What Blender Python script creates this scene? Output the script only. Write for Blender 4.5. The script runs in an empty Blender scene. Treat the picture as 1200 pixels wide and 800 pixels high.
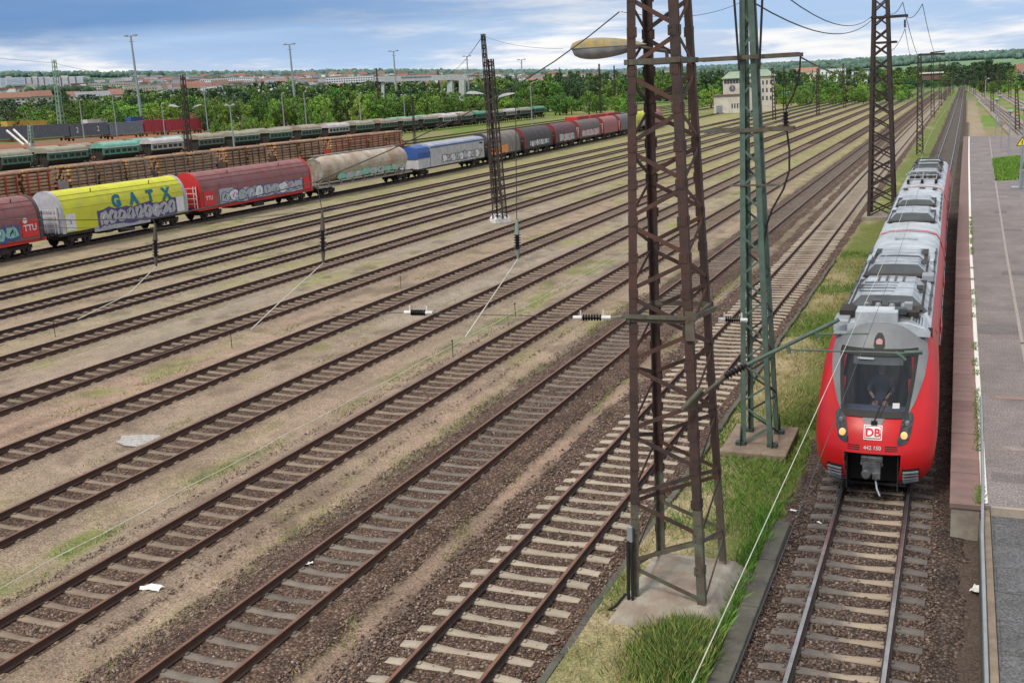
import bpy, math, random
import numpy as np
from mathutils import Vector, Matrix
random.seed(7); RNG = np.random.default_rng(7)
sc = bpy.context.scene
col = sc.collection
R_ = math.radians
# ------------------------------------------------------------------ camera
F, PITCH, ROLL, YAW, CH, CX, CY = 1258.34, .2212, -.0502, .3944, 9.631, 609.75, 391.845
cp, sp, cw, sw = math.cos(PITCH), math.sin(PITCH), math.cos(YAW), math.sin(YAW)
fw = Vector((-sw*cp, cw*cp, -sp)); r0 = Vector((cw, sw, 0)); u0 = r0.cross(fw)
cr, sr = math.cos(ROLL), math.sin(ROLL)
rt = r0*cr + u0*sr; up = -r0*sr + u0*cr
cam = bpy.data.cameras.new('camera'); camo = bpy.data.objects.new('camera', cam); col.objects.link(camo)
M3 = Matrix((rt, up, -fw)).transposed()
camo.matrix_world = Matrix.Translation((0, 0, CH)) @ M3.to_4x4()
cam.sensor_width = 36; cam.lens = F/1200*36
cam.shift_x = -(CX-600)/1200; cam.shift_y = -(400-CY)/1200
cam.clip_start = .1; cam.clip_end = 20000
sc.camera = camo
def rayd(x, y): return fw*F + rt*(x-CX) - up*(y-CY)
def G(x, y, z=0.):                # where the line of sight through a photo pixel meets height z
    d = rayd(x, y); t = (z-CH)/d.z; return Vector((t*d.x, t*d.y, z))
def V(x, y, Y):                   # ... meets the vertical plane Y
    d = rayd(x, y); t = Y/d.y; return Vector((t*d.x, Y, CH+t*d.z))
def hdir(x):                      # horizontal unit direction at column x near the horizon
    d = rayd(x, 82+(1131.7-x)*.0503); d.z = 0; return d.normalized()
def ZT(x, y, D):                  # height seen at pixel y at horizontal range D
    d = rayd(x, y); return CH + D*d.z/math.hypot(d.x, d.y)
# ------------------------------------------------------------------ terrain height
AZT = np.array([-.25, .0, .10, .30, .46, .65, .85, 1.1])
RR = np.array([0, 235, 400, 800, 2000, 3300, 4300, 5200, 9000.])
HT = np.array([[0,0,0,0,12,34,50,40,0],[0,0,0,0,14,38,58,40,0],[0,0,0,0,14,38,58,45,0],[0,0,0,.3,16,45,62,45,0],
 [0,0,0,4,28,70,90,70,0],[0,.0,2,10,42,95,122,90,0],[0,.0,5,17,52,118,140,110,0],[0,0,6,20,60,120,150,110,0]], float)
def vnoise(x, y, s, seed=0):      # smooth value noise, 0..1
    x = np.asarray(x, float)/s; y = np.asarray(y, float)/s
    xi = np.floor(x).astype(np.int64); yi = np.floor(y).astype(np.int64); fx = x-xi; fy = y-yi
    fx = fx*fx*(3-2*fx); fy = fy*fy*(3-2*fy)
    def h(a, b):
        n = (a*374761393 + b*668265263 + seed*974634777) & 0xffffffff
        n = ((n ^ (n >> 13))*1274126177) & 0xffffffff
        return ((n ^ (n >> 16)) & 0xffff)/65535.
    return (h(xi,yi)*(1-fx)+h(xi+1,yi)*fx)*(1-fy)+(h(xi,yi+1)*(1-fx)+h(xi+1,yi+1)*fx)*fy
def fbm(x, y, s, seed=0, o=4):
    t = 0; a = .5; n = 0
    for k in range(o): t = t+a*vnoise(x, y, s/2**k, seed+k); n += a; a *= .5
    return t/n
GZ = -.27
def sstep(a, b, x): t = np.clip((x-a)/(b-a), 0, 1); return t*t*(3-2*t)
def hgt(x, y):
    x = np.asarray(x, float); y = np.asarray(y, float)
    r = np.hypot(x, y); az = np.arctan2(-x, y)
    i = np.clip(np.searchsorted(AZT, az)-1, 0, len(AZT)-2); t = np.clip((az-AZT[i])/(AZT[i+1]-AZT[i]), 0, 1)
    lo = np.zeros_like(r); hi = np.zeros_like(r)
    for k in range(len(AZT)-1):
        m = i == k
        if np.any(m):
            lo = np.where(m, np.interp(r, RR, HT[k]), lo); hi = np.where(m, np.interp(r, RR, HT[k+1]), hi)
    z = lo*(1-t)+hi*t
    z = z*(.86+.28*fbm(x, y, 900, 3, 3)) * sstep(-150, 100, y-0*x)
    # grass verge beside the train track
    vg = sstep(-6.35, -6.1, x)*(1-sstep(-3.62, -3.5, x))
    z = z + vg*((.25*(1-sstep(22.5, 24.5, y)))+.12*sstep(22.5, 24.5, y)*sstep(0, 1, 1)*sstep(-3.4,-4.6,x)*(-1)*-1)
    und = (fbm(x, y, 2.2, 11, 3)-.5)*.05*(1-sstep(120, 300, r))
    return GZ + z + und
def hg(x, y): return float(hgt(np.array([x]), np.array([y]))[0])
def C(px, D):
    d = hdir(px)*D; return Vector((d.x, d.y, hg(d.x, d.y)))
# ------------------------------------------------------------------ objects
def tag(o, label=None, cat=None, group=None, kind=None):
    if label: o['label'] = label
    if cat: o['category'] = cat
    if group: o['group'] = group
    if kind: o['kind'] = kind
    return o
def empty(name, loc=(0,0,0), label=None, cat=None, group=None, rz=0):
    o = bpy.data.objects.new(name, None); col.objects.link(o); o.location = loc; o.rotation_euler = (0,0,rz)
    o.empty_display_size = .2
    return tag(o, label, cat, group)
def link(name, me, parent=None, mats=None, loc=None):
    o = bpy.data.objects.new(name, me); col.objects.link(o)
    if parent: o.parent = parent
    if loc is not None: o.location = loc
    return o
def dup(root, loc=None, label=None, rz=None, group=None):
    r = root.copy(); col.objects.link(r)
    if loc is not None: r.location = loc
    if rz is not None: r.rotation_euler = (0,0,rz)
    if label: r['label'] = label
    if group: r['group'] = group
    for ch in list(root.children):
        c = ch.copy(); col.objects.link(c); c.parent = r
        for g in ch.children:
            d = g.copy(); col.objects.link(d); d.parent = c
    return r
class MB:
    def __init__(s): s.v = []; s.f = []; s.m = []; s.mi = 0
    def add(s, vs, fs):
        b = len(s.v); s.v += [tuple(v) for v in vs]; s.f += [tuple(b+i for i in f) for f in fs]; s.m += [s.mi]*len(fs); return s
    def box(s, c, d, rz=0):
        x, y, z = (k/2 for k in d); cz, sz = math.cos(rz), math.sin(rz)
        vs = [(c[0]+i*x*cz-j*y*sz, c[1]+i*x*sz+j*y*cz, c[2]+k*z) for k in (-1,1) for (i,j) in ((-1,-1),(1,-1),(1,1),(-1,1))]
        return s.add(vs, [(3,2,1,0),(4,5,6,7),(0,1,5,4),(1,2,6,5),(2,3,7,6),(3,0,4,7)])
    def frame(s, a, b, side=None):
        a = Vector(a); b = Vector(b); d = (b-a).normalized()
        u = Vector(side) if side else (Vector((0,0,1)) if abs(d.z) < .9 else Vector((1,0,0)))
        u = (u-d*u.dot(d)).normalized(); return a, b, d, u, d.cross(u)
    def bar(s, a, b, w, h=None, side=None):     # rectangular bar; w along 'side', h across
        h = h or w; a, b, d, u, v = s.frame(a, b, side)
        vs = [p+u*(i*w/2)+v*(j*h/2) for p in (a,b) for (i,j) in ((-1,-1),(1,-1),(1,1),(-1,1))]
        return s.add(vs, [(3,2,1,0),(4,5,6,7),(0,1,5,4),(1,2,6,5),(2,3,7,6),(3,0,4,7)])
    def ell(s, a, b, w, t, u, v):               # angle iron: corner on line a-b, legs toward u and v
        a = Vector(a); b = Vector(b); u = Vector(u); v = Vector(v)
        pr = [(0,0),(w,0),(w,t),(t,t),(t,w),(0,w)]
        vs = [p+u*i+v*j for p in (a,b) for (i,j) in pr]
        fs = [(0,1,2,3,4,5)[::-1], (6,7,8,9,10,11)]+[(i,(i+1)%6,6+(i+1)%6,6+i) for i in range(6)]
        return s.add(vs, fs)
    def tube(s, pts, r, n=8, cap=True):
        pts = [Vector(p) for p in pts]; rs = r if isinstance(r, (list, tuple)) else [r]*len(pts)
        b = len(s.v); ref = None; vs = []
        for i, p in enumerate(pts):
            d = (pts[min(i+1, len(pts)-1)]-pts[max(i-1,0)]).normalized()
            if ref is None: ref = Vector((0,0,1)) if abs(d.z) < .9 else Vector((1,0,0))
            u = (ref-d*ref.dot(d)).normalized(); v = d.cross(u); ref = u
            vs += [p+(u*math.cos(t)+v*math.sin(t))*rs[i] for t in [2*math.pi*k/n for k in range(n)]]
        fs = [(i*n+k, i*n+(k+1)%n, (i+1)*n+(k+1)%n, (i+1)*n+k) for i in range(len(pts)-1) for k in range(n)]
        if cap: fs += [tuple(range(n))[::-1], tuple(range((len(pts)-1)*n, len(pts)*n))]
        return s.add(vs, fs)
    def lathe(s, prof, c=(0,0,0), n=12, axis='z'):   # prof: (r, h)
        vs = []
        for r, h in prof:
            for k in range(n):
                t = 2*math.pi*k/n; a, b = r*math.cos(t), r*math.sin(t)
                p = {'z':(a,b,h),'x':(h,a,b),'y':(b,h,a)}[axis]; vs.append((c[0]+p[0], c[1]+p[1], c[2]+p[2]))
        m = len(prof)
        fs = [(i*n+k, i*n+(k+1)%n, (i+1)*n+(k+1)%n, (i+1)*n+k) for i in range(m-1) for k in range(n)]
        fs += [tuple(range(n))[::-1], tuple(range((m-1)*n, m*n))]
        return s.add(vs, fs)
    def prism(s, poly, y0, y1, axis='y'):       # poly in (x,z), swept along y (or (y,z) along x, (x,y) along z)
        n = len(poly)
        def q(p, t): return {'y':(p[0],t,p[1]),'x':(t,p[0],p[1]),'z':(p[0],p[1],t)}[axis]
        vs = [q(p, y0) for p in poly]+[q(p, y1) for p in poly]
        return s.add(vs, [tuple(range(n))[::-1], tuple(range(n,2*n))]+[(i,(i+1)%n,n+(i+1)%n,n+i) for i in range(n)])
    def sheet(s, prof, y0, y1):                 # open profile in (x,z) swept along y
        n = len(prof); vs = [(p[0],y0,p[1]) for p in prof]+[(p[0],y1,p[1]) for p in prof]
        return s.add(vs, [(i,i+1,n+i+1,n+i) for i in range(n-1)])
    def grid(s, P):
        m, n = len(P), len(P[0]); return s.add([p for r in P for p in r], [(i*n+j, i*n+j+1, (i+1)*n+j+1, (i+1)*n+j) for i in range(m-1) for j in range(n-1)])
    def mesh(s, name, mats, smooth=False, bev=0):
        me = bpy.data.meshes.new(name); me.from_pydata(s.v, [], s.f)
        for m in (mats if isinstance(mats, (list,tuple)) else [mats]): me.materials.append(m)
        if s.m and max(s.m): me.polygons.foreach_set('material_index', s.m)
        if smooth: me.polygons.foreach_set('use_smooth', [True]*len(s.f))
        me.update(); return me
    def build(s, name, mats, parent=None, smooth=False, loc=None, bev=0):
        o = link(name, s.mesh(name, mats, smooth), parent, loc=loc)
        if smooth:
            o.data.set_sharp_from_angle(angle=R_(40))
        if bev:
            b = o.modifiers.new('b', 'BEVEL'); b.width = bev; b.segments = 2; b.limit_method = 'ANGLE'
        return o
def npmesh(name, verts, faces, mat, k=None):    # numpy vertices (n,3), faces (m,k)
    me = bpy.data.meshes.new(name); verts = np.ascontiguousarray(verts, np.float32); faces = np.ascontiguousarray(faces, np.int32)
    m, k = faces.shape
    me.vertices.add(len(verts)); me.vertices.foreach_set('co', verts.ravel())
    me.loops.add(m*k); me.loops.foreach_set('vertex_index', faces.ravel())
    me.polygons.add(m); me.polygons.foreach_set('loop_start', np.arange(0, m*k, k, dtype=np.int32)); 
    me.polygons.foreach_set('loop_total', np.full(m, k, np.int32))
    me.update(calc_edges=True); me.validate()
    me.materials.append(mat); return me
# ------------------------------------------------------------------ materials
def mat(name, c1, c2=None, scale=4., rough=.8, metal=0., bump=0., bscale=None, c3=None, s3=.6, a3=.5, spec=.4, coord='Object', rnd=0., emit=None, thr=(.35,.65), xgrad=None):
    m = bpy.data.materials.new(name); m.use_nodes = True; n = m.node_tree.nodes; l = m.node_tree.links
    b = n['Principled BSDF']; b.inputs['Roughness'].default_value = rough; b.inputs['Metallic'].default_value = metal
    b.inputs['Specular IOR Level'].default_value = spec
    tc = n.new('ShaderNodeTexCoord'); co = tc.outputs[coord]
    def noise(s, det=5., ro=.6):
        t = n.new('ShaderNodeTexNoise'); t.inputs['Scale'].default_value = s; t.inputs['Detail'].default_value = det; t.inputs['Roughness'].default_value = ro
        l.new(co, t.inputs['Vector']); return t.outputs['Fac']
    def mix(f, a, bb, typ='MIX'):
        x = n.new('ShaderNodeMix'); x.data_type = 'RGBA'; x.blend_type = typ
        for sock, val in ((x.inputs[0], f), (x.inputs[6], a), (x.inputs[7], bb)):
            if hasattr(val, 'is_output') or hasattr(val, 'links'): l.new(val, sock)
            else: sock.default_value = (val if not isinstance(val, (tuple,list)) else (*val, 1))
        return x.outputs[2]
    def ramp(f, a, bb):
        r = n.new('ShaderNodeMapRange'); r.inputs[1].default_value = a; r.inputs[2].default_value = bb; l.new(f, r.inputs[0]); return r.outputs[0]
    c = c1
    if c2 is not None: c = mix(ramp(noise(scale), *thr), c1, c2)
    if c3 is not None:
        f = ramp(noise(s3, 8., .7), .5-.12*1, .5+.12); mm = n.new('ShaderNodeMath'); mm.operation = 'MULTIPLY'; mm.inputs[1].default_value = a3; l.new(f, mm.inputs[0])
        c = mix(mm.outputs[0], c, c3)
    if xgrad:
        sx = n.new('ShaderNodeSeparateXYZ'); l.new(co, sx.inputs[0]); nz = noise(5.); ad = n.new('ShaderNodeMath'); ad.operation = 'MULTIPLY_ADD'; ad.inputs[1].default_value = .35; l.new(nz, ad.inputs[0]); l.new(sx.outputs[0], ad.inputs[2])
        g1 = ramp(ad.outputs[0], .02, .26); g2 = ramp(ad.outputs[0], 1.0, .86); mm = n.new('ShaderNodeMath'); mm.operation = 'MULTIPLY'; l.new(g1, mm.inputs[0]); l.new(g2, mm.inputs[1]); c = mix(mm.outputs[0], c, xgrad)
    if rnd:
        oi = n.new('ShaderNodeObjectInfo'); hs = n.new('ShaderNodeHueSaturation')
        a = n.new('ShaderNodeMapRange'); a.inputs[3].default_value = .5-rnd*.018; a.inputs[4].default_value = .5+rnd*.035; l.new(oi.outputs['Random'], a.inputs[0]); l.new(a.outputs[0], hs.inputs['Hue'])
        a2 = n.new('ShaderNodeMath'); a2.operation = 'MULTIPLY'; a2.inputs[1].default_value = 7.3; l.new(oi.outputs['Random'], a2.inputs[0])
        a3_ = n.new('ShaderNodeMath'); a3_.operation = 'FRACT'; l.new(a2.outputs[0], a3_.inputs[0])
        a4 = n.new('ShaderNodeMapRange'); a4.inputs[3].default_value = 1-rnd*.4; a4.inputs[4].default_value = 1+rnd*.4; l.new(a3_.outputs[0], a4.inputs[0]); l.new(a4.outputs[0], hs.inputs['Value'])
        if isinstance(c, tuple): hs.inputs['Color'].default_value = (*c, 1)
        else: l.new(c, hs.inputs['Color'])
        c = hs.outputs['Color']
    if isinstance(c, tuple): b.inputs['Base Color'].default_value = (*c, 1)
    else: l.new(c, b.inputs['Base Color'])
    if bump:
        bp = n.new('ShaderNodeBump'); bp.inputs['Strength'].default_value = 1; bp.inputs['Distance'].default_value = bump
        l.new(noise(bscale or scale*3), bp.inputs['Height']); l.new(bp.outputs[0], b.inputs['Normal'])
    if emit:
        b.inputs['Emission Color'].default_value = (*c1, 1); b.inputs['Emission Strength'].default_value = emit
    return m
def ink(name, c): return mat(name, c, tuple(k*.75 for k in c), 6, .6)
MT = {}
MT['rail_rust'] = mat('rusty_rail', (.06,.034,.026), (.095,.048,.03), 3, .75, .1, .002, 60, c3=(.05,.032,.028), s3=1.5)
MT['rail_head'] = mat('worn_rail_head', (.22,.105,.06), (.14,.07,.045), 2, .5, .3)
MT['rail_shiny'] = mat('used_rail_head', (.42,.41,.41), (.26,.25,.25), 2, .28, .9)
MT['rail_dark'] = mat('dark_rail_side', (.035,.025,.022), (.06,.036,.028), 3, .7, .1, .002, 60)
MT['concrete_pale'] = mat('pale_concrete', (.42,.37,.295), (.32,.28,.22), 3, rough=.9, bump=.004, bscale=40, c3=(.24,.19,.145), s3=1.2, a3=.5, rnd=.3)
MT['concrete_brown'] = mat('brown_stained_concrete', (.30,.23,.17), (.22,.17,.125), 3, rough=.9, bump=.004, bscale=40, c3=(.12,.09,.07), s3=1.2, a3=.6, rnd=.35)
MT['concrete_grey'] = mat('grey_stained_concrete', (.10,.088,.082), (.15,.13,.115), 3, xgrad=(.30,.24,.18), rough=.9, bump=.004, bscale=40, rnd=.25)
MT['concrete_oily'] = mat('oily_concrete', (.20,.17,.14), (.12,.10,.085), 2, rough=.85, bump=.004, bscale=40, rnd=.5)
MT['black_conc'] = mat('blackened_concrete', (.055,.052,.05), (.11,.105,.095), 2, .95, 0, .02, 25, c3=(.12,.12,.07), s3=1.5)
MT['pylon_rust'] = mat('rusted_dark_steel', (.034,.030,.029), (.055,.043,.039), 5, .75, .2, .003, 80, c3=(.12,.048,.032), s3=.8, a3=.5)
MT['brace_rust'] = mat('brown_rusted_brace', (.036,.030,.029), (.06,.042,.036), 4, .75, .2, .003, 80, c3=(.15,.06,.038), s3=.5, a3=.6)
MT['moss_steel'] = mat('greenish_old_paint', (.12,.14,.105), (.07,.065,.05), 4, .75, .1, .002, 60, c3=(.12,.055,.035), s3=1.5, a3=.5)
MT['green_steel'] = mat('green_painted_steel', (.105,.165,.135), (.075,.12,.095), 3, .6, .1, .001, 60, c3=(.04,.055,.045), s3=1.6, a3=.5)
MT['green_dark'] = mat('dark_green_steel', (.03,.05,.042), (.05,.075,.06), 3, .65, .1)
MT['mast_dark'] = mat('dark_mast_steel', (.032,.026,.025), (.055,.038,.033), 2, .75, .2)
MT['mast_green'] = mat('pale_green_mast', (.25,.33,.28), (.18,.25,.21), 1, .6, .1)
MT['galv'] = mat('galvanised_steel', (.33,.36,.38), (.26,.28,.30), 2, .5, .3)
MT['wire'] = mat('dark_wire', (.06,.06,.06), None, rough=.6, metal=.3)
MT['wire_pale'] = mat('pale_copper_wire', (.62,.60,.50), (.42,.42,.36), 3, rough=.5, metal=.1)
MT['black_ins'] = mat('brown_black_insulator', (.018,.013,.013), None, rough=.25)
MT['white_paint'] = mat('white_paint', (.72,.72,.70), (.5,.5,.48), 3, .6)
MT['cap_grey'] = mat('grey_foundation', (.35,.335,.28), (.23,.22,.19), 2.5, .85, 0, .01, 14, c3=(.15,.065,.03), s3=1.1, a3=.55)
MT['lamp_lichen'] = mat('lichen_covered_shell', (.36,.25,.05), (.20,.18,.11), 9, .85, 0, .006, 40, c3=(.33,.33,.31), s3=1.7, a3=.8)
MT['lamp_glass'] = mat('dirty_lamp_bowl', (.36,.37,.37), (.20,.21,.22), 5, .4, 0)
MT['black'] = mat('black_steel', (.012,.012,.013), (.025,.022,.02), 3, .6)
MT['under'] = mat('grimy_underframe', (.022,.019,.018), (.045,.035,.028), 3, .8)
MT['glass'] = mat('dark_glass', (.015,.02,.025), None, rough=.06, spec=.8)
MT['red'] = mat('train_red', (.60,.010,.013), (.50,.012,.015), .9, .32, 0, spec=.3, c3=(.34,.02,.02), s3=2.2, a3=.35)
MT['side_red'] = mat('weathered_train_red', (.55,.03,.035), (.42,.05,.055), 1.2, .4)
MT['roof_stripe'] = mat('faded_roof_edge_red', (.50,.07,.08), (.42,.08,.09), 2, .5)
MT['roof_grey'] = mat('train_roof_grey', (.52,.57,.62), (.42,.47,.51), 1.2, .45, 0, .0, c3=(.20,.20,.20), s3=.8, a3=.6)
MT['fair_grey'] = mat('roof_fairing_grey', (.43,.48,.53), (.32,.36,.40), 1.6, .45, c3=(.12,.12,.12), s3=1.3, a3=.5)
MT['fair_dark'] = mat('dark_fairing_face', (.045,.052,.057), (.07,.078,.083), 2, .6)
MT['cab_grey'] = mat('cab_surround_grey', (.19,.198,.205), (.15,.158,.165), 2, .4)
MT['leaf'] = mat('leaves', (.115,.20,.025), (.055,.12,.016), 1.3, .6, coord='Object', rnd=1.)
MT['leaf_bright'] = mat('fresh_leaves', (.19,.31,.035), (.10,.19,.025), 1.3, .6, rnd=1.)
MT['leaf_dark'] = mat('dark_leaves', (.045,.095,.032), (.025,.06,.022), 1.3, .6, rnd=.8)
MT['bark'] = mat('bark', (.05,.042,.034), (.08,.07,.055), 6, .9)
# ------------------------------------------------------------------ sky and sun
w = bpy.data.worlds.new('World'); sc.world = w; w.use_nodes = True
n = w.node_tree.nodes; l = w.node_tree.links; bg = n['Background']
sky = n.new('ShaderNodeTexSky'); sky.sky_type = 'NISHITA'; sky.sun_disc = False
SUN_EL, SUN_AZ = R_(52), R_(200)
sky.sun_elevation = SUN_EL; sky.sun_rotation = SUN_AZ; sky.air_density = 1.; sky.dust_density = .6; sky.ozone_density = 1.5
tc = n.new('ShaderNodeTexCoord'); mp = n.new('ShaderNodeMapping'); mp.inputs['Rotation'].default_value = (0, 0, .35)
mp.inputs['Scale'].default_value = (1.6, 1.6, 13.); l.new(tc.outputs['Generated'], mp.inputs['Vector'])
def wn(scale, det, ro, off=0):
    t = n.new('ShaderNodeTexNoise'); t.inputs['Scale'].default_value = scale; t.inputs['Detail'].default_value = det; t.inputs['Roughness'].default_value = ro
    if off:
        m2 = n.new('ShaderNodeVectorMath'); m2.operation = 'ADD'; m2.inputs[1].default_value = (off, off*.7, off*1.3); l.new(mp.outputs[0], m2.inputs[0]); l.new(m2.outputs[0], t.inputs['Vector'])
    else: l.new(mp.outputs[0], t.inputs['Vector'])
    return t.outputs['Fac']
def wmr(f, a, b, c=0., d=1.):
    r = n.new('ShaderNodeMapRange'); r.interpolation_type = 'SMOOTHSTEP'
    for i, v in ((1,a),(2,b),(3,c),(4,d)): r.inputs[i].default_value = v
    l.new(f, r.inputs[0]); return r.outputs[0]
def wmix(f, a, b, t='MIX'):
    x = n.new('ShaderNodeMix'); x.data_type = 'RGBA'; x.blend_type = t
    for s, v in ((x.inputs[0], f), (x.inputs[6], a), (x.inputs[7], b)):
        if isinstance(v, (float,int)): s.default_value = v
        elif isinstance(v, tuple): s.default_value = (*v, 1)
        else: l.new(v, s)
    return x.outputs[2]
def wmath(op, a, b):
    x = n.new('ShaderNodeMath'); x.operation = op
    for i, v in enumerate((a, b)):
        if isinstance(v, (float,int)): x.inputs[i].default_value = v
        else: l.new(v, x.inputs[i])
    return x.outputs[0]
sep = n.new('ShaderNodeSeparateXYZ'); l.new(tc.outputs['Generated'], sep.inputs[0])
el = sep.outputs[2]
c_a = wn(2.1, 7, .58); c_b = wn(4.6, 8, .6, 5.3); c_c = wn(1.1, 4, .5, 11.7)
leftness = wmr(wmath('ADD', wmath('MULTIPLY', sep.outputs[0], -1.), 0.), .05, .75)
blue_hi = wmath('MULTIPLY', wmr(el, .030, .085), wmr(c_c, .40, .60))                    # darker rain-blue bank, high on the left
blue_hi = wmath('MAXIMUM', blue_hi, wmath('MULTIPLY', wmath('MULTIPLY', leftness, wmr(wmath('ADD', el, wmath('MULTIPLY', c_a, .05)), .074, .100)), .95))
skyc = wmix(1., sky.outputs[0], (.115, .115, .115), 'MULTIPLY')
blue = wmix(.15, (.075, .235, .56), skyc)
cloud = wmix(wmr(c_b, .40, .60), (.54, .65, .83), (1.0, 1.0, 1.0))
cloud = wmix(wmath('MULTIPLY', wmr(c_b, .52, .66), wmr(el, .06, .02)), cloud, (1.0, .97, .93))
low = wmix(wmr(c_a, .40, .58), (.44, .61, .86), cloud)
skyf = wmix(blue_hi, low, blue)
zen = wmix(wmr(c_a, .40, .62), wmix(.3, (.75, .80, .92), skyc), (1.55, 1.50, 1.42))
skyf = wmix(wmr(el, .14, .45), skyf, zen)
skyf = wmix(wmr(el, 0., -.05), skyf, (.28, .27, .22))
l.new(skyf, bg.inputs['Color']); bg.inputs['Strength'].default_value = 1.0
sl = bpy.data.lights.new('sun', 'SUN'); sl.energy = 2.7; sl.angle = R_(14); sl.color = (1, .93, .82)
so = bpy.data.objects.new('sun', sl); col.objects.link(so)
sd = Vector((math.sin(SUN_AZ)*math.cos(SUN_EL), math.cos(SUN_AZ)*math.cos(SUN_EL), math.sin(SUN_EL)))
so.rotation_euler = sd.to_track_quat('Z', 'Y').to_euler()
sc.view_settings.view_transform = 'Standard'; sc.view_settings.look = 'None'
sc.render.engine = 'CYCLES'; sc.cycles.use_denoising = True
sc.cycles.max_bounces = 5; sc.cycles.transparent_max_bounces = 6
# ------------------------------------------------------------------ ground sheet
TRX = {'T1':-1.62,'T2':-7.95,'T3':-12.25,'T4':-16.55,'T5':-21.3,'T6':-25.7,'T7':-30.6,'T8':-36.0,'T9':-40.5,'T10':-45.1,'T11':-49.8,'T12':-54.8,'T13':-62.8}
def drift(x, y):                       # tracks far out swing slightly
    y = np.asarray(y, float)
    if x > -3: return x + np.interp(y, [0, 25, 45, 62, 90, 150, 240, 600], [0, 0, -.13, -.3, -.32, -.1, .1, .3])
    if x > -12: return x + np.interp(y, [0, 60, 110, 200, 600], [0, -.05, -.35, -.35, .3])
    k = min(1, max(0, (-x-14)/48.))
    return x + k*np.interp(y, [0, 120, 210, 290, 600], [0, 0, -3.2, -8, -20]) if x < -56 else x + k*np.interp(y, [0, 150, 300, 600, 900], [0, 0, -1, 0, 6])
def base_color(x, y, tracks=True):
    r = np.hypot(x, y)
    def C3(c): return np.array(c)[None, :]
    def mixc(a, b, t): return a*(1-t[:, None])+b*t[:, None]
    tan = C3((.285,.232,.170)); pink = C3((.30,.212,.158)); olive = C3((.25,.235,.095)); green = C3((.10,.16,.028)); straw = C3((.31,.26,.15)); grey = C3((.27,.225,.175)); dark = C3((.09,.068,.055))
    n1 = fbm(x, y/3.5, 2.2, 21); n2 = fbm(x, y/2, .8, 31, 3); n3 = fbm(x, y/3, 6, 41); n4 = fbm(x, y, 30, 51)
    c = mixc(np.repeat(tan, len(x), 0), grey, sstep(.4, .65, n3))
    ps = np.exp(-((x+10.1)/1.0)**2)*sstep(70, 20, y)*1.0 + .55*np.exp(-((x+28.2)/1.6)**2) + .4*np.exp(-((x+14.4)/1.2)**2) + .5*sstep(.5,.7,n4)
    c = mixc(c, pink, np.clip(ps, 0, 1))
    # moss and thin grass between the tracks, stronger in the far part and by the wagons
    m = .9*sstep(.30,.7,n2)*sstep(.50, .68, n1+.12*sstep(60, 140, y)+.10*sstep(-33, -47, x)-.05*ps)
    m = np.maximum(m, sstep(-36.5,-39,x)*.30*sstep(.35,.6,n3))
    c = mixc(c, olive, m*.8)
    c = mixc(c, olive, sstep(70, 150, y)*sstep(-6,-12,x)*.65)
    c = mixc(c, green, sstep(.62, .78, n1)*.30*sstep(.4,.6,n2))
    # tufts on the right hand edges of paths
    for xc in (-10.9, -14.0, -18.9): c = mixc(c, green, np.exp(-((x-xc)/.35)**2)*sstep(.48, .62, n2)*.55)
    for k, xx in (TRX.items() if tracks else ()):
        hw = {'T1':2.0,'T2':2.15,'T3':1.8}.get(k, 1.25)+.35*(n2-.5)+.5*(n1-.5)
        c = mixc(c, np.repeat(C3((.15,.112,.088)) if k in ('T1','T2','T3') else C3((.17,.13,.105)), len(x), 0), (1-sstep(hw-.35, hw+.35, np.abs(x-drift(xx, y))))*.85)
    c = c*(.80+.34*fbm(x, y, 1.3, 131, 4)+.14*(n3-.5))[:, None]
    dk = sstep(.60,.72,fbm(x, y/1.6, 1.0, 141, 3))*(r < 120); c = mixc(c, c*.62, dk*.8)
    # grass verge
    vg = sstep(-6.5, -6.0, x)*(1-sstep(-3.6, -3.45, x))
    vv = np.clip(.58+.9*(n1-.5)*2+.5*sstep(-5.6, -4.2, x)*sstep(14,22,y)+.3*sstep(60,100,y), 0, 1)
    cv = mixc(np.repeat(straw, len(x), 0), C3((.125,.15,.04)), sstep(.15, .85, vv+.35*(fbm(x, y, 1.6, 231, 3)-.5)*2))
    c = mixc(c, cv, vg*(y > 3))
    c = mixc(c, np.repeat(dark, len(x), 0), ((x > -3.5) & (x < .8) & (y < 400))*1.)
    # behind the wagons: scrubby yard, then green banks
    bz = sstep(-66, -72, x)*(y > 20)
    cb = mixc(mixc(np.repeat(C3((.16,.135,.10)), len(x), 0), np.repeat(olive, len(x), 0), sstep(.4, .6, n3)), mixc(np.repeat(C3((.12,.17,.035)), len(x), 0), C3((.20,.18,.08)), sstep(.42,.62,fbm(x, y/4, 5, 201, 3))*.9), np.maximum(sstep(-104, -112, x)*sstep(.3,.5,n4)*sstep(-150, -138, x), sstep(185, 230, y)))
    c = mixc(c, cb, bz)
    cf = mixc(np.repeat(C3((.16,.13,.10)), len(x), 0), np.repeat(green, len(x), 0), sstep(.40, .55, n4))
    c = mixc(c, cf, sstep(-166, -172, x))
    c = mixc(c, mixc(np.repeat(C3((.17,.12,.08)), len(x), 0), C3((.26,.11,.06)), sstep(.45,.6,n3)), sstep(-162,-166,x)*sstep(330,300,y)*sstep(-262,-240,x))
    c = mixc(c, mixc(np.repeat(C3((.14,.135,.09)), len(x), 0), green, sstep(.4,.6,n4)), sstep(300, 480, r)*(x > -60)*(x < 4))
    rg = (x > 3.2)*(y > 150)
    c = mixc(c, mixc(np.repeat(C3((.12,.20,.035)), len(x), 0), C3((.22,.19,.10)), sstep(.45,.6,n3)), rg*1.)
    # countryside: woods green, meadow stripes, aerial haze painted in as blue-green with distance
    fy = fbm(x, y, 420, 61, 3); fields = sstep(.52, .60, fy)
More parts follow.
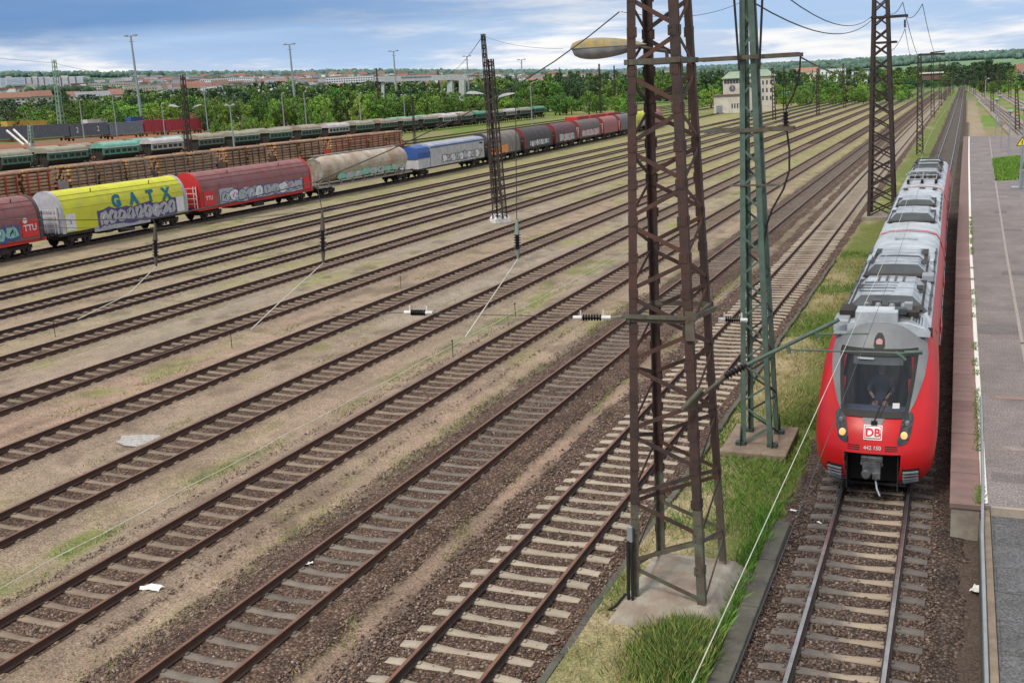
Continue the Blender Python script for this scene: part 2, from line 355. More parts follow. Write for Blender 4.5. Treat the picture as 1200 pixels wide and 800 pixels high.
    cc = mixc(np.repeat(C3((.045,.085,.03)), len(x), 0), C3((.14,.22,.07)), fields)
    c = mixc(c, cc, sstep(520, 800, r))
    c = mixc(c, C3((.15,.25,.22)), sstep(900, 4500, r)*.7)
    return c
def ground():
    rad = [3.]; 
    while rad[-1] < 9000:
        r = rad[-1]; rad.append(r+max(.16, r*.0062) if r < 120 else r+r*(.014 if r < 3000 else .03))
    rad = np.array(rad)
    az = np.concatenate([np.linspace(-math.pi, -.55, 26)[:-1], np.linspace(-.55, -.12, 40)[:-1], np.linspace(-.12, 1.0, 520)[:-1], np.linspace(1.0, 1.5, 40)[:-1], np.linspace(1.5, math.pi, 24)])
    Rm, A = np.meshgrid(rad, az, indexing='ij'); X = -np.sin(A)*Rm; Y = np.cos(A)*Rm
    Z = hgt(X.ravel(), Y.ravel()).reshape(X.shape)
    nr, na = X.shape
    v = np.stack([X, Y, Z], -1).reshape(-1, 3); v = np.concatenate([v, [[0, 0, GZ]]])
    i = np.arange(nr-1)[:, None]*na; j = np.arange(na-1)[None, :]
    f = np.stack([i+j, i+na+j, i+na+j+1, i+j+1], -1).reshape(-1, 4)[:, ::-1]
    cap = np.stack([np.full(na-1, len(v)-1), np.arange(na-1), np.arange(1, na), np.arange(1, na)], -1)
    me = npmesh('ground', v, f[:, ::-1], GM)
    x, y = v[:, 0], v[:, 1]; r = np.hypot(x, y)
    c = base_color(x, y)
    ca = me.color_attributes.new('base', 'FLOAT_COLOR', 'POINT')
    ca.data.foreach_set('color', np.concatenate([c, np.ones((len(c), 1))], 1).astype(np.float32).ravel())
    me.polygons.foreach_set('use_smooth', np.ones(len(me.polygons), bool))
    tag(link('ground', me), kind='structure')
GM = bpy.data.materials.new('ground_gravel'); GM.use_nodes = True
def gm():
    n = GM.node_tree.nodes; l = GM.node_tree.links; b = n['Principled BSDF']; b.inputs['Roughness'].default_value = .95; b.inputs['Specular IOR Level'].default_value = .15
    at = n.new('ShaderNodeAttribute'); at.attribute_name = 'base'; g = n.new('ShaderNodeNewGeometry')
    def nz(s, d=4, r=.65):
        t = n.new('ShaderNodeTexNoise'); t.inputs['Scale'].default_value = s; t.inputs['Detail'].default_value = d; t.inputs['Roughness'].default_value = r; l.new(g.outputs['Position'], t.inputs['Vector']); return t.outputs['Fac']
    def mr(f, a, bb, c, d):
        r = n.new('ShaderNodeMapRange'); 
        for i, v in ((1,a),(2,bb),(3,c),(4,d)): r.inputs[i].default_value = v
        l.new(f, r.inputs[0]); return r.outputs[0]
    def mul(a, bb):
        m = n.new('ShaderNodeMath'); m.operation = 'MULTIPLY'; l.new(a, m.inputs[0]); l.new(bb, m.inputs[1]); return m.outputs[0]
    fa = mul(mr(nz(22, 3), .3, .7, .62, 1.38), mr(nz(1.7, 6, .7), .3, .7, .82, 1.18))
    vo = n.new('ShaderNodeTexVoronoi'); vo.inputs['Scale'].default_value = 26; l.new(g.outputs['Position'], vo.inputs['Vector'])
    sepc = n.new('ShaderNodeSeparateColor'); l.new(vo.outputs['Color'], sepc.inputs[0])
    fa = mul(fa, mr(sepc.outputs[0], 0, 1, .75, 1.25))
    vm = n.new('ShaderNodeVectorMath'); vm.operation = 'SCALE'; l.new(at.outputs['Color'], vm.inputs[0]); l.new(fa, vm.inputs['Scale'])
    l.new(vm.outputs[0], b.inputs['Base Color'])
    bp = n.new('ShaderNodeBump'); bp.inputs['Distance'].default_value = .02; l.new(nz(30, 3), bp.inputs['Height']); l.new(bp.outputs[0], b.inputs['Normal'])
gm(); ground()
def ballast_mat(name, cols, scale=17.):
    m = bpy.data.materials.new(name); m.use_nodes = True; n = m.node_tree.nodes; l = m.node_tree.links; b = n['Principled BSDF']
    b.inputs['Roughness'].default_value = .9; b.inputs['Specular IOR Level'].default_value = .2
    g = n.new('ShaderNodeNewGeometry'); vo = n.new('ShaderNodeTexVoronoi'); vo.inputs['Scale'].default_value = scale; l.new(g.outputs['Position'], vo.inputs['Vector'])
    s = n.new('ShaderNodeSeparateColor'); l.new(vo.outputs['Color'], s.inputs[0]); cr_ = n.new('ShaderNodeValToRGB'); l.new(s.outputs[0], cr_.inputs[0])
    e = cr_.color_ramp.elements; e[0].position = 0; e[0].color = (*cols[0], 1); e[1].position = 1; e[1].color = (*cols[-1], 1)
    for i, c in enumerate(cols[1:-1]): k = e.new((i+1)/(len(cols)-1)); k.color = (*c, 1)
    t = n.new('ShaderNodeTexNoise'); t.inputs['Scale'].default_value = 1.1; t.inputs['Detail'].default_value = 6; l.new(g.outputs['Position'], t.inputs['Vector'])
    r = n.new('ShaderNodeMapRange'); r.inputs[1].default_value = .3; r.inputs[2].default_value = .7; r.inputs[3].default_value = .65; r.inputs[4].default_value = 1.3; l.new(t.outputs['Fac'], r.inputs[0])
    r2 = n.new('ShaderNodeMapRange'); r2.inputs[1].default_value = .0; r2.inputs[2].default_value = .6; r2.inputs[3].default_value = 1.25; r2.inputs[4].default_value = .35; l.new(vo.outputs['Distance'], r2.inputs[0])
    mu = n.new('ShaderNodeMath'); mu.operation = 'MULTIPLY'; l.new(r.outputs[0], mu.inputs[0]); l.new(r2.outputs[0], mu.inputs[1])
    v = n.new('ShaderNodeVectorMath'); v.operation = 'SCALE'; l.new(cr_.outputs[0], v.inputs[0]); l.new(mu.outputs[0], v.inputs['Scale']); l.new(v.outputs[0], b.inputs['Base Color'])
    bp = n.new('ShaderNodeBump'); bp.inputs['Distance'].default_value = .035; bp.invert = True; l.new(vo.outputs['Distance'], bp.inputs['Height']); l.new(bp.outputs[0], b.inputs['Normal'])
    return m
BM = ballast_mat('brown_ballast', [(.07,.048,.038),(.17,.10,.072),(.23,.15,.105),(.13,.088,.068),(.33,.25,.195)])
BMD = ballast_mat('dark_ballast', [(.055,.042,.036),(.13,.088,.07),(.17,.12,.095),(.10,.074,.064),(.25,.20,.165)])
# ------------------------------------------------------------------ tracks
def ballast(tx, y0, y1, hw, m, seed):
    ys = [y0]
    while ys[-1] < y1: ys.append(ys[-1]+max(.3, ys[-1]*.012))
    ys = np.array(ys); prof = np.array([-hw-.5, -hw-.2, -hw+.05, -hw+.3, -hw*.5, 0, hw*.5, hw-.3, hw-.05, hw+.2, hw+.5]); pz = np.array([-.42, -.315, -.265, -.23, -.215, -.215, -.215, -.23, -.265, -.315, -.42])
    if -33 < tx < -11 or tx < -33: prof = np.array([-1.95, -1.6, -1.3, -.98, -.80, 0, .80, .98, 1.3, 1.6, 1.95]); pz = np.array([-.40, -.262, -.178, -.150, -.19, -.216, -.19, -.150, -.178, -.262, -.40])
    xc = drift(tx, ys); X = xc[:, None]+prof[None, :]; Y = np.repeat(ys[:, None], len(prof), 1)
    Z = pz[None, :]+(fbm(X.ravel(), Y.ravel(), .7, seed, 3).reshape(X.shape)-.5)*np.where(np.abs(prof) > hw-.4, .12, .02)[None, :]
    v = np.stack([X, Y, Z], -1).reshape(-1, 3); k = len(prof)
    i = np.arange(len(ys)-1)[:, None]*k; j = np.arange(k-1)[None, :]
    me = npmesh('ballast_bed', v, np.stack([i+j, i+j+1, i+k+j+1, i+k+j], -1).reshape(-1, 4), m)
    if tx < -14:
        cb_ = base_color(v[:,0], v[:,1], False); q = fbm(v[:,0], v[:,1], .5, 9, 3); t_ = np.clip(1-sstep(.9, 1.5, np.abs(v[:,0]-np.repeat(xc, k)))+.9*(q-.45), 0, 1)[:,None]*.8; cb_ = cb_*(1-t_)+np.array([.16,.12,.092])*t_
        ca = me.color_attributes.new('base', 'FLOAT_COLOR', 'POINT'); ca.data.foreach_set('color', np.concatenate([cb_, np.ones((len(cb_), 1))], 1).astype(np.float32).ravel())
        me.materials.append(GM); mi = np.zeros((len(ys)-1, k-1), np.int32); mi[:, :3] = 1; mi[:, -3:] = 1; me.polygons.foreach_set('material_index', mi.ravel())
    me.polygons.foreach_set('use_smooth', np.ones(len(me.polygons), bool)); tag(link('ballast_bed', me), kind='structure')
RP = [(-.075,-.16),(.075,-.16),(.075,-.148),(.012,-.13),(.010,-.04),(.036,-.03),(.036,-.002),(.030,0),(-.030,0),(-.036,-.002),(-.036,-.03),(-.010,-.04),(-.012,-.13),(-.075,-.148)]
def rail_mesh(tx, off, y0, y1, mats, fn=None):
    ys = [y0]
    while ys[-1] < y1: ys.append(ys[-1]+max(3., ys[-1]*.04))
    v = []; f = []; mi = []; k = len(RP)
    for y in ys:
        x = (fn(y) if fn else float(drift(tx, y)))+off
        v += [(x+p[0], y, p[1]) for p in RP]
    for i in range(len(ys)-1):
        for j in range(k): f.append((i*k+j, i*k+(j+1)%k, (i+1)*k+(j+1)%k, (i+1)*k+j)); mi.append(1 if j in (6,7,8) else 0)
    me = bpy.data.meshes.new('rail'); me.from_pydata(v, [], f); me.materials.append(mats[0]); me.materials.append(mats[1]); me.polygons.foreach_set('material_index', mi); me.update(); return me
def sleeper_mb(mb, x=0, y=0, rz=0, z=0, wood=False, jit=0):
    nx = 12; L = 2.6; cz, sz = math.cos(rz), math.sin(rz); P = []
    for i in range(nx+1):
        u = -1.3+L*i/nx; a = abs(u)
        zt = -.165 if wood else (-.158 if .62 < a < .95 else (-.192+.034*min(1, a/.62)**2 if a <= .62 else -.158-.035*(a-.95)/.35))
        w = .13 if wood else (.092+.02*min(1, a/.8)); yy = 0 if wood else -.04*(1-(u/1.3)**2)
        row = []
        for (dy, zz) in ((-w-.02, -.30), (-w, zt-.02), (-w+.02, zt), (w-.02, zt), (w, zt-.02), (w+.02, -.30)):
            row.append((x+u*cz-(dy)*sz, y+u*sz+(dy)*cz, zz+z if zz > -.29 else zz))
        P.append(row)
    b = len(mb.v); mb.grid(P); mb.add([P[0][k] for k in range(6)], [(0,1,2,3,4,5)]); mb.add([P[-1][k] for k in range(6)], [(5,4,3,2,1,0)])
    if not wood:
        for s in (-.753, .753):
            for q in (-.115, .115):
                mb.box((x+(s+q)*cz, y+(s+q)*sz, -.145), (.05,.09,.03), rz)
SL = {}
def sl_mesh(mk, var):
    if (mk, var) not in SL:
        mb = MB(); sleeper_mb(mb, wood=(mk == 'wood')); SL[(mk, var)] = mb.mesh('sleeper', MT[mk] if mk != 'wood' else MT['black_conc'], True)
    return SL[(mk, var)]
def track(key, label, vis0, ysl, y1, mats, mk, nind, hw=1.95, bm=BM, sp=.63, bal=True):
    tx = TRX[key]; t = empty('railway_track', (0,0,0), label, 'railway track', 'railway tracks of the yard')
    for s in (-.75, .75): link('rail', rail_mesh(tx, s, 6, y1, mats), t)
    k = 0; y = vis0; me = sl_mesh(mk, 0)
    while k < nind:
        o = link('sleeper', me, t, loc=(float(drift(tx, y))+random.uniform(-.03,.03), y, random.uniform(-.022,.004))); o.rotation_euler = (0, random.gauss(0,.003), random.gauss(0, .014)); y += sp; k += 1
    mb = MB(); yy = y
    while yy < ysl: mb_small(mb, float(drift(tx, yy)), yy); yy += sp
    yy = vis0-sp
    while yy > 7: mb_small(mb, float(drift(tx, yy)), yy); yy -= sp
    if mb.v: tag(mb.build('sleepers', MT[mk] if mk != 'wood' else MT['black_conc'], t), kind='stuff')
    if bal: ballast(tx, 5, y1, hw, bm, int(-tx*7))
    return t
def mb_small(mb, x, y):
    mb.box((x-1.1, y, -.24), (.36,.19,.14)); mb.box((x-.66, y, -.235), (.52,.2,.15)); mb.box((x, y, -.26), (.80,.18,.14)); mb.box((x+.66, y, -.235), (.52,.2,.15)); mb.box((x+1.1, y, -.24), (.36,.19,.14))
RR_ = (MT['rail_rust'], MT['rail_head']); RS = (MT['rail_dark'], MT['rail_shiny'])
RD = (MT['rail_dark'], MT['rail_head'])
track('T1', 'track under the red passenger train, dark stained sleepers and polished rails', 13.3, 420, 700, RS, 'concrete_grey', 30, 2.0, BMD, .625)
track('T2', 'track of pale curved concrete sleepers passing just left of both lattice masts', 14.0, 420, 700, RD, 'concrete_pale', 100, 2.05)
track('T3', 'third track from the train, orange rusted rails over half buried grey sleepers', 13.0, 170, 600, RR_, 'concrete_oily', 95, 1.8)
track('T4', 'fourth track from the train, with a pale cable lying along its left side', 12.6, 170, 600, RR_, 'concrete_brown', 95, 1.5)
track('T5', 'fifth track from the train, reaching the left edge below the grey ash patch', 17.5, 170, 600, RR_, 'concrete_brown', 90, 1.45)
track('T6', 'sixth track from the train, just above the grey ash patch', 21.5, 170, 560, RR_, 'concrete_brown', 85, 1.45)
track('T7', 'seventh track from the train, joined at the left by a turnout', 26, 170, 560, RR_, 'concrete_brown', 80, 1.45)
track('T8', 'eighth track from the train, directly left of the dark lattice mast foot', 31, 170, 560, RR_, 'concrete_brown', 70, 1.45)
for k, lb in (('T9', 'fourth rusty track in front of the hood wagons'), ('T10', 'third rusty track in front of the hood wagons'), ('T11', 'second rusty track in front of the hood wagons'), ('T12', 'rusty track right in front of the hood wagons')):
    track(k, lb, 200, 260, 520, RD, 'concrete_brown', 0, 1.5)
track('T13', 'track the long train of hood wagons stands on', 200, 260, 500, RD, 'concrete_oily', 0, 1.8)
for x, lb in ((-80, 'empty track next behind the hood wagons'), (-88, 'empty rusty track in front of the log wagons'), (-96.5, 'track the log wagons stand on'), (-103, 'first empty track behind the log wagons'), (-109, 'second empty track behind the log wagons'), (-115.5, 'third empty track behind the log wagons'), (-149, 'track carrying the nearer row of roofed hopper wagons'), (-157, 'track carrying the farther row of roofed hopper wagons')):
    TRX['x%d' % x] = x; track('x%d' % x, lb, 60, 230, 620, RD, 'concrete_brown', 0, 1.8)
# ------------------------------------------------------------------ lattice masts
def lerp(a, b, t): return a+(b-a)*t
class Tower:                      # four tapering legs; c0/c1 axis points, h0/h1 half sizes
    def __init__(s, c0, c1, h0, h1): s.c0, s.c1, s.h0, s.h1 = Vector(c0), Vector(c1), h0, h1
    def corner(s, sx, sy, t):
        c = s.c0.lerp(s.c1, t); return Vector((c.x+sx*lerp(s.h0[0], s.h1[0], t), c.y+sy*lerp(s.h0[1], s.h1[1], t), c.z))
    def leg(s, mb, sx, sy, w, th, t0=0, t1=1): mb.ell(s.corner(sx,sy,t0), s.corner(sx,sy,t1), w, th, (-sx,0,0), (0,-sy,0))
    def faces(s): return (((-1,-1),(1,-1)), ((1,-1),(1,1)), ((1,1),(-1,1)), ((-1,1),(-1,-1)))
    def zig(s, mb, face, i, n, w, th, flip=0, gap=.18, t0=0, t1=1):
        a, b = face if (i+flip) % 2 == 0 else face[::-1]
        ta = lerp(t0, t1, (i+gap/2)/n); tb = lerp(t0, t1, (i+1-gap/2)/n)
        p = s.corner(*a, ta); q = s.corner(*b, tb); d = (q-p).normalized(); p += d*w*.5; q -= d*w*.5
        nrm = Vector((face[0][0]+face[1][0], face[0][1]+face[1][1], 0)).normalized()*(-1)
        mb.bar(p+nrm*.02, q+nrm*.02, w, th, side=d.cross(nrm))
def ladder_ring(mb, T, t, w, h=.09):
    for a, b in T.faces():
        p = T.corner(*a, t); q = T.corner(*b, t); d = (q-p).normalized(); mb.bar(p-d*w, q+d*w, h, w, side=(0,0,1))
# hero mast
FZ = .36
T = Tower((-4.73,18.78,FZ), (-4.95,18.62,15.6), (.70,.98), (.31,.36))
hero = empty('lattice_mast', (-4.73,18.78,FZ), 'big rust brown lattice mast in the foreground on a grey block, carrying a lichened lamp', 'lattice mast')
def cen(o, root): 
    o.data.transform(Matrix.Translation(-root.location)); o.parent = root; return o
legs = [(-1,-1),(1,-1),(-1,1),(1,1)]
for sx, sy in legs:
    mb = MB(); T.leg(mb, sx, sy, .15, .016, .118, 1); mb.mi = 1; T.leg(mb, sx, sy, .151, .017, 0, .118)
    mb.mi = 0
    for k in range(46):          # rivets in pairs down the leg
        t = .02+.02*k; c = T.corner(sx, sy, t)
        if k % 3: 
            for o_ in (.04,.10): mb.box((c.x-sx*o_, c.y+sy*.004, c.z), (.018,.012,.018))
    for k in range(1, 24):
        c = T.corner(sx, sy, k/24.)
        if k > 2: mb.mi = 0
        else: mb.mi = 1
        mb.box((c.x-sx*.10, c.y+sy*.006, c.z), (.15,.010,.17)); mb.box((c.x+sx*.006, c.y-sy*.10, c.z), (.010,.15,.17))
        mb.mi = 0
        for a_ in (-.05,.05): mb.box((c.x-sx*.12, c.y+sy*.014, c.z+a_), (.022,.012,.022))
    cen(mb.build('leg', [MT['pylon_rust'], MT['moss_steel']]), hero)
NP = 24
for fi, f in enumerate(T.faces()):
    for i in range(NP):
        mb = MB(); T.zig(mb, f, i, NP, .075 if i > 2 else .08, .012, flip=(1,0,1,0)[fi])
        cen(mb.build('diagonal_brace', MT['brace_rust'] if i > 1 else MT['moss_steel']), hero)
for k, t in enumerate((.635, .345)):
    mb = MB(); ladder_ring(mb, T, t, .05, .09); cen(mb.build('bracket_ring', MT['moss_steel']), hero)
mb = MB()
for (x, y) in ((-5.43,17.72),): 
    mb.tube([(x-.02,y,-.1),(x-.02,y-.02,.5),(x-.0,y-.01,1.5)], .035, 8); mb.tube([(x+.06,y,-.1),(x+.06,y-.02,.4),(x+.05,y,1.45)], .03, 8)
    mb.tube([(x-.5,y+.15,-.05),(x-.3,y+.05,.12),(x-.08,y,.42)], .03, 8)
cen(mb.build('cable_pipe', MT['black'], smooth=True), hero)
mb = MB(); mb.box((-5.40,17.74,1.62), (.10,.08,.30)); cen(mb.build('junction_box', MT['galv'], bev=.01), hero)
mb = MB(); mb.box((-5.40,17.74,1.38), (.11,.09,.14)); cen(mb.build('meter_box', MT['black'], bev=.01), hero)
# foundation
mb = MB()
b0 = [(-5.78,17.32),(-3.72,17.45),(-3.55,20.15),(-5.66,20.2)]; b1 = [(-5.52,17.66),(-3.98,17.66),(-3.9,19.9),(-5.5,19.9)]
vs = [(x,y,-.35) for x,y in b0]+[(x,y,-.02) for x,y in b0]+[(x,y,.33) for x,y in b1]+[(-4.75,18.4,.45),(-4.75,19.2,.45)]
mb.add(vs, [(0,1,5,4),(1,2,6,5),(2,3,7,6),(3,0,4,7),(4,5,9,8),(5,6,10,9),(6,7,11,10),(7,4,8,11),(8,9,12),(9,10,13,12),(10,11,13),(11,8,12,13)])
tag(mb.build('foundation_block', MT['cap_grey'], bev=.04), 'stained grey sloped concrete block under the big rust brown mast', 'foundation')
# cantilever over the train track
mb = MB(); g = MT['green_steel']; can = empty('cantilever_arm', (-4.1,17.75,4.2), 'green cantilever tube reaching from the rust brown mast over the train front', 'cantilever')
a0, a1, a2 = V(812,472,17.75), V(850,441,17.75), V(980,376,17.75)
def ribs(mb, a, b, r, n, rin=.5, tipc=True):
    a, b = Vector(a), Vector(b); pts = []; rs = []
    for i in range(n):
        for (t, k) in ((.1,rin),(.35,1),(.5,1),(.8,rin)): pts.append(a.lerp(b, (i+t)/n)); rs.append(r*k)
    mb.tube(pts, rs, 10)
mb.tube([a0, a1], .035); mb.tube([V(800,480,17.7), V(822,456,17.7)], .05, 8); cen(mb.build('bracket', MT['moss_steel'], smooth=True), can)
mb = MB(); ribs(mb, a1, V(876,427,17.75), .075, 7); cen(mb.build('insulator', MT['black_ins'], smooth=True), can)
mb = MB(); mb.tube([V(876,427,17.75), a2, V(983,374,17.75)], .034, 10); cen(mb.build('tube', g, smooth=True), can)
mb = MB(); c1, c2 = V(925,409.5,17.75), V(1081,414.5,17.75)
mb.tube([c1, c2], .016); mb.tube([V(957,391.5,17.75), V(1018,391,17.75)], .013); mb.tube([V(923,404,17.75), V(925,414,17.75)], .03); mb.tube([V(955,386,17.75), V(958,396,17.75)], .03)
mb.tube([V(1049,413,17.75), V(1055,416,17.75), V(1061,422,17.75)], .03); mb.tube([V(1060,413,17.75), V(1081,412,17.75)], .03)
cen(mb.build('registration_arm', g, smooth=True), can)
# bracket frame at z 5.7 on the hero mast with two insulators
br = empty('wire_anchor', V(735,373,17.7), 'mossy bracket frame with white tipped insulators bolted around the rust brown mast', 'insulator bracket')
mb = MB(); zA = 5.68
A, B_, C_, D_ = T.corner(-1,-1,.349), T.corner(1,-1,.349), T.corner(1,1,.36), V(839,361,19.4)
mb.bar(A+Vector((-.12,-.06,0)), B_+Vector((.1,-.06,0)), .07, .03, side=(0,0,1)); mb.bar(B_+Vector((-.05,-.08,-.03)), D_, .09, .04, side=(0,0,1)); mb.bar(B_+Vector((-.02,-.06,-.4)), B_+Vector((-.02,-.06,.12)), .16, .02, side=(1,0,0))
cen(mb.build('bracket', MT['moss_steel']), br)
def h_ins(a, b, root):
    a, b = Vector(a), Vector(b); mb = MB(); ribs(mb, a.lerp(b,.24), a.lerp(b,.76), .062, 7); cen(mb.build('insulator', MT['black_ins'], smooth=True), root)
    mb = MB(); mb.tube([a, a.lerp(b,.24)], .035); mb.tube([b.lerp(a,.24), b], .035); up_ = Vector((0,0,.13))
    for t in (.2,.8): mb.tube([a.lerp(b,t), a.lerp(b,t)+up_], .015)
    cen(mb.build('end_fitting', MT['white_paint'], smooth=True), root)
h_ins(V(672,372,17.7), V(716,372,17.7), br)
h_ins(V(842,374,19.4), V(876,375,19.4), br)
mb = MB(); mb.tube([V(716,372,17.7), A+Vector((-.1,-.06,0))], .012); cen(mb.build('link_rod', MT['galv']), br)
# lamp
lm = empty('yard_lamp', V(735,62,18.8), 'large drop shaped yard lamp with yellow lichen on its shell, on the rust brown mast', 'lamp')
def lampmesh(L, W, H, top):
    mb = MB(); P = []; n = 20; m = 8
    for i in range(n+1):
        u = i/n; rr = (math.sin(math.pi*min(1, u*1.02)**.62))**.62 if 0 < u < .98 else .0
        rr = max(rr, .03); row = []
        for j in range(m+1):
            a = math.pi*j/m; row.append((-L*(1-u) if False else -L+L*u, -math.cos(a)*W/2*rr, (math.sin(a)*H*rr)*(1 if top else -1)))
        P.append(row)
    mb.grid(P); return mb
p0 = V(668,58,18.8); Lm = 1.42
o = lampmesh(Lm,.46,.17,True).build('lamp_shell', MT['lamp_lichen'], smooth=True); o.data.transform(Matrix.Translation(p0+Vector((Lm,0,0)))); cen(o, lm)
o = lampmesh(Lm-.05,.44,.20,False).build('lamp_bowl', MT['lamp_glass'], smooth=True); o.data.transform(Matrix.Translation(p0+Vector((Lm-.02,0,0)))); cen(o, lm)
mb = MB(); q = p0+Vector((Lm-.3,0,.02)); mb.tube([q, V(764,58,18.8), V(780,60,18.8), V(781.5,63,18.8), V(782,73,18.8)], .032); cen(mb.build('lamp_arm', MT['moss_steel'], smooth=True), lm)
# green mast
T2 = Tower((-4.86,28.5,.02), (-5.2,28.5,12.6), (.42,.60), (.15,.22))
gm_ = empty('lattice_mast', (-4.86,28.5,.02), 'slim green painted lattice mast with two cross arms, standing behind the rust brown one', 'lattice mast')
for sx, sy in legs: mb = MB(); T2.leg(mb, sx, sy, .135, .014); cen(mb.build('leg', MT['green_steel']), gm_)
for fi, f in enumerate(T2.faces()):
    for i in range(22): mb = MB(); T2.zig(mb, f, i, 22, .055, .01, flip=fi % 2, gap=.1); cen(mb.build('diagonal_brace', MT['green_steel'] if fi in (0,3) else MT['green_dark']), gm_)
mb = MB()
for sx, sy in legs:
    c = T2.corner(sx, sy, 0); mb.box((c.x, c.y, .06), (.26,.22,.10)); mb.prism([(c.y+sy*.0, .05),(c.y+sy*.22,.05),(c.y+sy*.02,.55)], c.x-.01, c.x+.01, 'x')
cen(mb.build('foot_plate', MT['green_dark']), gm_)
for (z, xa, xb) in ((10.22,-6.42,-3.84),(8.40,-6.26,-4.02)):
    mb = MB(); cx_ = lerp(-4.86,-5.2,z/12.6)
    for yy in (28.5-.36, 28.5+.32): mb.bar((xa,yy,z), (xb,yy,z), .10, .05, side=(0,0,1))
    for x_ in (xa+.04, xb-.04, cx_-.4, cx_+.4): mb.bar((x_,28.14,z), (x_,28.82,z), .09, .05, side=(0,0,1))
    cen(mb.build('cross_arm', MT['moss_steel']), gm_)
mb = MB(); ribs(mb, (-4.2,28.4,8.45), (-4.2,28.4,8.86), .10, 5); cen(mb.build('insulator', MT['black_ins'], smooth=True), gm_)
mb = MB(); mb.tube([V(938,67,28.3), V(937,85,28.3), V(931,108,28.4), V(923,124,28.4), (-4.2,28.4,8.86)], .022); mb.tube([V(922,152,28.4), V(925,175,28.4), V(925,200,28.4), V(918,222,28.4), V(905,245,28.4), V(899,262,28.4), V(893,300,28.5)], .026); cen(mb.build('jumper_cable', MT['black'], smooth=True), gm_)
mb = MB(); mb.bar((-5.6,28.1,7.0), (-4.2,28.1,7.0), .05, .03, side=(0,0,1)); cen(mb.build('small_bracket', MT['moss_steel']), gm_)
for (dx, dy) in ((-.25,-.2),):
    mb = MB(); mb.tube([(-5.3,28.0,9.9),(-5.45,27.9,12.3)], .03); mb.tube([(-4.8,28.0,9.9),(-4.68,27.9,12.3)], .03); cen(mb.build('stay_rod', MT['black'], smooth=True), gm_)
mb = MB(); mb.box((-4.86,28.5,-.12), (1.75,2.5,.28)); mb.box((-5.15,29.7,-.14), (.9,.7,.24)); tag(mb.build('foundation_block', MT['concrete_brown'], bev=.03), 'flat weathered concrete slab under the slim green mast', 'foundation')
# dark tower by the train and other masts -----------------------------------------------------
def mast(c, top, hb, ht, n, lw, m1, label, arms=(), X=True, grp=None, foot=True, dx=0, braces='bracing', nm='lattice_mast'):
    c = Vector(c); Tt = Tower((c.x, c.y, c.z), (c.x+dx, c.y, top), hb, ht)
    r = empty(nm, c, label, 'lattice mast', grp)
    for sx, sy in legs: mb = MB(); Tt.leg(mb, sx, sy, lw, lw*.12 if lw > .1 else lw*.2); cen(mb.build('leg', m1), r)
    mb = MB()
    for fi, f in enumerate(Tt.faces()):
        for i in range(n):
            Tt.zig(mb, f, i, n, lw*.45, .012, flip=fi % 2, gap=.06)
            if X: Tt.zig(mb, f, i, n, lw*.45, .012, flip=(fi+1) % 2, gap=.06)
    cen(mb.build(braces, m1), r)
    for (z, xa, xb) in arms:
        t = (z-c.z)/(top-c.z); mb = MB(); hy = lerp(hb[1], ht[1], t)
        for s in (-1, 1): mb.bar((c.x+xa, c.y+s*hy, z), (c.x+xb, c.y+s*hy, z), .12, .07, side=(0,0,1))
        for x_ in (xa+.03, xb-.03): mb.bar((c.x+x_, c.y-hy, z), (c.x+x_, c.y+hy, z), .12, .07, side=(0,0,1))
        cen(mb.build('cross_arm', m1), r)
    return r
ft = mast((-5.0,78.6,.1), 18.5, (.92,1.2), (.42,.5), 19, .22, MT['mast_dark'], 'tall dark X braced lattice mast standing left of the train roof', arms=((13.35,-1.0,1.3),(11.7,-.65,.65)), dx=-.55)
mb = MB(); ribs(mb, V(1060.5,23,78.5), V(1060.5,33,78.5), .09, 6); cen(mb.build('insulator', MT['black_ins'], smooth=True), ft)
for sx, sy in legs:
    pass
mb = MB(); mb.box((-5.0,78.6,-.05), (2.5,3.1,.4)); tag(mb.build('foundation_block', MT['cap_grey'], bev=.04), 'pale concrete footing under the tall dark X braced mast', 'foundation')
mid = mast(G(586,256,.15), V(574,70,G(586,256).y).z, (.46,.46), (.24,.24), 17, .11, MT['mast_dark'], 'dark lattice mast on a white foot in the middle of the yard', dx=V(574,70,G(586,256).y).x-G(586,256).x)
mb = MB(); p = G(586,256,.0); mb.lathe([(.95,-.3),(.9,.05),(.62,.35)], (p.x,p.y,0), 4); tag(mb.build('foundation_block', MT['white_paint'], bev=.03), 'white painted mast foot in the middle of the yard', 'foundation')
p = Vector((-39.6,91.,-.2)); mast(p, V(566,40,91).z, (.34,.34), (.17,.17), 20, .09, MT['mast_dark'], 'taller thin lattice mast seen just behind the white footed mast', dx=V(566,40,91).x+39.6)
def at_top(px, py, base):        # height so that the mast top lands at pixel row py
    return ZT(px, py, math.hypot(base.x, base.y))
def small_mast(pt, pb, w, label, m1, n=16, X=False, grp=None, z=0., D=None, hb=None):
    b = G(*pb, z) if D is None else C(pb[0], D)
    tp = V(pt[0], pt[1], b.y); hb = hb or w
    return mast(b, tp.z, (hb,hb), (w*.55,w*.55), n, w*.32, m1, label, X=X, grp=grp, dx=tp.x-b.x)
small_mast((214,88), (224,214), .45, 'dark mast with two drooping lamps behind the red and yellow wagons', MT['mast_dark'], 14, True)
small_mast((63,70), (75,172), .9, 'tall pale green lattice mast beyond the log wagons at the left', MT['mast_green'], 18, True)
small_mast((35,146), (39,198), .55, 'short pale green lattice mast rising behind the leftmost log wagons', MT['mast_green'], 12, True)
small_mast((441,80), (446,146), .40, 'brown lattice mast standing among the hopper wagons', MT['brace_rust'], 14, True)
small_mast((513,83), (517,135), .45, 'dark mast between two legs of the white gantry crane', MT['mast_dark'], 14, True)
small_mast((483,113), (487,180), .25, 'thin dark mast behind the grey and blue wagon', MT['mast_dark'], 14)
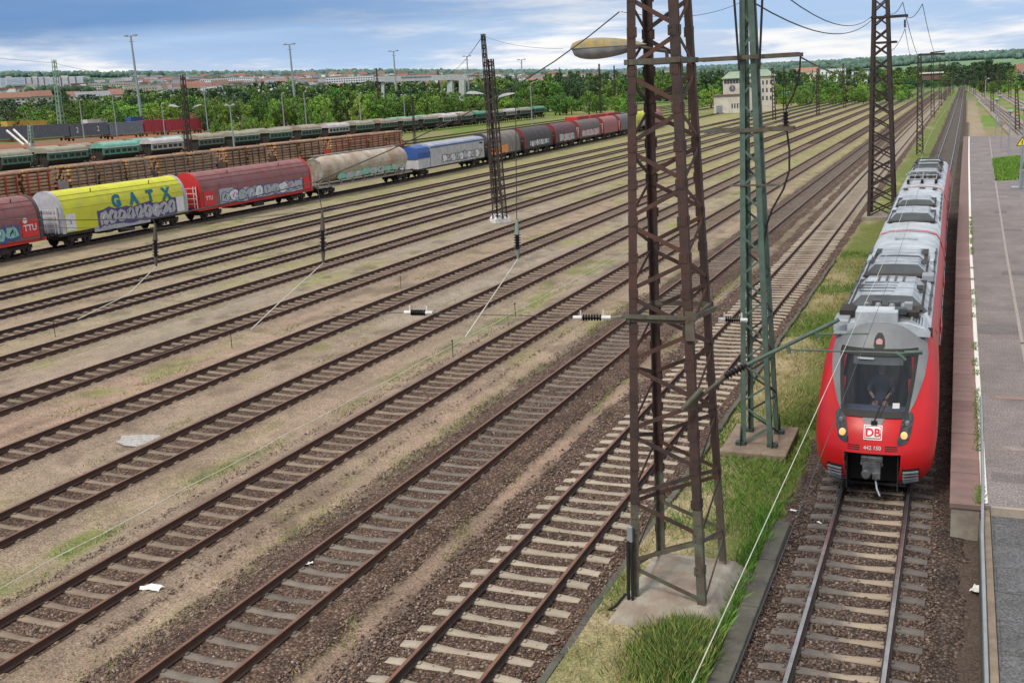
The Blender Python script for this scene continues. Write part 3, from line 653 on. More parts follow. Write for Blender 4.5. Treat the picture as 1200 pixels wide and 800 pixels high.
small_mast((702,75), (704.5,136), .45, 'dark mast left of the brown one, behind the red container', MT['mast_dark'], 14, True)
small_mast((719.5,77), (721.5,132), .40, 'dark mast beside the rust brown foreground mast, next to its twin', MT['mast_dark'], 14, True)
small_mast((806,60), (810,160), .35, 'thin mast seen between the legs of the foreground mast', MT['mast_dark'], 16, True)
for i, (a, b_) in enumerate((((905,79),(907.5,141)),((958,80),(958.5,135)),((952,82),(953,112)),((988,74),(990,127)),((1010.6,88),(1011,115)),((919,78),(920,140)))):
    small_mast(a, b_, .42, 'dark mast among the far tracks near the signal box', MT['mast_dark'], 14, i in (0,1,3), grp='masts beyond the signal box')
RB = ((1078,66,181),(1093,61,138),(1102,67,125),(1107.5,71,118),(1113,73,113),(1117,76,110))
for i, (px, pt, pb) in enumerate(RB):
    nm = 'latticed mast first in the line beside the empty track behind the train' if i == 0 else ('second mast in the line behind the train, the tallest' if i == 1 else 'far mast in the line beside the empty track behind the train')
    r = small_mast((px-.5, pt), (px, pb), .42, nm, MT['mast_dark'], 16, True, grp='masts in line behind the train')
p1 = V(1078,66,141); mb = MB(); mb.bar(V(1076,64.5,141), V(1108,63,141), .25, .2, side=(0,0,1)); mb.tube([V(1090,62,141), V(1107,60,141)], .07)
tag(mb.build('cross_beam', MT['mast_dark']), 'dark horizontal beam joining the tops of the two masts behind the train', 'beam')
# ------------------------------------------------------------------ wires
def sag(a, b, s, n=14):
    a, b = Vector(a), Vector(b); return [a.lerp(b, i/n)-Vector((0,0,4*s*(i/n)*(1-i/n))) for i in range(n+1)]
def wire(pts, r, label, m=MT['wire'], nm='overhead_wire', cat='overhead wire', grp='overhead wires'):
    mb = MB(); mb.tube(pts, r, 5); o = mb.build(nm, m, smooth=True); tag(o, label, cat, grp); return o
def cwx(y): return float(drift(-1.62, y))-.03+.12*math.sin(y/20)
for dx, lb in ((0,'bright contact wire running down from the train to the lower edge'),(.26,'darker contact wire just right of the bright one over the train track')):
    ys = [5,8,12,17.75,25,35,50,65,78,100,140,200,300]
    wire([(cwx(y)+dx, y, 5.55+.0*y) for y in ys], .0048 if not dx else .0045, lb, MT['wire_pale'] if not dx else MT['wire'])
ins_px = [(606,265,297,7.36,'T'), (378,255,302,11.45,''), (182,270,306,15.55,'')]
U_ = [V(726,14,17.8), V(690,43,17.8), V(650,72,17.8), V(604,101,17.8), V(540,137,17.8), V(455,177,17.8), V(371,213,17.8), V(240,244,17.8), V(179,256,17.8), V(90,258,17.8), V(-60,257,17.8)]
hs = wire(U_, .011, 'head span wire sagging from the rust brown mast across to the yellow wagon')
wire([V(-60,266,17.8), V(183,268,17.8), V(378,246,17.8), V(420,240,17.8)], .006, 'thin lower span wire crossing in front of the yellow wagon')
wire([V(700,372,17.7), V(505,367,17.8)], .007, 'taut thin wire between the two insulators left of the mast')
wire([V(476,366,17.8), V(389,370,17.8)], .007, 'short wire left of the free hanging insulator')
tops = [(604,101),(371,213),(179,257)]
bots = [[(545,395)],[(330,352),(294,386)],[(150,345),(91,374)]]
for i, (px, ya, yb, _, _2) in enumerate(ins_px):
    nmL = ('right', 'middle', 'left')[i]
    t = tag(empty('hanging_insulator', V(px, ya, 17.8)), '%s of the three black insulators hanging on vertical drop wires' % {'right':'rightmost','middle':'middle one','left':'leftmost'}[nmL], 'insulator', 'insulators hanging over the tracks')
    mb = MB(); a, b_ = V(px, lerp(ya,yb,.28), 17.8), V(px+.5, lerp(ya,yb,.85), 17.8); ribs(mb, a, b_, .07, 6); cen(mb.build('insulator', MT['black_ins'], smooth=True), t)
    mb = MB(); mb.tube([V(px-.5, ya-8, 17.8), V(px, lerp(ya,yb,.3), 17.8)], [.02,.05], 8); mb.tube([b_, V(px+1, yb+6, 17.8)], [.045,.02], 8); cen(mb.build('end_fitting', MT['moss_steel'] if i else MT['mast_green'], smooth=True), t)
    wire([V(*tops[i],17.8), V(px-.5, ya-8, 17.8)], .008, 'vertical drop wire above the %s hanging insulator' % nmL)
    pts = [V(px+1, yb+6, 17.8)]+[V(x_,y_,15.5-1.3*k) for k,(x_,y_) in enumerate(bots[i])]
    wire(pts, .010, 'pale slanting wire below the %s hanging insulator' % nmL, MT['wire_pale'])
t = tag(empty('span_insulator', V(490,366,17.8)), 'black horizontal insulator hanging free over the fourth track', 'insulator')
h_ins(V(474,366,17.8), V(507,366.5,17.8), t)
pd = [V(1023,22,78.6), V(1023,24,78.6)]
wire(sag((-5.1,28.5,11.6), pd[0], .9), .022, 'upper wire sagging from the green mast to the tall dark mast')
wire(sag((-4.6,20,12.6), V(1022,19,78.6), 1.2), .02, 'wire from above the frame to the arm of the tall dark mast')
wire(sag(V(938,67,28.3), V(1021,79,78.6), .5), .022, 'lower wire from the green cross arm to the tall dark mast')
wire(sag(V(868,3,28.5), V(728,14,18.6), .2), .006, 'short wire between the tops of the two near masts')
iz = V(1060.5,34,78.5)
wire(sag(iz, V(1075,90,230), 1.), .018, 'thin wire falling from the mast insulator to the far masts')
wire(sag(V(1058,3,60), V(1091,62,141), 2.), .018, 'long thin wire toward the portal behind the train')
wire(sag(V(1081,5,60), V(1104,66,190), 1.5), .018, 'right hand thin wire toward the far masts behind the train')
wire(sag(V(1081,5,60), V(1062,20,78.5), .3), .018, 'short wire from the arm of the tall dark mast up to the right')
wire(sag(V(1058,3,60), V(1041,15,78.5), .3), .018, 'short wire from the tall dark mast up to the right')
wire(sag(iz, V(1043,60,79.5), .3), .018, 'slack wire from the mast insulator back to the tall dark mast')
b = G(75,172,0); wire([V(-80,62,b.y*.9), V(63,74,b.y)], .05, 'distant wire left of the tall pale green mast'); wire(sag(V(63,74,b.y), V(215,90,b.y*.95), 1.5), .05, 'distant wire right of the tall pale green mast')
wire(sag(V(566,42,90), V(516,82,300), 2.), .03, 'wire from the thin mast down to the mast at the gantry crane')
wire(sag(V(566,42,90), V(660,57,60), .3), .012, 'faint wire from the thin mast toward the lamp')
# signal wires on the ground
def gwire(x0, y0, y1, lab, r=.012):
    pts = [(float(drift(x0, y)), y, .02+.05*math.cos((y-y0)*2*math.pi/9)**2) for y in np.arange(y0, y1, 1.5)]
    o = wire(pts, r, lab, MT['wire_pale'], 'signal_cable', 'cable', 'cables lying along the tracks'); return o
gwire(-18.35, 12, 70, 'pale cable running along the left side of the fourth track')
gwire(-33.3, 30, 120, 'thin grey cable running from the dark mast foot to the left')
# marker posts between the tracks
for i, (px, py) in enumerate(((272,408),(531,418),(604,372),(65,395),(470,338))):
    b = G(px, py, -.25); mb = MB(); mb.tube([(0,0,0),(0,0,.62)], .016, 6); mb.box((0,0,.64), (.06,.04,.06)); o = mb.build('marker_post', MT['black'], loc=b); tag(o, 'thin dark cable post standing between two tracks', 'post', 'cable posts between the tracks')
# ------------------------------------------------------------------ retaining wall, platform
mb = MB()
for i in range(9):
    y0 = 4+i*2.1; y1 = y0+2.08; xa = -3.58; y1 = min(y1, 22.9)
    mb.box((xa+.17+random.uniform(-.012,.012), (y0+y1)/2, -.16), (.36, y1-y0, .36+random.uniform(-.015,.015)))
tag(mb.build('retaining_wall', MT['black_conc'], bev=.02), 'low blackened concrete wall between the grass verge and the train track', 'low wall')
mb = MB()
for i in range(60):
    y0 = 4+i*1.1
    if y0 < 60: mb.box((-6.2+random.uniform(-.03,.03), y0+.54, -.16), (.14, 1.07, .24))
tag(mb.build('kerb_edging', MT['black_conc'], bev=.01), 'dark stone edging between the pale sleeper track and the grass verge', 'edging')
PZ = .55
def pav_mat(name, c, cell=(.1,.1), j=.5):
    m = bpy.data.materials.new(name); m.use_nodes = True; n = m.node_tree.nodes; l = m.node_tree.links; b = n['Principled BSDF']; b.inputs['Roughness'].default_value = .9
    g = n.new('ShaderNodeNewGeometry'); br = n.new('ShaderNodeTexBrick'); mp = n.new('ShaderNodeMapping'); mp.inputs['Rotation'].default_value = (0,0,.0); l.new(g.outputs['Position'], mp.inputs[0]); l.new(mp.outputs[0], br.inputs['Vector'])
    br.inputs['Color1'].default_value = (*c, 1); br.inputs['Color2'].default_value = (*[k*.86 for k in c], 1); br.inputs['Mortar'].default_value = (*[k*j for k in c], 1)
    br.inputs['Scale'].default_value = 1; br.inputs['Brick Width'].default_value = cell[0]*2; br.inputs['Row Height'].default_value = cell[1]; br.inputs['Mortar Size'].default_value = .012
    t = n.new('ShaderNodeTexNoise'); t.inputs['Scale'].default_value = .55; t.inputs['Detail'].default_value = 8; t.inputs['Roughness'].default_value = .7; l.new(g.outputs['Position'], t.inputs['Vector'])
    r = n.new('ShaderNodeMapRange'); r.inputs[1].default_value = .3; r.inputs[2].default_value = .7; r.inputs[3].default_value = .7; r.inputs[4].default_value = 1.25; l.new(t.outputs['Fac'], r.inputs[0])
    t2 = n.new('ShaderNodeTexNoise'); t2.inputs['Scale'].default_value = 24; t2.inputs['Detail'].default_value = 3; l.new(g.outputs['Position'], t2.inputs['Vector'])
    r2 = n.new('ShaderNodeMapRange'); r2.inputs[1].default_value = .3; r2.inputs[2].default_value = .7; r2.inputs[3].default_value = .45; r2.inputs[4].default_value = 1.6; l.new(t2.outputs['Fac'], r2.inputs[0])
    mu = n.new('ShaderNodeMath'); mu.operation = 'MULTIPLY'; l.new(r.outputs[0], mu.inputs[0]); l.new(r2.outputs[0], mu.inputs[1])
    v = n.new('ShaderNodeVectorMath'); v.operation = 'SCALE'; l.new(br.outputs['Color'], v.inputs[0]); l.new(mu.outputs[0], v.inputs['Scale']); l.new(v.outputs[0], b.inputs['Base Color'])
    bp = n.new('ShaderNodeBump'); bp.inputs['Distance'].default_value = .01; l.new(br.outputs['Fac'], bp.inputs['Height']); bp.invert = True; l.new(bp.outputs[0], b.inputs['Normal']); return m
def ex(y): return float(np.interp(y, [23, 60, 120, 175], [.02, -.12, -.05, .1]))
PE = 165.
def strip(x0, x1, y0, y1, z, n=40, skirt=True, name='m'):
    mb = MB(); ys = [y0+(y1-y0)*(i/n)**1.3 for i in range(n+1)]
    P = [[(ex(y)+x0, y, -.4), (ex(y)+x0, y, z), (ex(y)+x1, y, z), (ex(y)+x1, y, -.4)] if skirt else [(ex(y)+x0, y, z), (ex(y)+x1, y, z)] for y in ys]
    mb.grid(P)
    if skirt: mb.add(P[0], [(3,2,1,0)]); mb.add(P[-1], [(0,1,2,3)])
    return mb
tag(strip(.66, 14, 23.6, PE, PZ-.01).build('platform', pav_mat('platform_setts', (.215,.188,.182), (.10,.10), .8)), kind='structure')
SLABM = mat('red_brown_slab', (.235,.145,.13), (.19,.12,.11), 2.5, .9, 0, .004, 60, c3=(.13,.105,.10), s3=2.2, a3=.4, rnd=.35)
edge = tag(empty('platform_edge', (0,23.5,0)), 'row of reddish brown slabs along the platform edge beside the train', 'platform edge')
y = 23.5; me = None; k = 0
while y < 62:
    mb = MB(); L = 1.0
    if me is None: mb.box((.33,.5,PZ-.04), (.63,.985,.10)); me = mb.mesh('slab', SLABM)
    o = link('edge_slab', me, edge, loc=(ex(y), y-23.5, random.uniform(-.006,.006))); y += L; k += 1
    if k > 38: break
mb = MB(); 
while y < PE: mb.box((ex(y)+.33, y+.5-23.5, PZ-.04), (.63,.985,.10)); y += 1
tag(mb.build('edge_slabs', SLABM, edge), kind='stuff')
mb = strip(.05, .62, 23.55, PE, PZ-.09); o = mb.build('edge_wall', MT['cap_grey'], edge); o.location = (0,-23.5,0)
wl = strip(.63, .775, 23.7, PE, PZ+.004, skirt=False).build('white_line', mat('worn_white_line', (.68,.68,.64), (.42,.40,.37), 9, .8, thr=(.55,.7))); tag(wl, kind='structure')
mb = MB(); P = []
for i in range(30):
    yy = 34+(PE-36)*(i/29)**1.2; x = float(np.interp(yy, [25, 36, 60, 100, 164], [2.0, 2.05, 2.2, 2.6, 3.3])); P.append([(x, yy, PZ-.004), (x+.11, yy, PZ-.004)])
mb.grid(P); tag(mb.build('pale_line', mat('faded_line', (.34,.30,.28), (.25,.21,.20), 7, .9)), kind='structure')
mb = MB()
for yy, x0, x1, wd in ((27.6,1.2,2.0,.3),(30.2,.78,14,.05),(36.0,.78,14,.05),(44,1.0,1.9,.16),(52,1.1,2.2,.12),(63,1,2.3,.14),(84,.9,2.6,.22),(101,.2,2.4,.3),(47.3,1.7,2.4,.1),(39,2.0,2.3,.16),(110,3,4.6,.3)):
    mb.box(((x0+x1)/2, yy, PZ-.009), (x1-x0, wd, .01))
tag(mb.build('joint_lines', mat('joint_pale', (.30,.25,.24), (.2,.17,.16), 4, .9)), kind='structure')
b = G(1186,466,PZ); mb = MB(); mb.box((b.x, b.y, PZ-.002), (.95,.30,.016)); tag(mb.build('manhole_cover', mat('cover_pink', (.27,.19,.165), (.2,.14,.125), 5, .8), bev=.005), 'flat brownish service cover set in the platform paving', 'cover')
RZ = .36
mb = MB(); rp = random.Random(4)
for k in range(16):
    yy = 26+k*k*.42+rp.uniform(-1,1); xx_ = rp.uniform(1.0,4.5); mb.box((xx_, yy, PZ-.0085-.0002*k), (rp.uniform(.5,1.6), rp.uniform(.4,1.8), .006), rp.uniform(-.05,.05))
tag(mb.build('patched_paving', pav_mat('patched', (.155,.14,.138), (.12,.12), .8)), kind='structure')
mb = MB()
for k in range(9): mb.box((1.6+k*1.5+rp.uniform(-.05,.05), 14.2, RZ+.002), (.02, 18.4, .004))
for k in range(8): mb.box((7.4, 6+k*2.3, RZ+.002), (12.9, .022, .0035))
tag(mb.build('ramp_joints', mat('mossy_joint', (.09,.11,.04), (.05,.05,.045), 8, .95)), kind='structure')
# lower ramp and kerb in the right corner
RZ = .36
tag(MB().box((7.4,14.2,RZ-.35), (13.1,18.7,.7)).build('ramp', pav_mat('ramp_asphalt', (.10,.10,.105), (.9,1.1), .7)), kind='structure')
mb = MB(); mb.box((.77,14.2,RZ-.28), (.13,18.9,.75)); o = mb.build('concrete_kerb', MT['concrete_brown'], bev=.015); tag(o, 'pale concrete kerb along the lower path at the right', 'kerb')
mb = MB(); mb.box((7.4,23.55,PZ-.35), (13.1,.10,.71)); tag(mb.build('platform_step', MT['concrete_pale'], bev=.01), 'pale step edge where the platform meets the lower path', 'step edge')
mb = MB(); mb.tube([(.655,4,RZ+.06),(.655,16,RZ+.10),(.66,22,PZ-.02),(.70,24.5,PZ+.05),(.745,30,PZ+.04),(.75,32,PZ+.02)], .035, 8); tag(mb.build('cable_pipe', MT['galv'], smooth=True), 'long grey pipe running along the kerb onto the platform edge', 'pipe')
mb = MB(); mb.box((.655,13.6,-.05), (.07,19.5,.75)); tag(mb.build('side_wall', MT['black_conc']), 'dark side wall below the pipe, facing the ballast', 'low wall')
# moss joints on ramp
# ------------------------------------------------------------------ the train
def tx_(y): return float(drift(-1.62, y))-.05
def text_obj(name, s, size, m, parent, loc, rx=0, ry=0, rz=0, ext=.004, bold=.0, spacing=1.):
    cu = bpy.data.curves.new(name, 'FONT'); cu.body = s; cu.size = size; cu.align_x = 'CENTER'; cu.align_y = 'CENTER'; cu.extrude = ext; cu.offset = bold; cu.space_character = spacing
    o = bpy.data.objects.new(name, cu); col.objects.link(o); dg = bpy.context.evaluated_depsgraph_get(); dg.update()
    me = bpy.data.meshes.new_from_object(o.evaluated_get(dg)); bpy.data.objects.remove(o)
    me.materials.clear(); me.materials.append(m); oo = link(name, me, parent, loc=loc); oo.rotation_euler = (rx, ry, rz); return oo
ZL = [.22,.35,.5,.75,1.12,1.25,1.5,1.75,2.0,2.3,2.6,2.9,3.15,3.35,3.5,3.62,3.72,3.8]
Y0 = [.55,.30,.14,.03,.0,.05,.14,.30,.52,.84,1.17,1.52,1.78,1.94,2.06,2.18,2.34,2.6]
WD = [1.10,1.24,1.33,1.41,1.45,1.465,1.47,1.47,1.47,1.455,1.43,1.38,1.31,1.22,1.10,.96,.78,.5]
def prof(z): return float(np.interp(z, ZL, Y0)), float(np.interp(z, ZL, WD))
LN = 1.75; NE = 2.7
def LNZ(z): return float(np.interp(z, [.2, 1.1, 2.0], [1.05, 1.3, 1.6]))
def FY(x, z):                     # front surface: y at (x, z)
    y0, wdt = prof(z); q = min(1, abs(x)/wdt); return y0 + LNZ(z)*(1-(max(0, 1-q**NE))**(1/NE))
def train_car(kind, y0, L, flip=False, label=None):
    cxm = tx_(y0+L/2); dirx = (tx_(y0+L)-tx_(y0))/L
    root = empty('train_car', (tx_(y0+.0), y0, 0), label, 'train car', 'coupled cars of the red passenger train', rz=-math.atan(dirx))
    root.scale = (.945, 1, 1)
    S = 4.6 if kind == 'cab' else 0.0
    prof2 = [(1.22,.35),(1.36,.7),(1.41,1.1),(1.42,2.1),(1.39,2.6),(1.33,3.0),(1.20,3.36),(1.06,3.55),(.9,3.60)]
    body = MB()
    # nose loft
    if kind == 'cab':
        P = []
        for z in ZL:
            yy, wdt = prof(z); row = []
            for k in range(-22, 23):
                t = k/22*math.pi/2; s_, c_ = math.sin(t), math.cos(t)
                x = wdt*math.copysign(abs(s_)**(2/NE), s_); y = yy+LNZ(z)*(1-abs(c_)**(2/NE)); row.append((x, y, z))
            # extend both sides back to S
            row = [(-float(np.interp(z, [p[1] for p in prof2], [p[0] for p in prof2])) if z > .35 else -1.24, S, z)]+row+[(float(np.interp(z, [p[1] for p in prof2], [p[0] for p in prof2])) if z > .35 else 1.24, S, z)]
            P.append(row)
        # cut the coupler opening
        b0 = len(body.v); m_, n_ = len(P), len(P[0]); body.v += [tuple(p) for r in P for p in r]
        for i in range(m_-1):
            for j in range(n_-1):
                cx_ = (P[i][j][0]+P[i][j+1][0])/2
                if P[i+1][j][2] <= 1.13 and abs(cx_) < .60: continue
                if P[i][j][2] >= 1.99 and P[i+1][j][2] <= 3.16 and abs(cx_) < .80: continue
                body.f.append((b0+i*n_+j, b0+i*n_+j+1, b0+(i+1)*n_+j+1, b0+(i+1)*n_+j)); body.m.append(1 if P[i][j][2] < .34 else (3 if P[i][j][2] > 3.3 else 0))
        body.mi = 0
    body.mi = 0; body.sheet([(-a, b) for a, b in prof2[:6]], S, L) ; body.sheet(prof2[:6][::-1], S, L)
    body.mi = 2; body.sheet([(-a, b) for a, b in prof2[5:]], S, L) ; body.sheet(prof2[5:][::-1], S, L)
    for yy in ([S, L] if kind != 'cab' else [L]):
        body.mi = 0; body.add([(x, yy, z) for x, z in [(-a, b) for a, b in prof2]+prof2[::-1]], [tuple(range(2*len(prof2)))])
    o = body.build('body', [MT['red'], MT['galv'], MT['roof_stripe'], MT['cab_grey']], root, smooth=True)
    mb = MB(); mb.grid([[(-1.20, yy, 3.395),(-1.06, yy, 3.59),(-.7, yy, 3.70),(0, yy, 3.74),(.7, yy, 3.70),(1.06, yy, 3.59),(1.20, yy, 3.395)] for yy in np.linspace((2.3 if kind == 'cab' else .12), L-.12, 12)])
    for yy in ((2.3 if kind == 'cab' else .12), L-.12): mb.add([(-1.20,yy,3.395),(-1.06,yy,3.59),(-.7,yy,3.70),(0,yy,3.74),(.7,yy,3.70),(1.06,yy,3.59),(1.20,yy,3.395)], [tuple(range(7))])
    mb.build('roof', MT['roof_grey'], root, smooth=True)
    # roof seams
    mb = MB()
    for yy in np.arange(S+1.2 if S else 1., L-.5, 1.9): mb.sheet([(-1.12,3.53),(-.7,3.706),(0,3.746),(.7,3.706),(1.12,3.53)], yy, yy+.03)
    mb.build('roof_seams', MT['fair_grey'], root)
    # windows and doors both sides
    for sx in (-1, 1):
        y = S+.4 if kind == 'cab' else .9; k = 0
        while y < L-1.6:
            isdoor = k in (1, 5) ; wd_ = 1.4 if isdoor else 1.7
            xo = 1.424*sx
            mb = MB()
            if isdoor:
                mb.box((xo, y+.7, 1.65), (.02, 1.35, 2.0)); d = mb.build('door', MT['side_red'], root)
                mb = MB(); mb.box((xo+.012*sx, y+.37, 2.0), (.012,.5,.95)); mb.box((xo+.012*sx, y+1.03, 2.0), (.012,.5,.95)); mb.build('door_window', MT['glass'], d)
            else:
                mb.box((xo-.004*sx, y+.85, 2.08), (.02, 1.6, .95)); mb.build('window', MT['glass'], root)
            y += wd_+.12; k += 1
        mb = MB(); mb.sheet([(sx*1.428,1.32),(sx*1.428,1.42)], S, L-.1); mb.build('side_stripe', MT['white_paint'], root)
        # painted tags on the right flank
    # underframe, wheels
    mb = MB(); mb.box((0, (S+L)/2, .55), (2.3, L-S-1, .5)); mb.build('underframe', MT['under'], root)
    for yc in ((3.6, L-1.2) if kind == 'cab' else (1.4, L-1.4)):
        mb = MB()
        mb.box((0, yc, .55), (2.1,2.9,.3)); 
        for dy in (-1.2, 1.2):
            for s in (-1, 1): mb.lathe([(.38,s*.68),(.42,s*.70),(.42,s*.80)], (0, yc+dy, .42), 18, 'x')
        mb.build('bogie', MT['under'], root, smooth=True)
    return root
def fairing(root, y0, L, hw, h, style='dome', mat1='fair_grey'):
    # octagonal roof unit: sloping sides, chamfered ends
    z0 = 3.60; zt = z0+h; e = min(.55, L*.22)
    mb = MB(); lo = [(-hw,y0,z0),(hw,y0,z0),(hw,y0+L,z0),(-hw,y0+L,z0)]
    prof_ = [(-hw,z0),(-hw*.62,zt-.02),(0,zt),(hw*.62,zt-.02),(hw,z0)]
    mb.sheet(prof_, y0+e, y0+L-e)
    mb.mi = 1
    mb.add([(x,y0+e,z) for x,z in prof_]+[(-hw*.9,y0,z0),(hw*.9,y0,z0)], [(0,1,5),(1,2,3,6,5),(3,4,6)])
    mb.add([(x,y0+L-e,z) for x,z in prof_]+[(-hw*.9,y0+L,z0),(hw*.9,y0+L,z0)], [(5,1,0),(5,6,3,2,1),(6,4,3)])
    m2 = MB(); m2.box((0,y0+L/2,3.735),(hw*1.8,L+.35,.05)); m2.build('fairing_gap_shade', MT['under'], root)  # thin dark sheet painting in the gap and shadow around the unit
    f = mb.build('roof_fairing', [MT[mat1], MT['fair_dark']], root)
    mb = MB()
    for yy in (y0+L*.40, y0+L*.62, y0+L*.8): mb.sheet([(x*1.004, z+.012) for x, z in prof_], yy, yy+.035)
    for s in (-1, 1):
        for k in range(6): a = hw*.72; mb.box((s*a, y0+L*.5+k*.09, z0+(zt-z0)*.75), (.28,.035,.05))
    mb.build('vent_slats', MT['fair_dark'], f); return f
def roofkit(root, L, pan=False, cab=True):
    if cab:
        # aerial boxes just behind the nose
        mb = MB(); mb.box((-.12, 2.65, 3.84), (1.05, .66, .30)); mb.build('roof_box', MT['roof_grey'], root, bev=.03)
        mb = MB(); mb.box((-1.0, 2.75, 3.60), (.38, .9, .30)); mb.build('roof_box', MT['fair_grey'], root, bev=.03)
        mb = MB(); mb.prism([(.55,3.5),(1.12,3.40),(1.08,3.58),(.72,3.76)], 2.5, 3.7); g = mb.build('side_grille', MT['fair_grey'], root, bev=.01)
        mb = MB()
        for i in range(5):
            for j in range(7): mb.box((.78+.065*i, 2.6+.14*j, 3.745-.04*i), (.04,.09,.02))
        mb.build('grille_holes', MT['fair_dark'], g)
        mb = MB(); mb.box((-.1,3.35,3.79), (2.0,.85,.16)); mb.build('roof_recess', MT['under'], root)
        mb = MB()
        for x_ in (-.45,-.15,.2,.5): mb.lathe([(.09,3.7),(.09,3.92),(.06,3.98)], (x_, 3.45, 0), 10)
        mb.box((.62,3.35,3.9), (.2,.3,.25)); mb.build('roof_fittings', MT['galv'], root, smooth=True)
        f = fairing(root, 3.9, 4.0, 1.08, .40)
        mb = MB()
        for k in range(4): mb.box((-.3+.02*k, 5.0+.42*k, 3.99-.0), (.95,.10,.02))
        mb.build('hatch_lines', MT['fair_dark'], f)
        mb = MB()
        for x_ in (-.35,-.12,.12,.35): mb.box((x_, 6.9, 4.01), (.06,.8,.02))
        for k in range(4): mb.box((.72, 5.7+.22*k, 3.91-.06), (.38,.06,.05))
        mb.build('slots', MT['fair_dark'], f)
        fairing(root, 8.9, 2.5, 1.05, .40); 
        mb = MB(); mb.box((.98,8.8,3.72), (.35,.5,.22)); mb.build('roof_box', MT['galv'], root, bev=.03)
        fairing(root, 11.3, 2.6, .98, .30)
        mb = MB()
        for x_ in (-1.02, 1.02): mb.box((x_, 12.4, 3.66), (.12,1.2,.10))
        mb.box((0,16.6,3.76),(.8,.3,.06)); mb.build('roof_fittings', MT['fair_grey'], root)
    else:
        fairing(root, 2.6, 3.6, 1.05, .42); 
        mb = MB()
        for x_ in (-.75,.75): mb.box((x_, 15.6, 3.76), (.24,.4,.08))
        mb.box((.1,15.9,3.78),(.3,.2,.06)); mb.build('roof_vents', MT['fair_dark'], root)
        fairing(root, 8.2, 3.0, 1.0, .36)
def pantograph(root, y0):
    p = empty('pantograph', (0, y0, 0)); p.parent = root
    mb = MB()
    for (x, y) in ((-.75,0),(.0,0),(.75,0),(-.75,2.4),(.75,2.4)): mb.lathe([(.06,3.72),(.11,3.76),(.06,3.80),(.11,3.85),(.06,3.9),(.10,3.95)], (x,y,0), 10)
    mb.build('insulator_feet', MT['black_ins'], p, smooth=True)
    mb = MB(); mb.tube([(-.75,0,3.98),(.75,0,3.98),(.75,2.4,3.98),(-.75,2.4,3.98),(-.75,0,3.98)], .035); mb.tube([(0,.3,4.0),(0,2.3,4.12)], .05); mb.tube([(-.35,2.3,4.16),(0,.4,4.1),(.35,2.3,4.16)], .022)
    for y in (2.1,2.45): mb.tube([(-.98,y,4.0),(-.72,y,4.22),(.72,y,4.22),(.98,y,4.0)], .03)
    mb.build('pantograph_arm', MT['galv'], p, smooth=True)
car1 = train_car('cab', 24.72, 18.83, label='front car of the red passenger train with windscreen and white DB square on its nose')
roofkit(car1, 18.83)
car2 = train_car('mid', 43.85, 17.0, label='middle car of the red passenger train, between the two red roof joints'); roofkit(car2, 17., cab=False)
car3 = train_car('mid', 61.15, 18.3, label='rear car of the red passenger train, with the folded pantograph on its roof')
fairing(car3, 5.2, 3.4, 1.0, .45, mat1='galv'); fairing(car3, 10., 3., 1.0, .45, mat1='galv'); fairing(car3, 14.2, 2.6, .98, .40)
pantograph(car3, 1.4)
mb = MB()
for k in range(5): mb.box((-.72+.36*k, 4.6, 3.86), (.22,.5,.24)); 
mb.box((0,13.5,3.86),(1.7,.5,.25)); mb.box((.3,16.9,3.8),(1.,.4,.2)); mb.build('resistor_boxes', MT['under'], car3)
mb = MB(); mb.tube([(-.9,4.3,3.95),(-.9,13.2,3.95)], .03); mb.tube([(.92,4.3,3.92),(.92,13.2,3.92)], .03); mb.build('roof_cable', MT['black'], car3, smooth=True)
for par in (car1, car2):
    mb = MB()
    for s in (-1,1):
        mb.tube([(s*1.13,4.2,3.56),(s*1.13,15.5,3.56)], .025)
        for k in range(6): mb.box((s*1.12,5+k*1.9,3.55),(.10,.25,.08))
    mb.build('roof_cable', MT['fair_dark'], par, smooth=True)
mb = MB()
for x_, y_, w_, l_ in ((-.55,3.1,.35,.3),(.45,2.75,.3,.25),(-.2,3.75,.25,.2),(.25,3.6,.3,.3)): MB().box((x_,y_,3.93),(w_,l_,.16)).build('aerial', MT['fair_dark'], car1, bev=.02)
mb = MB(); mb.tube([(-.9,13.3,3.95),(-.7,13.5,4.2),(.7,13.5,4.2),(.9,13.3,3.95)], .05); mb.tube([(-.9,9.3,3.95),(-.7,9.5,4.15),(.7,9.5,4.15),(.9,9.3,3.95)], .04); mb.build('roof_hoops', MT['fair_dark'], car3, smooth=True)
for ya, yb, par in ((43.5, 43.9, car1), (60.8, 61.2, car2)):
    mb = MB(); mb.prism([(-1.3,.6),(1.3,.6),(1.36,2.6),(1.25,3.25),(1.04,3.52),(0,3.64),(-1.04,3.52),(-1.25,3.25),(-1.36,2.6)], 18.6 if par is car1 else 16.9, 19.2 if par is car1 else 17.4)
    mb.build('gangway_bellows', MT['under'], par)
    L = 18.83 if par is car1 else 17.0
    mb = MB()
    pr = [(-1.44,2.6),(-1.37,3.0),(-1.23,3.37),(-1.07,3.60),(-.7,3.735),(0,3.775),(.7,3.735),(1.07,3.60),(1.23,3.37),(1.37,3.0),(1.44,2.6)]
    mb.sheet([(a*1.006, b+.015) for a, b in pr], L-.22, L); mb.build('end_frame', MT['red'], par)
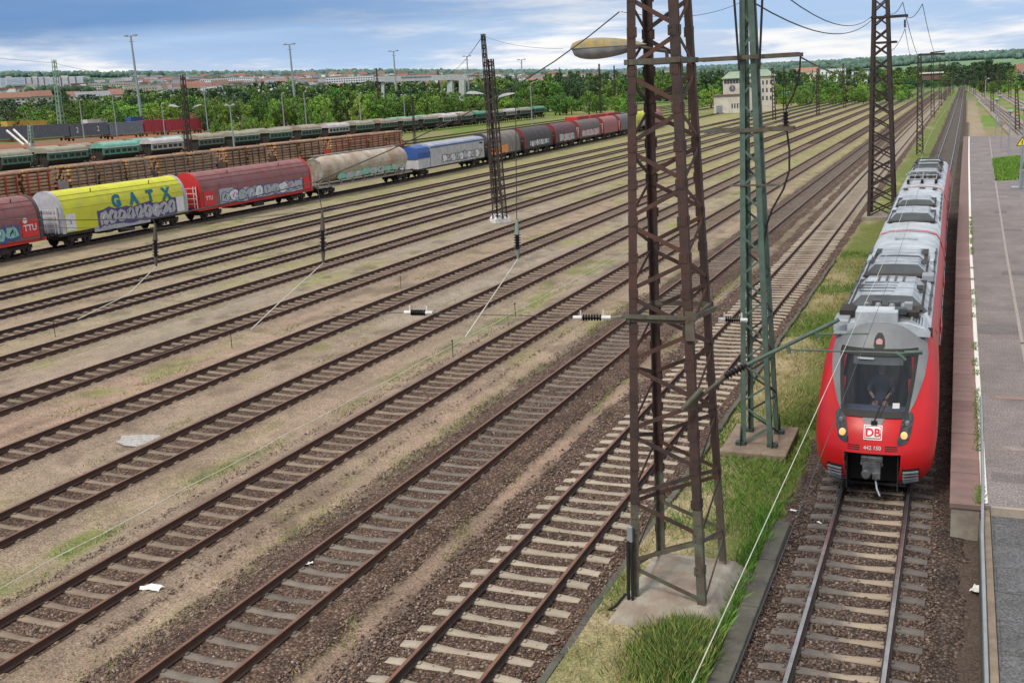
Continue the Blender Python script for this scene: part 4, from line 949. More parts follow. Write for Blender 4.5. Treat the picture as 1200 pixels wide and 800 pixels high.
# nose details on car 1
def patch(poly_rows, off, name, m, parent, smooth=True):
    # rows: list of (z, xl, xr); builds a surface patch hugging the nose
    mb = MB(); P = []
    for z, xl, xr in poly_rows:
        P.append([(xl+(xr-xl)*k/16, FY(xl+(xr-xl)*k/16, z)-off, z+off*.9) for k in range(17)])
    mb.grid(P); return mb.build(name, m, parent, smooth=smooth)
def rows(zs, l, r, n=14):
    return [(z, float(np.interp(z, zs, l)), float(np.interp(z, zs, r))) for z in np.linspace(zs[0], zs[-1], n)]
def fo(z): return float(np.interp(z, [1.86,1.95,2.5,3.08,3.17], [.71,.79,.89,.96,.93]))
def so(z): return float(np.interp(z, [1.84,1.95,2.15,2.6,3.0,3.3,3.55,3.70], [.68,.80,.93,1.12,1.18,1.12,.98,.72]))
def go(z): return float(np.interp(z, [1.96,2.5,2.9,3.05], [.72,.81,.87,.87]))
def strip_patch(zs, fa, fb, off, name, m, parent): return patch([(z, fa(z), fb(z)) for z in zs], off, name, m, parent)
z1, z2 = np.linspace(1.86, 3.17, 16), np.linspace(3.12, 3.70, 8)
for s in (-1, 1): strip_patch(z1, (lambda z: fo(z)-.06) if s > 0 else (lambda z: -so(z)), (lambda z: so(z)) if s > 0 else (lambda z: -(fo(z)-.06)), .018, 'cab_surround', MT['cab_grey'], car1)
strip_patch(z2, lambda z: -so(z), lambda z: so(z), .0185, 'cab_surround', MT['cab_grey'], car1)
z3 = np.linspace(1.86, 3.17, 16)
fr = strip_patch(np.linspace(1.86, 1.99, 4), lambda z: -fo(z), lambda z: fo(z), .026, 'windscreen_frame', MT['black'], car1)
strip_patch(np.linspace(3.02, 3.17, 4), lambda z: -fo(z), lambda z: fo(z), .0265, 'frame_top', MT['black'], fr)
for s in (-1, 1): strip_patch(np.linspace(1.97, 3.04, 12), (lambda z: go(z)-.02) if s > 0 else (lambda z: -fo(z)), (lambda z: fo(z)) if s > 0 else (lambda z: -(go(z)-.02)), .0255, 'frame_side', MT['black'], fr)
SG = bpy.data.materials.new('windscreen_glass'); SG.use_nodes = True; _b = SG.node_tree.nodes['Principled BSDF']
_b.inputs['Base Color'].default_value = (.03,.036,.045,1); _b.inputs['Roughness'].default_value = .06; _b.inputs['Specular IOR Level'].default_value = .6; _b.inputs['Alpha'].default_value = .42
gl = patch(rows([1.94,2.5,2.9,3.07], [-.72,-.81,-.89,-.89], [.72,.81,.89,.89]), .021, 'windscreen', SG, fr)
patch(rows([2.86,3.03], [-.60,-.60], [.60,.60], 4), .002, 'sun_blind', mat('blind', (.14,.16,.17), (.10,.12,.13), 3, .4), fr)
cabm = mat('cab_interior', (.045,.05,.06), (.03,.033,.04), 2, .8)
mb = MB(); mb.grid([[(-1.25,2.9,1.2),(1.25,2.9,1.2)],[(-1.25,2.9,3.5),(1.25,2.9,3.5)]]); mb.grid([[(-1.2,.5,1.35),(1.2,.5,1.35)],[(-1.2,2.9,1.35),(1.2,2.9,1.35)]])
for s in (-1,1): mb.grid([[(s*.93, FY(.93,z)+.04, z), (s*.93, 2.9, z)] for z in np.linspace(1.3,3.3,12)])
if 1: mb.build('cab_interior', cabm, car1)
mb = MB(); mb.prism([(.62,1.75),(1.28,1.92),(1.28,1.4),(.75,1.4)], -.9, .9, 'x'); mb.build('driving_desk', mat('blue_grey_desk', (.13,.16,.26), (.09,.11,.18), 2, .5), car1)
mb = MB(); mb.box((.05,2.42,2.15),(.52,.12,.9)); mb.box((.05,2.1,1.72),(.52,.5,.12)); mb.build('driver_seat', cabm, car1, bev=.04)
# the driver, faint behind the glass
def driver():
    J = {'pelvis':(.05,2.15,1.85,.15),'chest':(.05,2.2,2.25,.17),'neck':(.05,2.15,2.46,.065),'head':(.05,2.10,2.62,.10),'crown':(.05,2.12,2.72,.085),
         'sl':(-.15,2.15,2.36,.075),'el':(-.24,1.92,2.12,.052),'hl':(-.12,1.62,2.04,.038),'fl':(-.09,1.52,2.02,.028),'sr':(.25,2.15,2.36,.075),'er':(.34,1.92,2.12,.052),'hr':(.22,1.62,2.04,.038),'fr':(.19,1.52,2.02,.028),
         'kl':(-.08,1.7,1.82,.085),'al':(-.08,1.62,1.45,.06),'kr':(.18,1.7,1.82,.085),'ar':(.18,1.62,1.45,.06)}
    E = [('pelvis','chest'),('chest','neck'),('neck','head'),('head','crown'),('chest','sl'),('sl','el'),('el','hl'),('hl','fl'),('chest','sr'),('sr','er'),('er','hr'),('hr','fr'),('pelvis','kl'),('kl','al'),('pelvis','kr'),('kr','ar')]
    ks = list(J); me = bpy.data.meshes.new('person'); me.from_pydata([J[k][:3] for k in ks], [(ks.index(a), ks.index(b)) for a, b in E], [])
    o = bpy.data.objects.new('person', me); col.objects.link(o); o.modifiers.new('s', 'SKIN').use_smooth_shade = True
    for i, k in enumerate(ks): me.skin_vertices[0].data[i].radius = (J[k][3], J[k][3])
    me.skin_vertices[0].data[0].use_root = True
    o.modifiers.new('u', 'SUBSURF').levels = 2; o.modifiers['u'].render_levels = 2
    skin = mat('skin', (.55,.33,.25), None); shirt = mat('dark_blue_shirt', (.06,.08,.14), None)
    m = skin.copy(); m.name = 'skin_and_shirt'; n = m.node_tree.nodes; l = m.node_tree.links; tc = n.new('ShaderNodeTexCoord'); sp_ = n.new('ShaderNodeSeparateXYZ'); l.new(tc.outputs['Object'], sp_.inputs[0])
    a = n.new('ShaderNodeMath'); a.operation = 'GREATER_THAN'; a.inputs[1].default_value = 2.47; l.new(sp_.outputs[2], a.inputs[0]); b = n.new('ShaderNodeMath'); b.operation = 'LESS_THAN'; b.inputs[1].default_value = 1.75; l.new(sp_.outputs[1], b.inputs[0])
    c = n.new('ShaderNodeMath'); c.operation = 'MAXIMUM'; l.new(a.outputs[0], c.inputs[0]); l.new(b.outputs[0], c.inputs[1]); x = n.new('ShaderNodeMix'); x.data_type = 'RGBA'; x.inputs[6].default_value = (.06,.08,.14,1); x.inputs[7].default_value = (.55,.33,.25,1); l.new(c.outputs[0], x.inputs[0]); l.new(x.outputs[2], n['Principled BSDF'].inputs['Base Color'])
    me.materials.append(m); o.location = (tx_(24.72), 24.72, 0)
    tag(o, 'train driver in a dark shirt sitting behind the windscreen of the red train', 'person')
    mb = MB(); mb.lathe([(.03,2.775),(.07,2.76),(.10,2.71),(.10,2.65),(.08,2.61)], (.05,2.165,0), 14); mb.build('hair', mat('brown_hair', (.05,.03,.02), None), o, smooth=True)
    mb = MB()
    for s in (-1,1): mb.box((.05+s*.035,2.0,2.635),(.022,.012,.012))
    mb.box((.05,2.0,2.565),(.05,.012,.010)); mb.build('face_features', MT['black'], o)
    mb = MB(); mb.prism([(2.01,2.63),(1.975,2.595),(2.01,2.585)], .04, .06, 'x'); mb.build('nose', skin, o)
driver()
# destination strip and stickers
patch(rows([2.94,2.98], [-.5,-.5], [-.1,-.1], 3), .040, 'lettering_strip', MT['galv'], fr)
patch(rows([2.04,2.14], [.42,.42], [.58,.58], 3), .040, 'sticker', MT['white_paint'], fr)
mb = MB(); q = [(.02,1.80),(.16,2.15),(.36,2.5)]; mb.tube([(x, FY(x,z)-.05, z+.03) for x, z in q], .016); mb.tube([(x, FY(x,z)-.05, z) for x, z in ((.14,1.9),(.30,2.22),(.42,2.52))], .013); mb.box((.02, FY(0,1.78)-.04, 1.78), (.14,.08,.08)); mb.build('wiper', MT['black'], car1)
patch(rows([1.70,1.86], [-.16,-.26], [.16,.26], 4), .012, 'wiper_recess', MT['cab_grey'], car1)
for s in (-1, 1):
    zz = [1.32,1.39,1.62,1.88,1.97]
    inn = [.58,.57,.62,.67,.70]; out = [.68,.82,.88,.92,.88]
    l_, r__ = (inn, out) if s > 0 else ([-k for k in out], [-k for k in inn])
    hl = patch(rows(zz, l_, r__), .020, 'headlight', MT['glass'], car1)
    for (x, z, r, mm) in ((.72,1.53,.08,'amber'),(.775,1.78,.055,'clear')):
        if mm not in MT: MT['amber'] = mat('warm_headlight', (1.,.52,.20), None, rough=.3, emit=.55); MT['clear'] = mat('clear_lamp', (.35,.36,.38), None, rough=.2, metal=.6)
        mb = MB(); c = (s*x, FY(s*x, z)-.065, z+.02); mb.lathe([(r,.06),(r,-.01),(r*.95,-.02),(r*.3,-.03)], c, 14, 'y'); o = mb.build('lamp', MT[mm], hl, smooth=True)
    mb = MB()
    for k in range(5):
        z = .34+.085*k; x0, x1 = .72, 1.06
        mb.bar((s*x0, FY(s*x0, z)-.045, z), (s*x1, FY(s*x1, z)-.045, z), .034, .05, side=(0,0,1))
    mb.build('buffer_grille', MT['galv'], car1)
    patch(rows([.32,.76], [.69 if s > 0 else -1.09]*2, [1.09 if s > 0 else -.69]*2, 5), .008, 'grille_back', MT['black'], car1)
    mb = MB()
    for k in range(3): z = 1.20+.045*k; mb.bar((s*.30, FY(.3,z)-.008, z), (s*.58, FY(.58,z)-.008, z), .018, .01, side=(0,0,1))
    mb.build('air_slots', MT['black'], car1)
patch(rows([3.16,3.22,3.40,3.50], [-.10,-.14,-.12,-.05], [.10,.14,.12,.05], 6), .03, 'top_light_bezel', MT['black'], car1)
mb = MB(); mb.lathe([(.085,-.02),(.08,.02)], (0, FY(0,3.32)-.06, 3.34), 14, 'y'); o = mb.build('top_light', mat('pinkish_top_lamp', (.85,.55,.5), (.7,.35,.3), 9, .3), car1)
# logo: outlined square with two letters
lz, ly = 1.57, FY(.2,1.57); tiltx = R_(90-22)
mb = MB(); hw_, hh_ = .215, .155
def on(x, z, o): return (x, FY(x, z)-o, z)
for (xa, za, xb, zb) in ((-hw_,-hh_,hw_,-hh_),(-hw_,hh_,hw_,hh_)): mb.bar(on(xa,lz+za,.010), on(xb,lz+zb,.010), .03, .008, side=(0,0,1))
for sx in (-1,1): mb.bar(on(sx*hw_,lz-hh_-.014,.010), on(sx*hw_,lz+hh_+.014,.010), .03, .008, side=(1,0,0))
def lr(a, b_): return [(z, -b_, b_) for z in np.linspace(lz-a, lz+a, 6)]
LG = mat('logo_white', (.82,.82,.80), None, rough=.5)
patch(lr(hh_, hw_), .012, 'logo_field', LG, car1)
patch(lr(hh_-.022, hw_-.022), .018, 'logo_line', ink('logo_line_red', (.75,.02,.03)), car1)
patch(lr(hh_-.040, hw_-.040), .024, 'logo_ground', LG, car1)
text_obj('logo_letters', 'DB', .27, ink('logo_red', (.75,.02,.03)), car1, (0, FY(.12,lz)-.045, lz+.012), rx=R_(90-22), bold=.006)
text_obj('fleet_number', '442 150', .125, MT['white_paint'], car1, (0, FY(0,1.25)-.014, 1.25), rx=R_(90-8), bold=.002)
# coupler
cp_ = empty('coupler', (0,0,0)); cp_.parent = car1
mb = MB(); mb.box((0,1.0,.62), (1.18,.05,.96)); mb.box((-.60,.6,.66),(.03,.9,.94)); mb.box((.60,.6,.66),(.03,.9,.94)); mb.box((0,.6,1.13),(1.2,.9,.03)); mb.build('coupler_recess', MT['black'], cp_)
mb = MB(); mb.tube([(0,1.0,.78),(0,.2,.78)], .11, 12); mb.box((0,.12,.78), (.42,.34,.30)); mb.box((0,.10,.99), (.5,.30,.12)); mb.lathe([(.10,-.12),(.12,-.05),(.06,.1)], (-.12,-.05,.66), 12, 'y'); mb.box((.12,-.03,.62),(.18,.16,.16)); mb.tube([(-.26,.05,.86),(.26,.05,.86)], .05, 10)
mb.build('coupler_head', MT['cap_grey'] if False else mat('greasy_grey_steel', (.17,.175,.18), (.06,.06,.062), 6, .5, .3), cp_, smooth=True, bev=.01)
mb = MB(); mb.tube([(.1,.0,.5),(.14,-.1,.32),(.22,-.18,.18)], .025, 8); mb.build('coupler_hose', MT['galv'], cp_, smooth=True)
# driver
dr = tag(empty('x',(0,0,0)),None); bpy.data.objects.remove(dr)
# mirrors / right side graffiti
# ------------------------------------------------------------------ rolling stock in the yard
def W(px, py, X):                 # line of sight meets the vertical plane X
    d = rayd(px, py); t = X/d.x; return Vector((X, t*d.y, CH+t*d.z))
def PX(X, Y, Z):
    d = Vector((X, Y, Z-CH)); z = d.dot(fw); return CX+F*d.dot(rt)/z, CY-F*d.dot(up)/z
def Yp(X, Z, px):                 # Y on the line (X, ., Z) that shows at column px
    a, b = 5., 2000.
    for _ in range(50):
        m = (a+b)/2
        if PX(X, m, Z)[0] < px: a = m
        else: b = m
    return a
def wm(name, c, c2=None, s=1.1, dirt=(.12,.09,.07), a=.55, s3=.7, rough=.6): return mat(name, c, c2 or tuple(k*.72 for k in c), s, rough, 0, .0, c3=dirt, s3=s3, a3=a)
INK = {k: ink('paint_'+k, v) for k, v in dict(silver=(.42,.43,.45), black=(.015,.015,.02), white=(.72,.72,.72), blue=(.05,.10,.30), teal=(.012,.16,.24), mint=(.25,.50,.42), red=(.65,.04,.04), orange=(.75,.28,.08), pink=(.65,.20,.28), green=(.10,.35,.15), violet=(.10,.07,.20)).items()}
def graffiti(par, x, ya, yb, za, zb, fills, out, seed, n=6, bg=None):
    rng = random.Random(seed); Wd = (yb-ya)/n; mb = MB()
    def ring(cy, cz, w, h, k=11, j=.22):
        pts = []; ph = rng.random()*6
        for i in range(k):
            t = 2*math.pi*i/k; q = (abs(math.cos(t))**4+abs(math.sin(t))**4)**-.25
            pts.append((cy+w*math.cos(t)*q*(1+rng.uniform(-j,j)), max(za-.05, min(zb+.1, cz+h*math.sin(t)*q*(1+rng.uniform(-j,j))))))
        return pts
    if bg:
        m0 = MB(); top = [(ya-.15+(yb-ya+.3)*i/14, zb+rng.uniform(-.25,.22)) for i in range(15)]; bot = [(ya-.1+(yb-ya+.2)*i/14, za+rng.uniform(-.12,.12)) for i in range(15)]
        m0.grid([[(x+.004, a, b) for a, b in bot], [(x+.004, a, b) for a, b in top]]); g0 = m0.build('graffiti_backdrop', INK[bg], par)
    g = None
    for i in range(n):
        cy = ya+Wd*(i+.5); cz = (za+zb)/2+rng.uniform(-.05,.05); h = (zb-za)/2*rng.uniform(.8,1.0); w = Wd*.56
        st = rng.getstate(); o = ring(cy, cz, w, h); rng.setstate(st)
        f = [(cy+(a-cy)*.84, cz+(b-cz)*.86) for a, b in ring(cy, cz, w, h)]
        m1 = MB(); xx = x+.008+.002*(i % 2)
        m1.mi = 0; m1.add([(xx, a, b) for a, b in o], [tuple(range(len(o)))]); m1.mi = 1; m1.add([(xx+.005, a, b) for a, b in f], [tuple(range(len(f)))])
        m1.mi = 0
        for k in range(rng.choice((2,3,3))):     # strokes that make letter forms
            y1 = cy+rng.uniform(-.6,.6)*w; z1 = cz+rng.uniform(-.75,.2)*h; ang = rng.choice((0,.2,1.4,1.57,1.8,.9)); L = rng.uniform(.4,.9)*h
            m1.bar((xx+.008, y1, z1), (xx+.008, y1+math.cos(ang)*L*.8, z1+math.sin(ang)*L), .07, .003, side=(0,-math.sin(ang),math.cos(ang)))
        m1.mi = 2
        if rng.random() < .6: m1.bar((xx+.011, cy-.3*w, cz-.2*h), (xx+.011, cy+.2*w, cz+.45*h), .12, .003, side=(0,1,0))
        m1.build('graffiti_letter', [INK[out], INK[fills[i % len(fills)]], INK[rng.choice(('white','red','mint','black'))]], par)
def wheels(root, ys, m=None):
    for yc in ys:
        mb = MB(); mb.box((0,yc,.62),(1.9,2.5,.22))
        for s in (-1,1):
            mb.box((s*1.0,yc,.62),(.12,2.5,.26))
            for dy in (-.9,.9): mb.box((s*1.06,yc+dy,.48),(.14,.34,.30)); mb.box((s*1.06,yc+dy*.45,.45),(.1,.16,.25))
        b = mb.build('bogie', m or MT['under'], root)
        for dy in (-.9,.9):
            mb = MB()
            for s in (-1,1): mb.lathe([(.1,s*.66),(.46,s*.68),(.49,s*.69),(.46,s*.71),(.45,s*.80),(.14,s*.82)], (0,yc+dy,.46), 18, 'x')
            mb.lathe([(.08,-.7),(.08,.7)], (0,yc+dy,.46), 8, 'x'); mb.build('wheelset', MT['under'], b, smooth=True)
def buffers(root, L):
    for y, s in ((0,-1),(L,1)):
        for x in (-.88,.88):
            mb = MB(); mb.lathe([(.10,0),(.10,s*.35),(.22,s*.40),(.22,s*.45)], (x,y,1.05), 12, 'y'); mb.build('buffer', MT['under'], root, smooth=True)
def arch(hw=1.44, z0=1.12, z1=2.35, zt=4.18, n=12, k=1.):
    pts = [(hw-.02, z0), (hw, 1.7), (hw, z1)]
    for i in range(1, n+1): t = math.pi/2*i/n; pts.append((hw*math.cos(t)**.85 if i < n else 0, z1+(zt-z1)*math.sin(t)**.95))
    pts = [(x*k, z1+(z-z1)*k) for x, z in pts]
    return pts+[(-x, z) for x, z in pts[::-1][1:]]
def wroot(name, px0, px1, label, X=-62.8, cat='goods wagon', grp='wagons of the long goods train', z=0, gap=.55):
    y0, y1 = Yp(X+.75, 0, px0)+gap, Yp(X+.75, 0, px1)-gap
    xx0, xx1 = (float(drift(X, y0)), float(drift(X, y1))) if X > -65 else (X, X)
    return empty(name, (xx0, y0, z), label, cat, grp, rz=-math.atan((xx1-xx0)/(y1-y0))), y1-y0
def hood_wagon(px0, px1, label, mh, me, ms, ribs_=0, rim=.30, rmat=None, back=False):
    r, L = wroot('hood_wagon', px0, px1, label)
    A = arch(); 
    nseg = ribs_ or 1
    mb = MB(); st = (L-1.3)/nseg
    for i in range(nseg):
        a, b = .65+i*st, .65+(i+1)*st
        if ribs_: mb.sheet(A[::-1], a, b-.10); mb.sheet(arch(k=1.012)[::-1], b-.10, b)
        else: mb.sheet(A[::-1], a, b)
    h = mb.build('hood', mh, r, smooth=True)
    if not ribs_:                     # lengthwise folds of the tarpaulin
        mb = MB()
        for (x, z) in (A[4], A[7], A[9]): mb.box((x, L/2, z+.012), (.05, L-1.4, .03))
        for yy in np.linspace(1.6, L-1.6, 7): mb.sheet(arch(k=1.004)[2:-2][::-1], yy, yy+.035)
        mb.build('hood_seams', mh, h)
        for yy in (L*.28, L*.72): MB().box((A[9][0], yy, A[9][1]+.14), (.05,.05,.3)).build('roof_pin', MT['black'], h)
    for ya, yb in ((.38, .66), (L-.66, L-.38)):
        mb = MB(); mb.prism(arch(k=1.03, z0=1.1), ya, yb); mb.build('end_arch', rmat or me, r, smooth=True)
    for ya in (.30, L-.34):
        mb = MB(); mb.box((0, ya+.02, 2.1), (2.5,.06,1.9)); e = mb.build('end_wall', me, r)
        s = -1 if ya < 1 else 1; mb = MB(); yy = ya+s*.20
        for x in (-1.15,-.55,.25,1.0,1.3): mb.bar((x,yy,1.1),(x,yy,3.05 if abs(x) > .5 else 2.7),.05)
        for z in (1.55,2.0,2.45,2.9): mb.bar((-1.2,yy,z),(1.32,yy,z),.04)
        mb.build('end_ladder', MT['white_paint'] if me is not MT['w_dark'] else MT['under'], e)
        m2 = MB(); m2.box((1.2, yy, 2.35), (.14,.07,.10)); m2.build('lever', INK['orange'], e)
    mb = MB(); mb.box((0,L/2,1.02),(2.7,L-.1,.20)); mb.box((1.33,L/2,1.02),(.08,L-.3,.26)); mb.build('sill', ms, r)
    mb = MB(); mb.box((0,L/2,.72),(1.4,L*.35,.4)); mb.box((1.0,L*.5,.62),(.3,1.6,.5)); mb.box((1.15,L*.36,.7),(.15,.7,.3)); mb.build('brake_gear', MT['under'], r)
    wheels(r, (2.4, L-2.4)); buffers(r, L); return r, L
MT['w_dark'] = wm('dark_brown_hood', (.060,.045,.048), s=1.5, dirt=(.10,.095,.09))
MT['w_maroon'] = wm('maroon_hood', (.20,.055,.06), (.27,.10,.10), dirt=(.20,.13,.12), a=.5)
MT['w_yel'] = wm('yellow_hood', (.60,.60,.022), (.53,.55,.035), dirt=(.36,.34,.10), a=.4, s3=.9)
MT['w_red'] = wm('bright_red_end', (.55,.02,.02), dirt=(.3,.06,.05), a=.35)
MT['w_dred'] = wm('dull_red_arch', (.24,.03,.03), dirt=(.12,.05,.045))
MT['w_lav'] = wm('pale_grey_end', (.50,.50,.56), dirt=(.22,.20,.2), a=.45)
MT['w_beige'] = wm('grey_beige_hood', (.20,.175,.155), (.25,.22,.20), dirt=(.12,.10,.09))
MT['w_pink'] = wm('faded_pink_hood', (.36,.11,.11), (.30,.10,.10), dirt=(.25,.15,.14))
MT['w_grey'] = wm('grey_hood', (.12,.12,.13), (.16,.16,.17))
def placard(r, y, z, w, h, m, txt=None, tm=None, ts=.4):
    p = MB().box((1.47, y, z), (.02, w, h)).build('placard', m, r)
    if txt: text_obj('lettering', txt, ts, tm, p, (1.485, y, z), rx=R_(90), rz=R_(90), ext=.003, bold=.01)
    return p
r, L = hood_wagon(-75, 57, 'maroon hood wagon cut off by the left edge, with a red TTU panel', MT['w_maroon'], MT['w_dark'], MT['w_red'])
graffiti(r, 1.46, L-6.9, L-2.6, 1.25, 2.25, ('mint','orange','mint','mint'), 'blue', 3, 4, bg='blue'); placard(r, L-1.5, 1.95, 1.5, 1.25, INK['red'], 'TTU', INK['white'], .62)
MB().lathe([(.20,1.485),(.20,1.495)], (0, L-1.9, 2.5), 18, 'x').build('round_emblem', INK['white'], r)
r, L = hood_wagon(57, 222, 'bright yellow hood wagon with blue GATX letters and silver graffiti', MT['w_yel'], MT['w_lav'], MT['under'])
for i, ch in enumerate('GATX'): text_obj('letter', ch, 1.25, INK['teal'], r, (1.425, L*.42+i*1.95, 2.86), rx=R_(79), rz=R_(90), ext=.02, bold=.07)
graffiti(r, 1.46, L*.28, L*.88, 1.1, 2.38, ('silver','silver','silver','silver'), 'violet', 11, 9, bg='violet'); placard(r, 1.25, 1.85, .95, 1.25, INK['white'], '5', INK['blue'], .4); placard(r, L-1.2, 1.85, .95, 1.25, INK['white'])
o = MB().box((1.43, L*.45, 1.0), (.05, L*.42, .40)).build('side_trough', INK['silver'], r)
r, L = hood_wagon(222, 366, 'faded red hood wagon with long silver blue graffiti and bright red end', MT['w_maroon'], MT['w_red'], MT['w_red'])
graffiti(r, 1.46, 3.2, L-2.2, 1.2, 2.35, ('silver','white','silver'), 'blue', 23, 10, bg='silver'); placard(r, 1.6, 1.9, 1.5, 1.25, INK['red'], 'TTU', INK['white'], .5); placard(r, L-1.3, 1.8, 1.1, 1.2, INK['red'])
# silo wagon
r, L = wroot('silo_wagon', 366, 482, 'beige rust streaked silo wagon with open cone shaped end')
SM = wm('stained_cream_tank', (.42,.37,.28), (.50,.46,.38), .5, dirt=(.26,.15,.09), a=.75, s3=.55)
mb = MB(); P = []
for i, (y, k, dz) in enumerate(((1.3,.80,.22),(1.6,.93,.08),(2.4,1.,0),(L*.5,1.,0),(L-2.2,1.,0),(L-1.2,.93,.06),(L-.8,.80,.2),(L-.65,.5,.3))):
    P.append([(1.45*k*math.cos(t), y, 2.72+1.42*k*math.sin(t)+dz*0) for t in [2*math.pi*j/28 for j in range(29)]])
mb.grid(P); mb.add(P[-1][:-1], [tuple(range(28))]); tk = mb.build('tank', SM, r, smooth=True)
mb = MB(); mb.lathe([(1.16,1.28),(.7,1.55),(.1,1.75)], (0,0,2.72), 24, 'y'); mb.build('end_cone', MT['cap_grey'], r, smooth=True)
mb = MB(); mb.tube([(1.2*math.cos(t), 1.27, 2.72+1.18*math.sin(t)) for t in [2*math.pi*j/24 for j in range(25)]], .05); mb.build('end_ring', MT['lamp_glass'], r, smooth=True)
mb = MB(); mb.bar((0,L*.06,4.2),(0,L*.93,4.2),.5,.04,side=(1,0,0)); mb.build('roof_walk', MT['galv'], r)
mb = MB()
for i in range(8): mb.prism([(1.10+0,1.05),(1.32,1.05),(1.38,1.7),(1.22,1.62)], 2.+i*(L-4)/7, 2.12+i*(L-4)/7)
for x_ in (-.9,.9): mb.bar((x_,.2,1.1),(x_*.9,2.0,1.9),.09)
for x_ in (-1.2,-.6,.6,1.2): mb.bar((x_,.25,1.1),(x_,.25,2.6 if abs(x_) > 1 else 1.9),.05)
mb.bar((-1.2,.25,2.6),(1.2,.25,2.6),.05); mb.build('saddle_frame', MT['cap_grey'], r)
mb = MB(); mb.box((0,L/2,1.0),(2.6,L-.1,.16)); mb.build('sill', MT['cap_grey'], r)
graffiti(r, 1.36, 3.8, L-1.8, 1.5, 2.35, ('mint','silver','silver'), 'green', 31, 9); wheels(r, (2.2, L-2.2)); buffers(r, L)
# sliding wall wagon
r, L = wroot('sliding_wall_wagon', 482, 571, 'white grey box wagon with blue roof edge and blue tarp at one end', gap=.5)
WG = wm('dirty_white_side', (.52,.52,.54), (.42,.42,.45), dirt=(.25,.22,.2), a=.4)
mb = MB(); mb.prism([(-1.4,1.1),(1.4,1.1),(1.42,3.45),(-1.42,3.45)], 4.0, L-.3); mb.build('side_wall', WG, r)
mb = MB(); mb.prism([(-1.46,3.45),(1.46,3.45),(1.3,3.75),(.8,3.95),(0,4.02),(-.8,3.95),(-1.3,3.75)], 3.9, L-.25); mb.build('roof', wm('blue_grey_roof', (.36,.40,.48), dirt=(.2,.22,.28)), r)
mb = MB(); mb.box((1.46,L/2+1.9,3.50),(.05,L-4.2,.16)); mb.build('roof_edge', INK['blue'], r)
mb = MB(); mb.prism([(-1.4,2.3),(1.40,2.3),(1.42,3.0),(1.2,3.6),(0,3.85),(-1.2,3.6),(-1.4,3.0)], .4, 3.95); mb.build('blue_tarp', wm('blue_tarp', (.02,.09,.34), dirt=(.05,.1,.22)), r)
mb = MB(); mb.prism([(-1.35,1.1),(1.35,1.1),(1.36,2.3),(-1.36,2.3)], .5, 3.9); mb.build('low_wall', WG, r)
mb = MB()
for yy in np.linspace(5.2, L-.4, 9): mb.box((1.425,yy,2.2),(.03,.08,2.2))
mb.build('side_ribs', WG, r)
MB().box((1.44,L-1.4,3.12),(.02,1.1,.22)).build('vent', MT['black'], r)
graffiti(r, 1.43, 7.5, L-1., 1.25, 2.45, ('white','silver'), 'black', 41, 10); wheels(r, (2.6, L-2.6)); buffers(r, L)
mb = MB(); mb.box((0,L/2,1.0),(2.6,L-.1,.2)); mb.build('sill', MT['under'], r)
r, L = hood_wagon(571, 617, 'grey beige ribbed hood wagon with an orange patch, behind the middle mast', MT['w_beige'], MT['w_dark'], MT['under'], ribs_=12); graffiti(r, 1.46, 1., 8., 1.15, 2.2, ('orange','orange'), 'orange', 51, 4, bg='orange')
r, L = hood_wagon(617, 657, 'dark brown ribbed hood wagon next after the grey beige one', MT['w_dark'], MT['w_dark'], MT['under'], ribs_=10, rmat=MT['w_dred']); graffiti(r, 1.46, 2.5, L-2, 1.2, 2.3, ('silver','white'), 'black', 52, 9)
r, L = hood_wagon(657, 688, 'dark maroon hood wagon between two red arches, with pale graffiti', wm('deep_maroon', (.115,.035,.045), (.15,.06,.065), dirt=(.1,.07,.07)), MT['w_dark'], MT['under'], ribs_=9, rmat=MT['w_dred']); graffiti(r, 1.46, 2.5, L-2, 1.2, 2.4, ('silver','mint','pink'), 'white', 53, 8)
r, L = hood_wagon(688, 719, 'brown grey hood wagon with white and pink graffiti, left of the foreground mast', wm('brown_grey_hood', (.11,.075,.075), (.15,.11,.105)), MT['w_red'], MT['under'], ribs_=9, rmat=MT['w_dred']); graffiti(r, 1.46, 2., L-2, 1.2, 2.4, ('silver','pink'), 'white', 54, 8)
r, L = hood_wagon(719, 741, 'faded pink hood wagon behind the left leg of the foreground mast', MT['w_pink'], MT['w_red'], MT['under'], ribs_=8, rmat=MT['w_dred'])
r, L = hood_wagon(741, 763, 'grey hood wagon seen between the legs of the foreground mast', MT['w_grey'], MT['w_red'], MT['under'], ribs_=8, rmat=MT['w_dred'])
r, L = hood_wagon(763, 785, 'small looking yellow hood wagon far off behind the foreground mast', MT['w_yel'], MT['w_lav'], MT['under'], ribs_=8); graffiti(r, 1.46, 2., L-2, 1.2, 2.4, ('silver',), 'black', 55, 8)
r, L = hood_wagon(785, 803, 'last red hood wagon of the long train, partly behind the foreground mast', MT['w_pink'], MT['w_red'], MT['under'], ribs_=8)
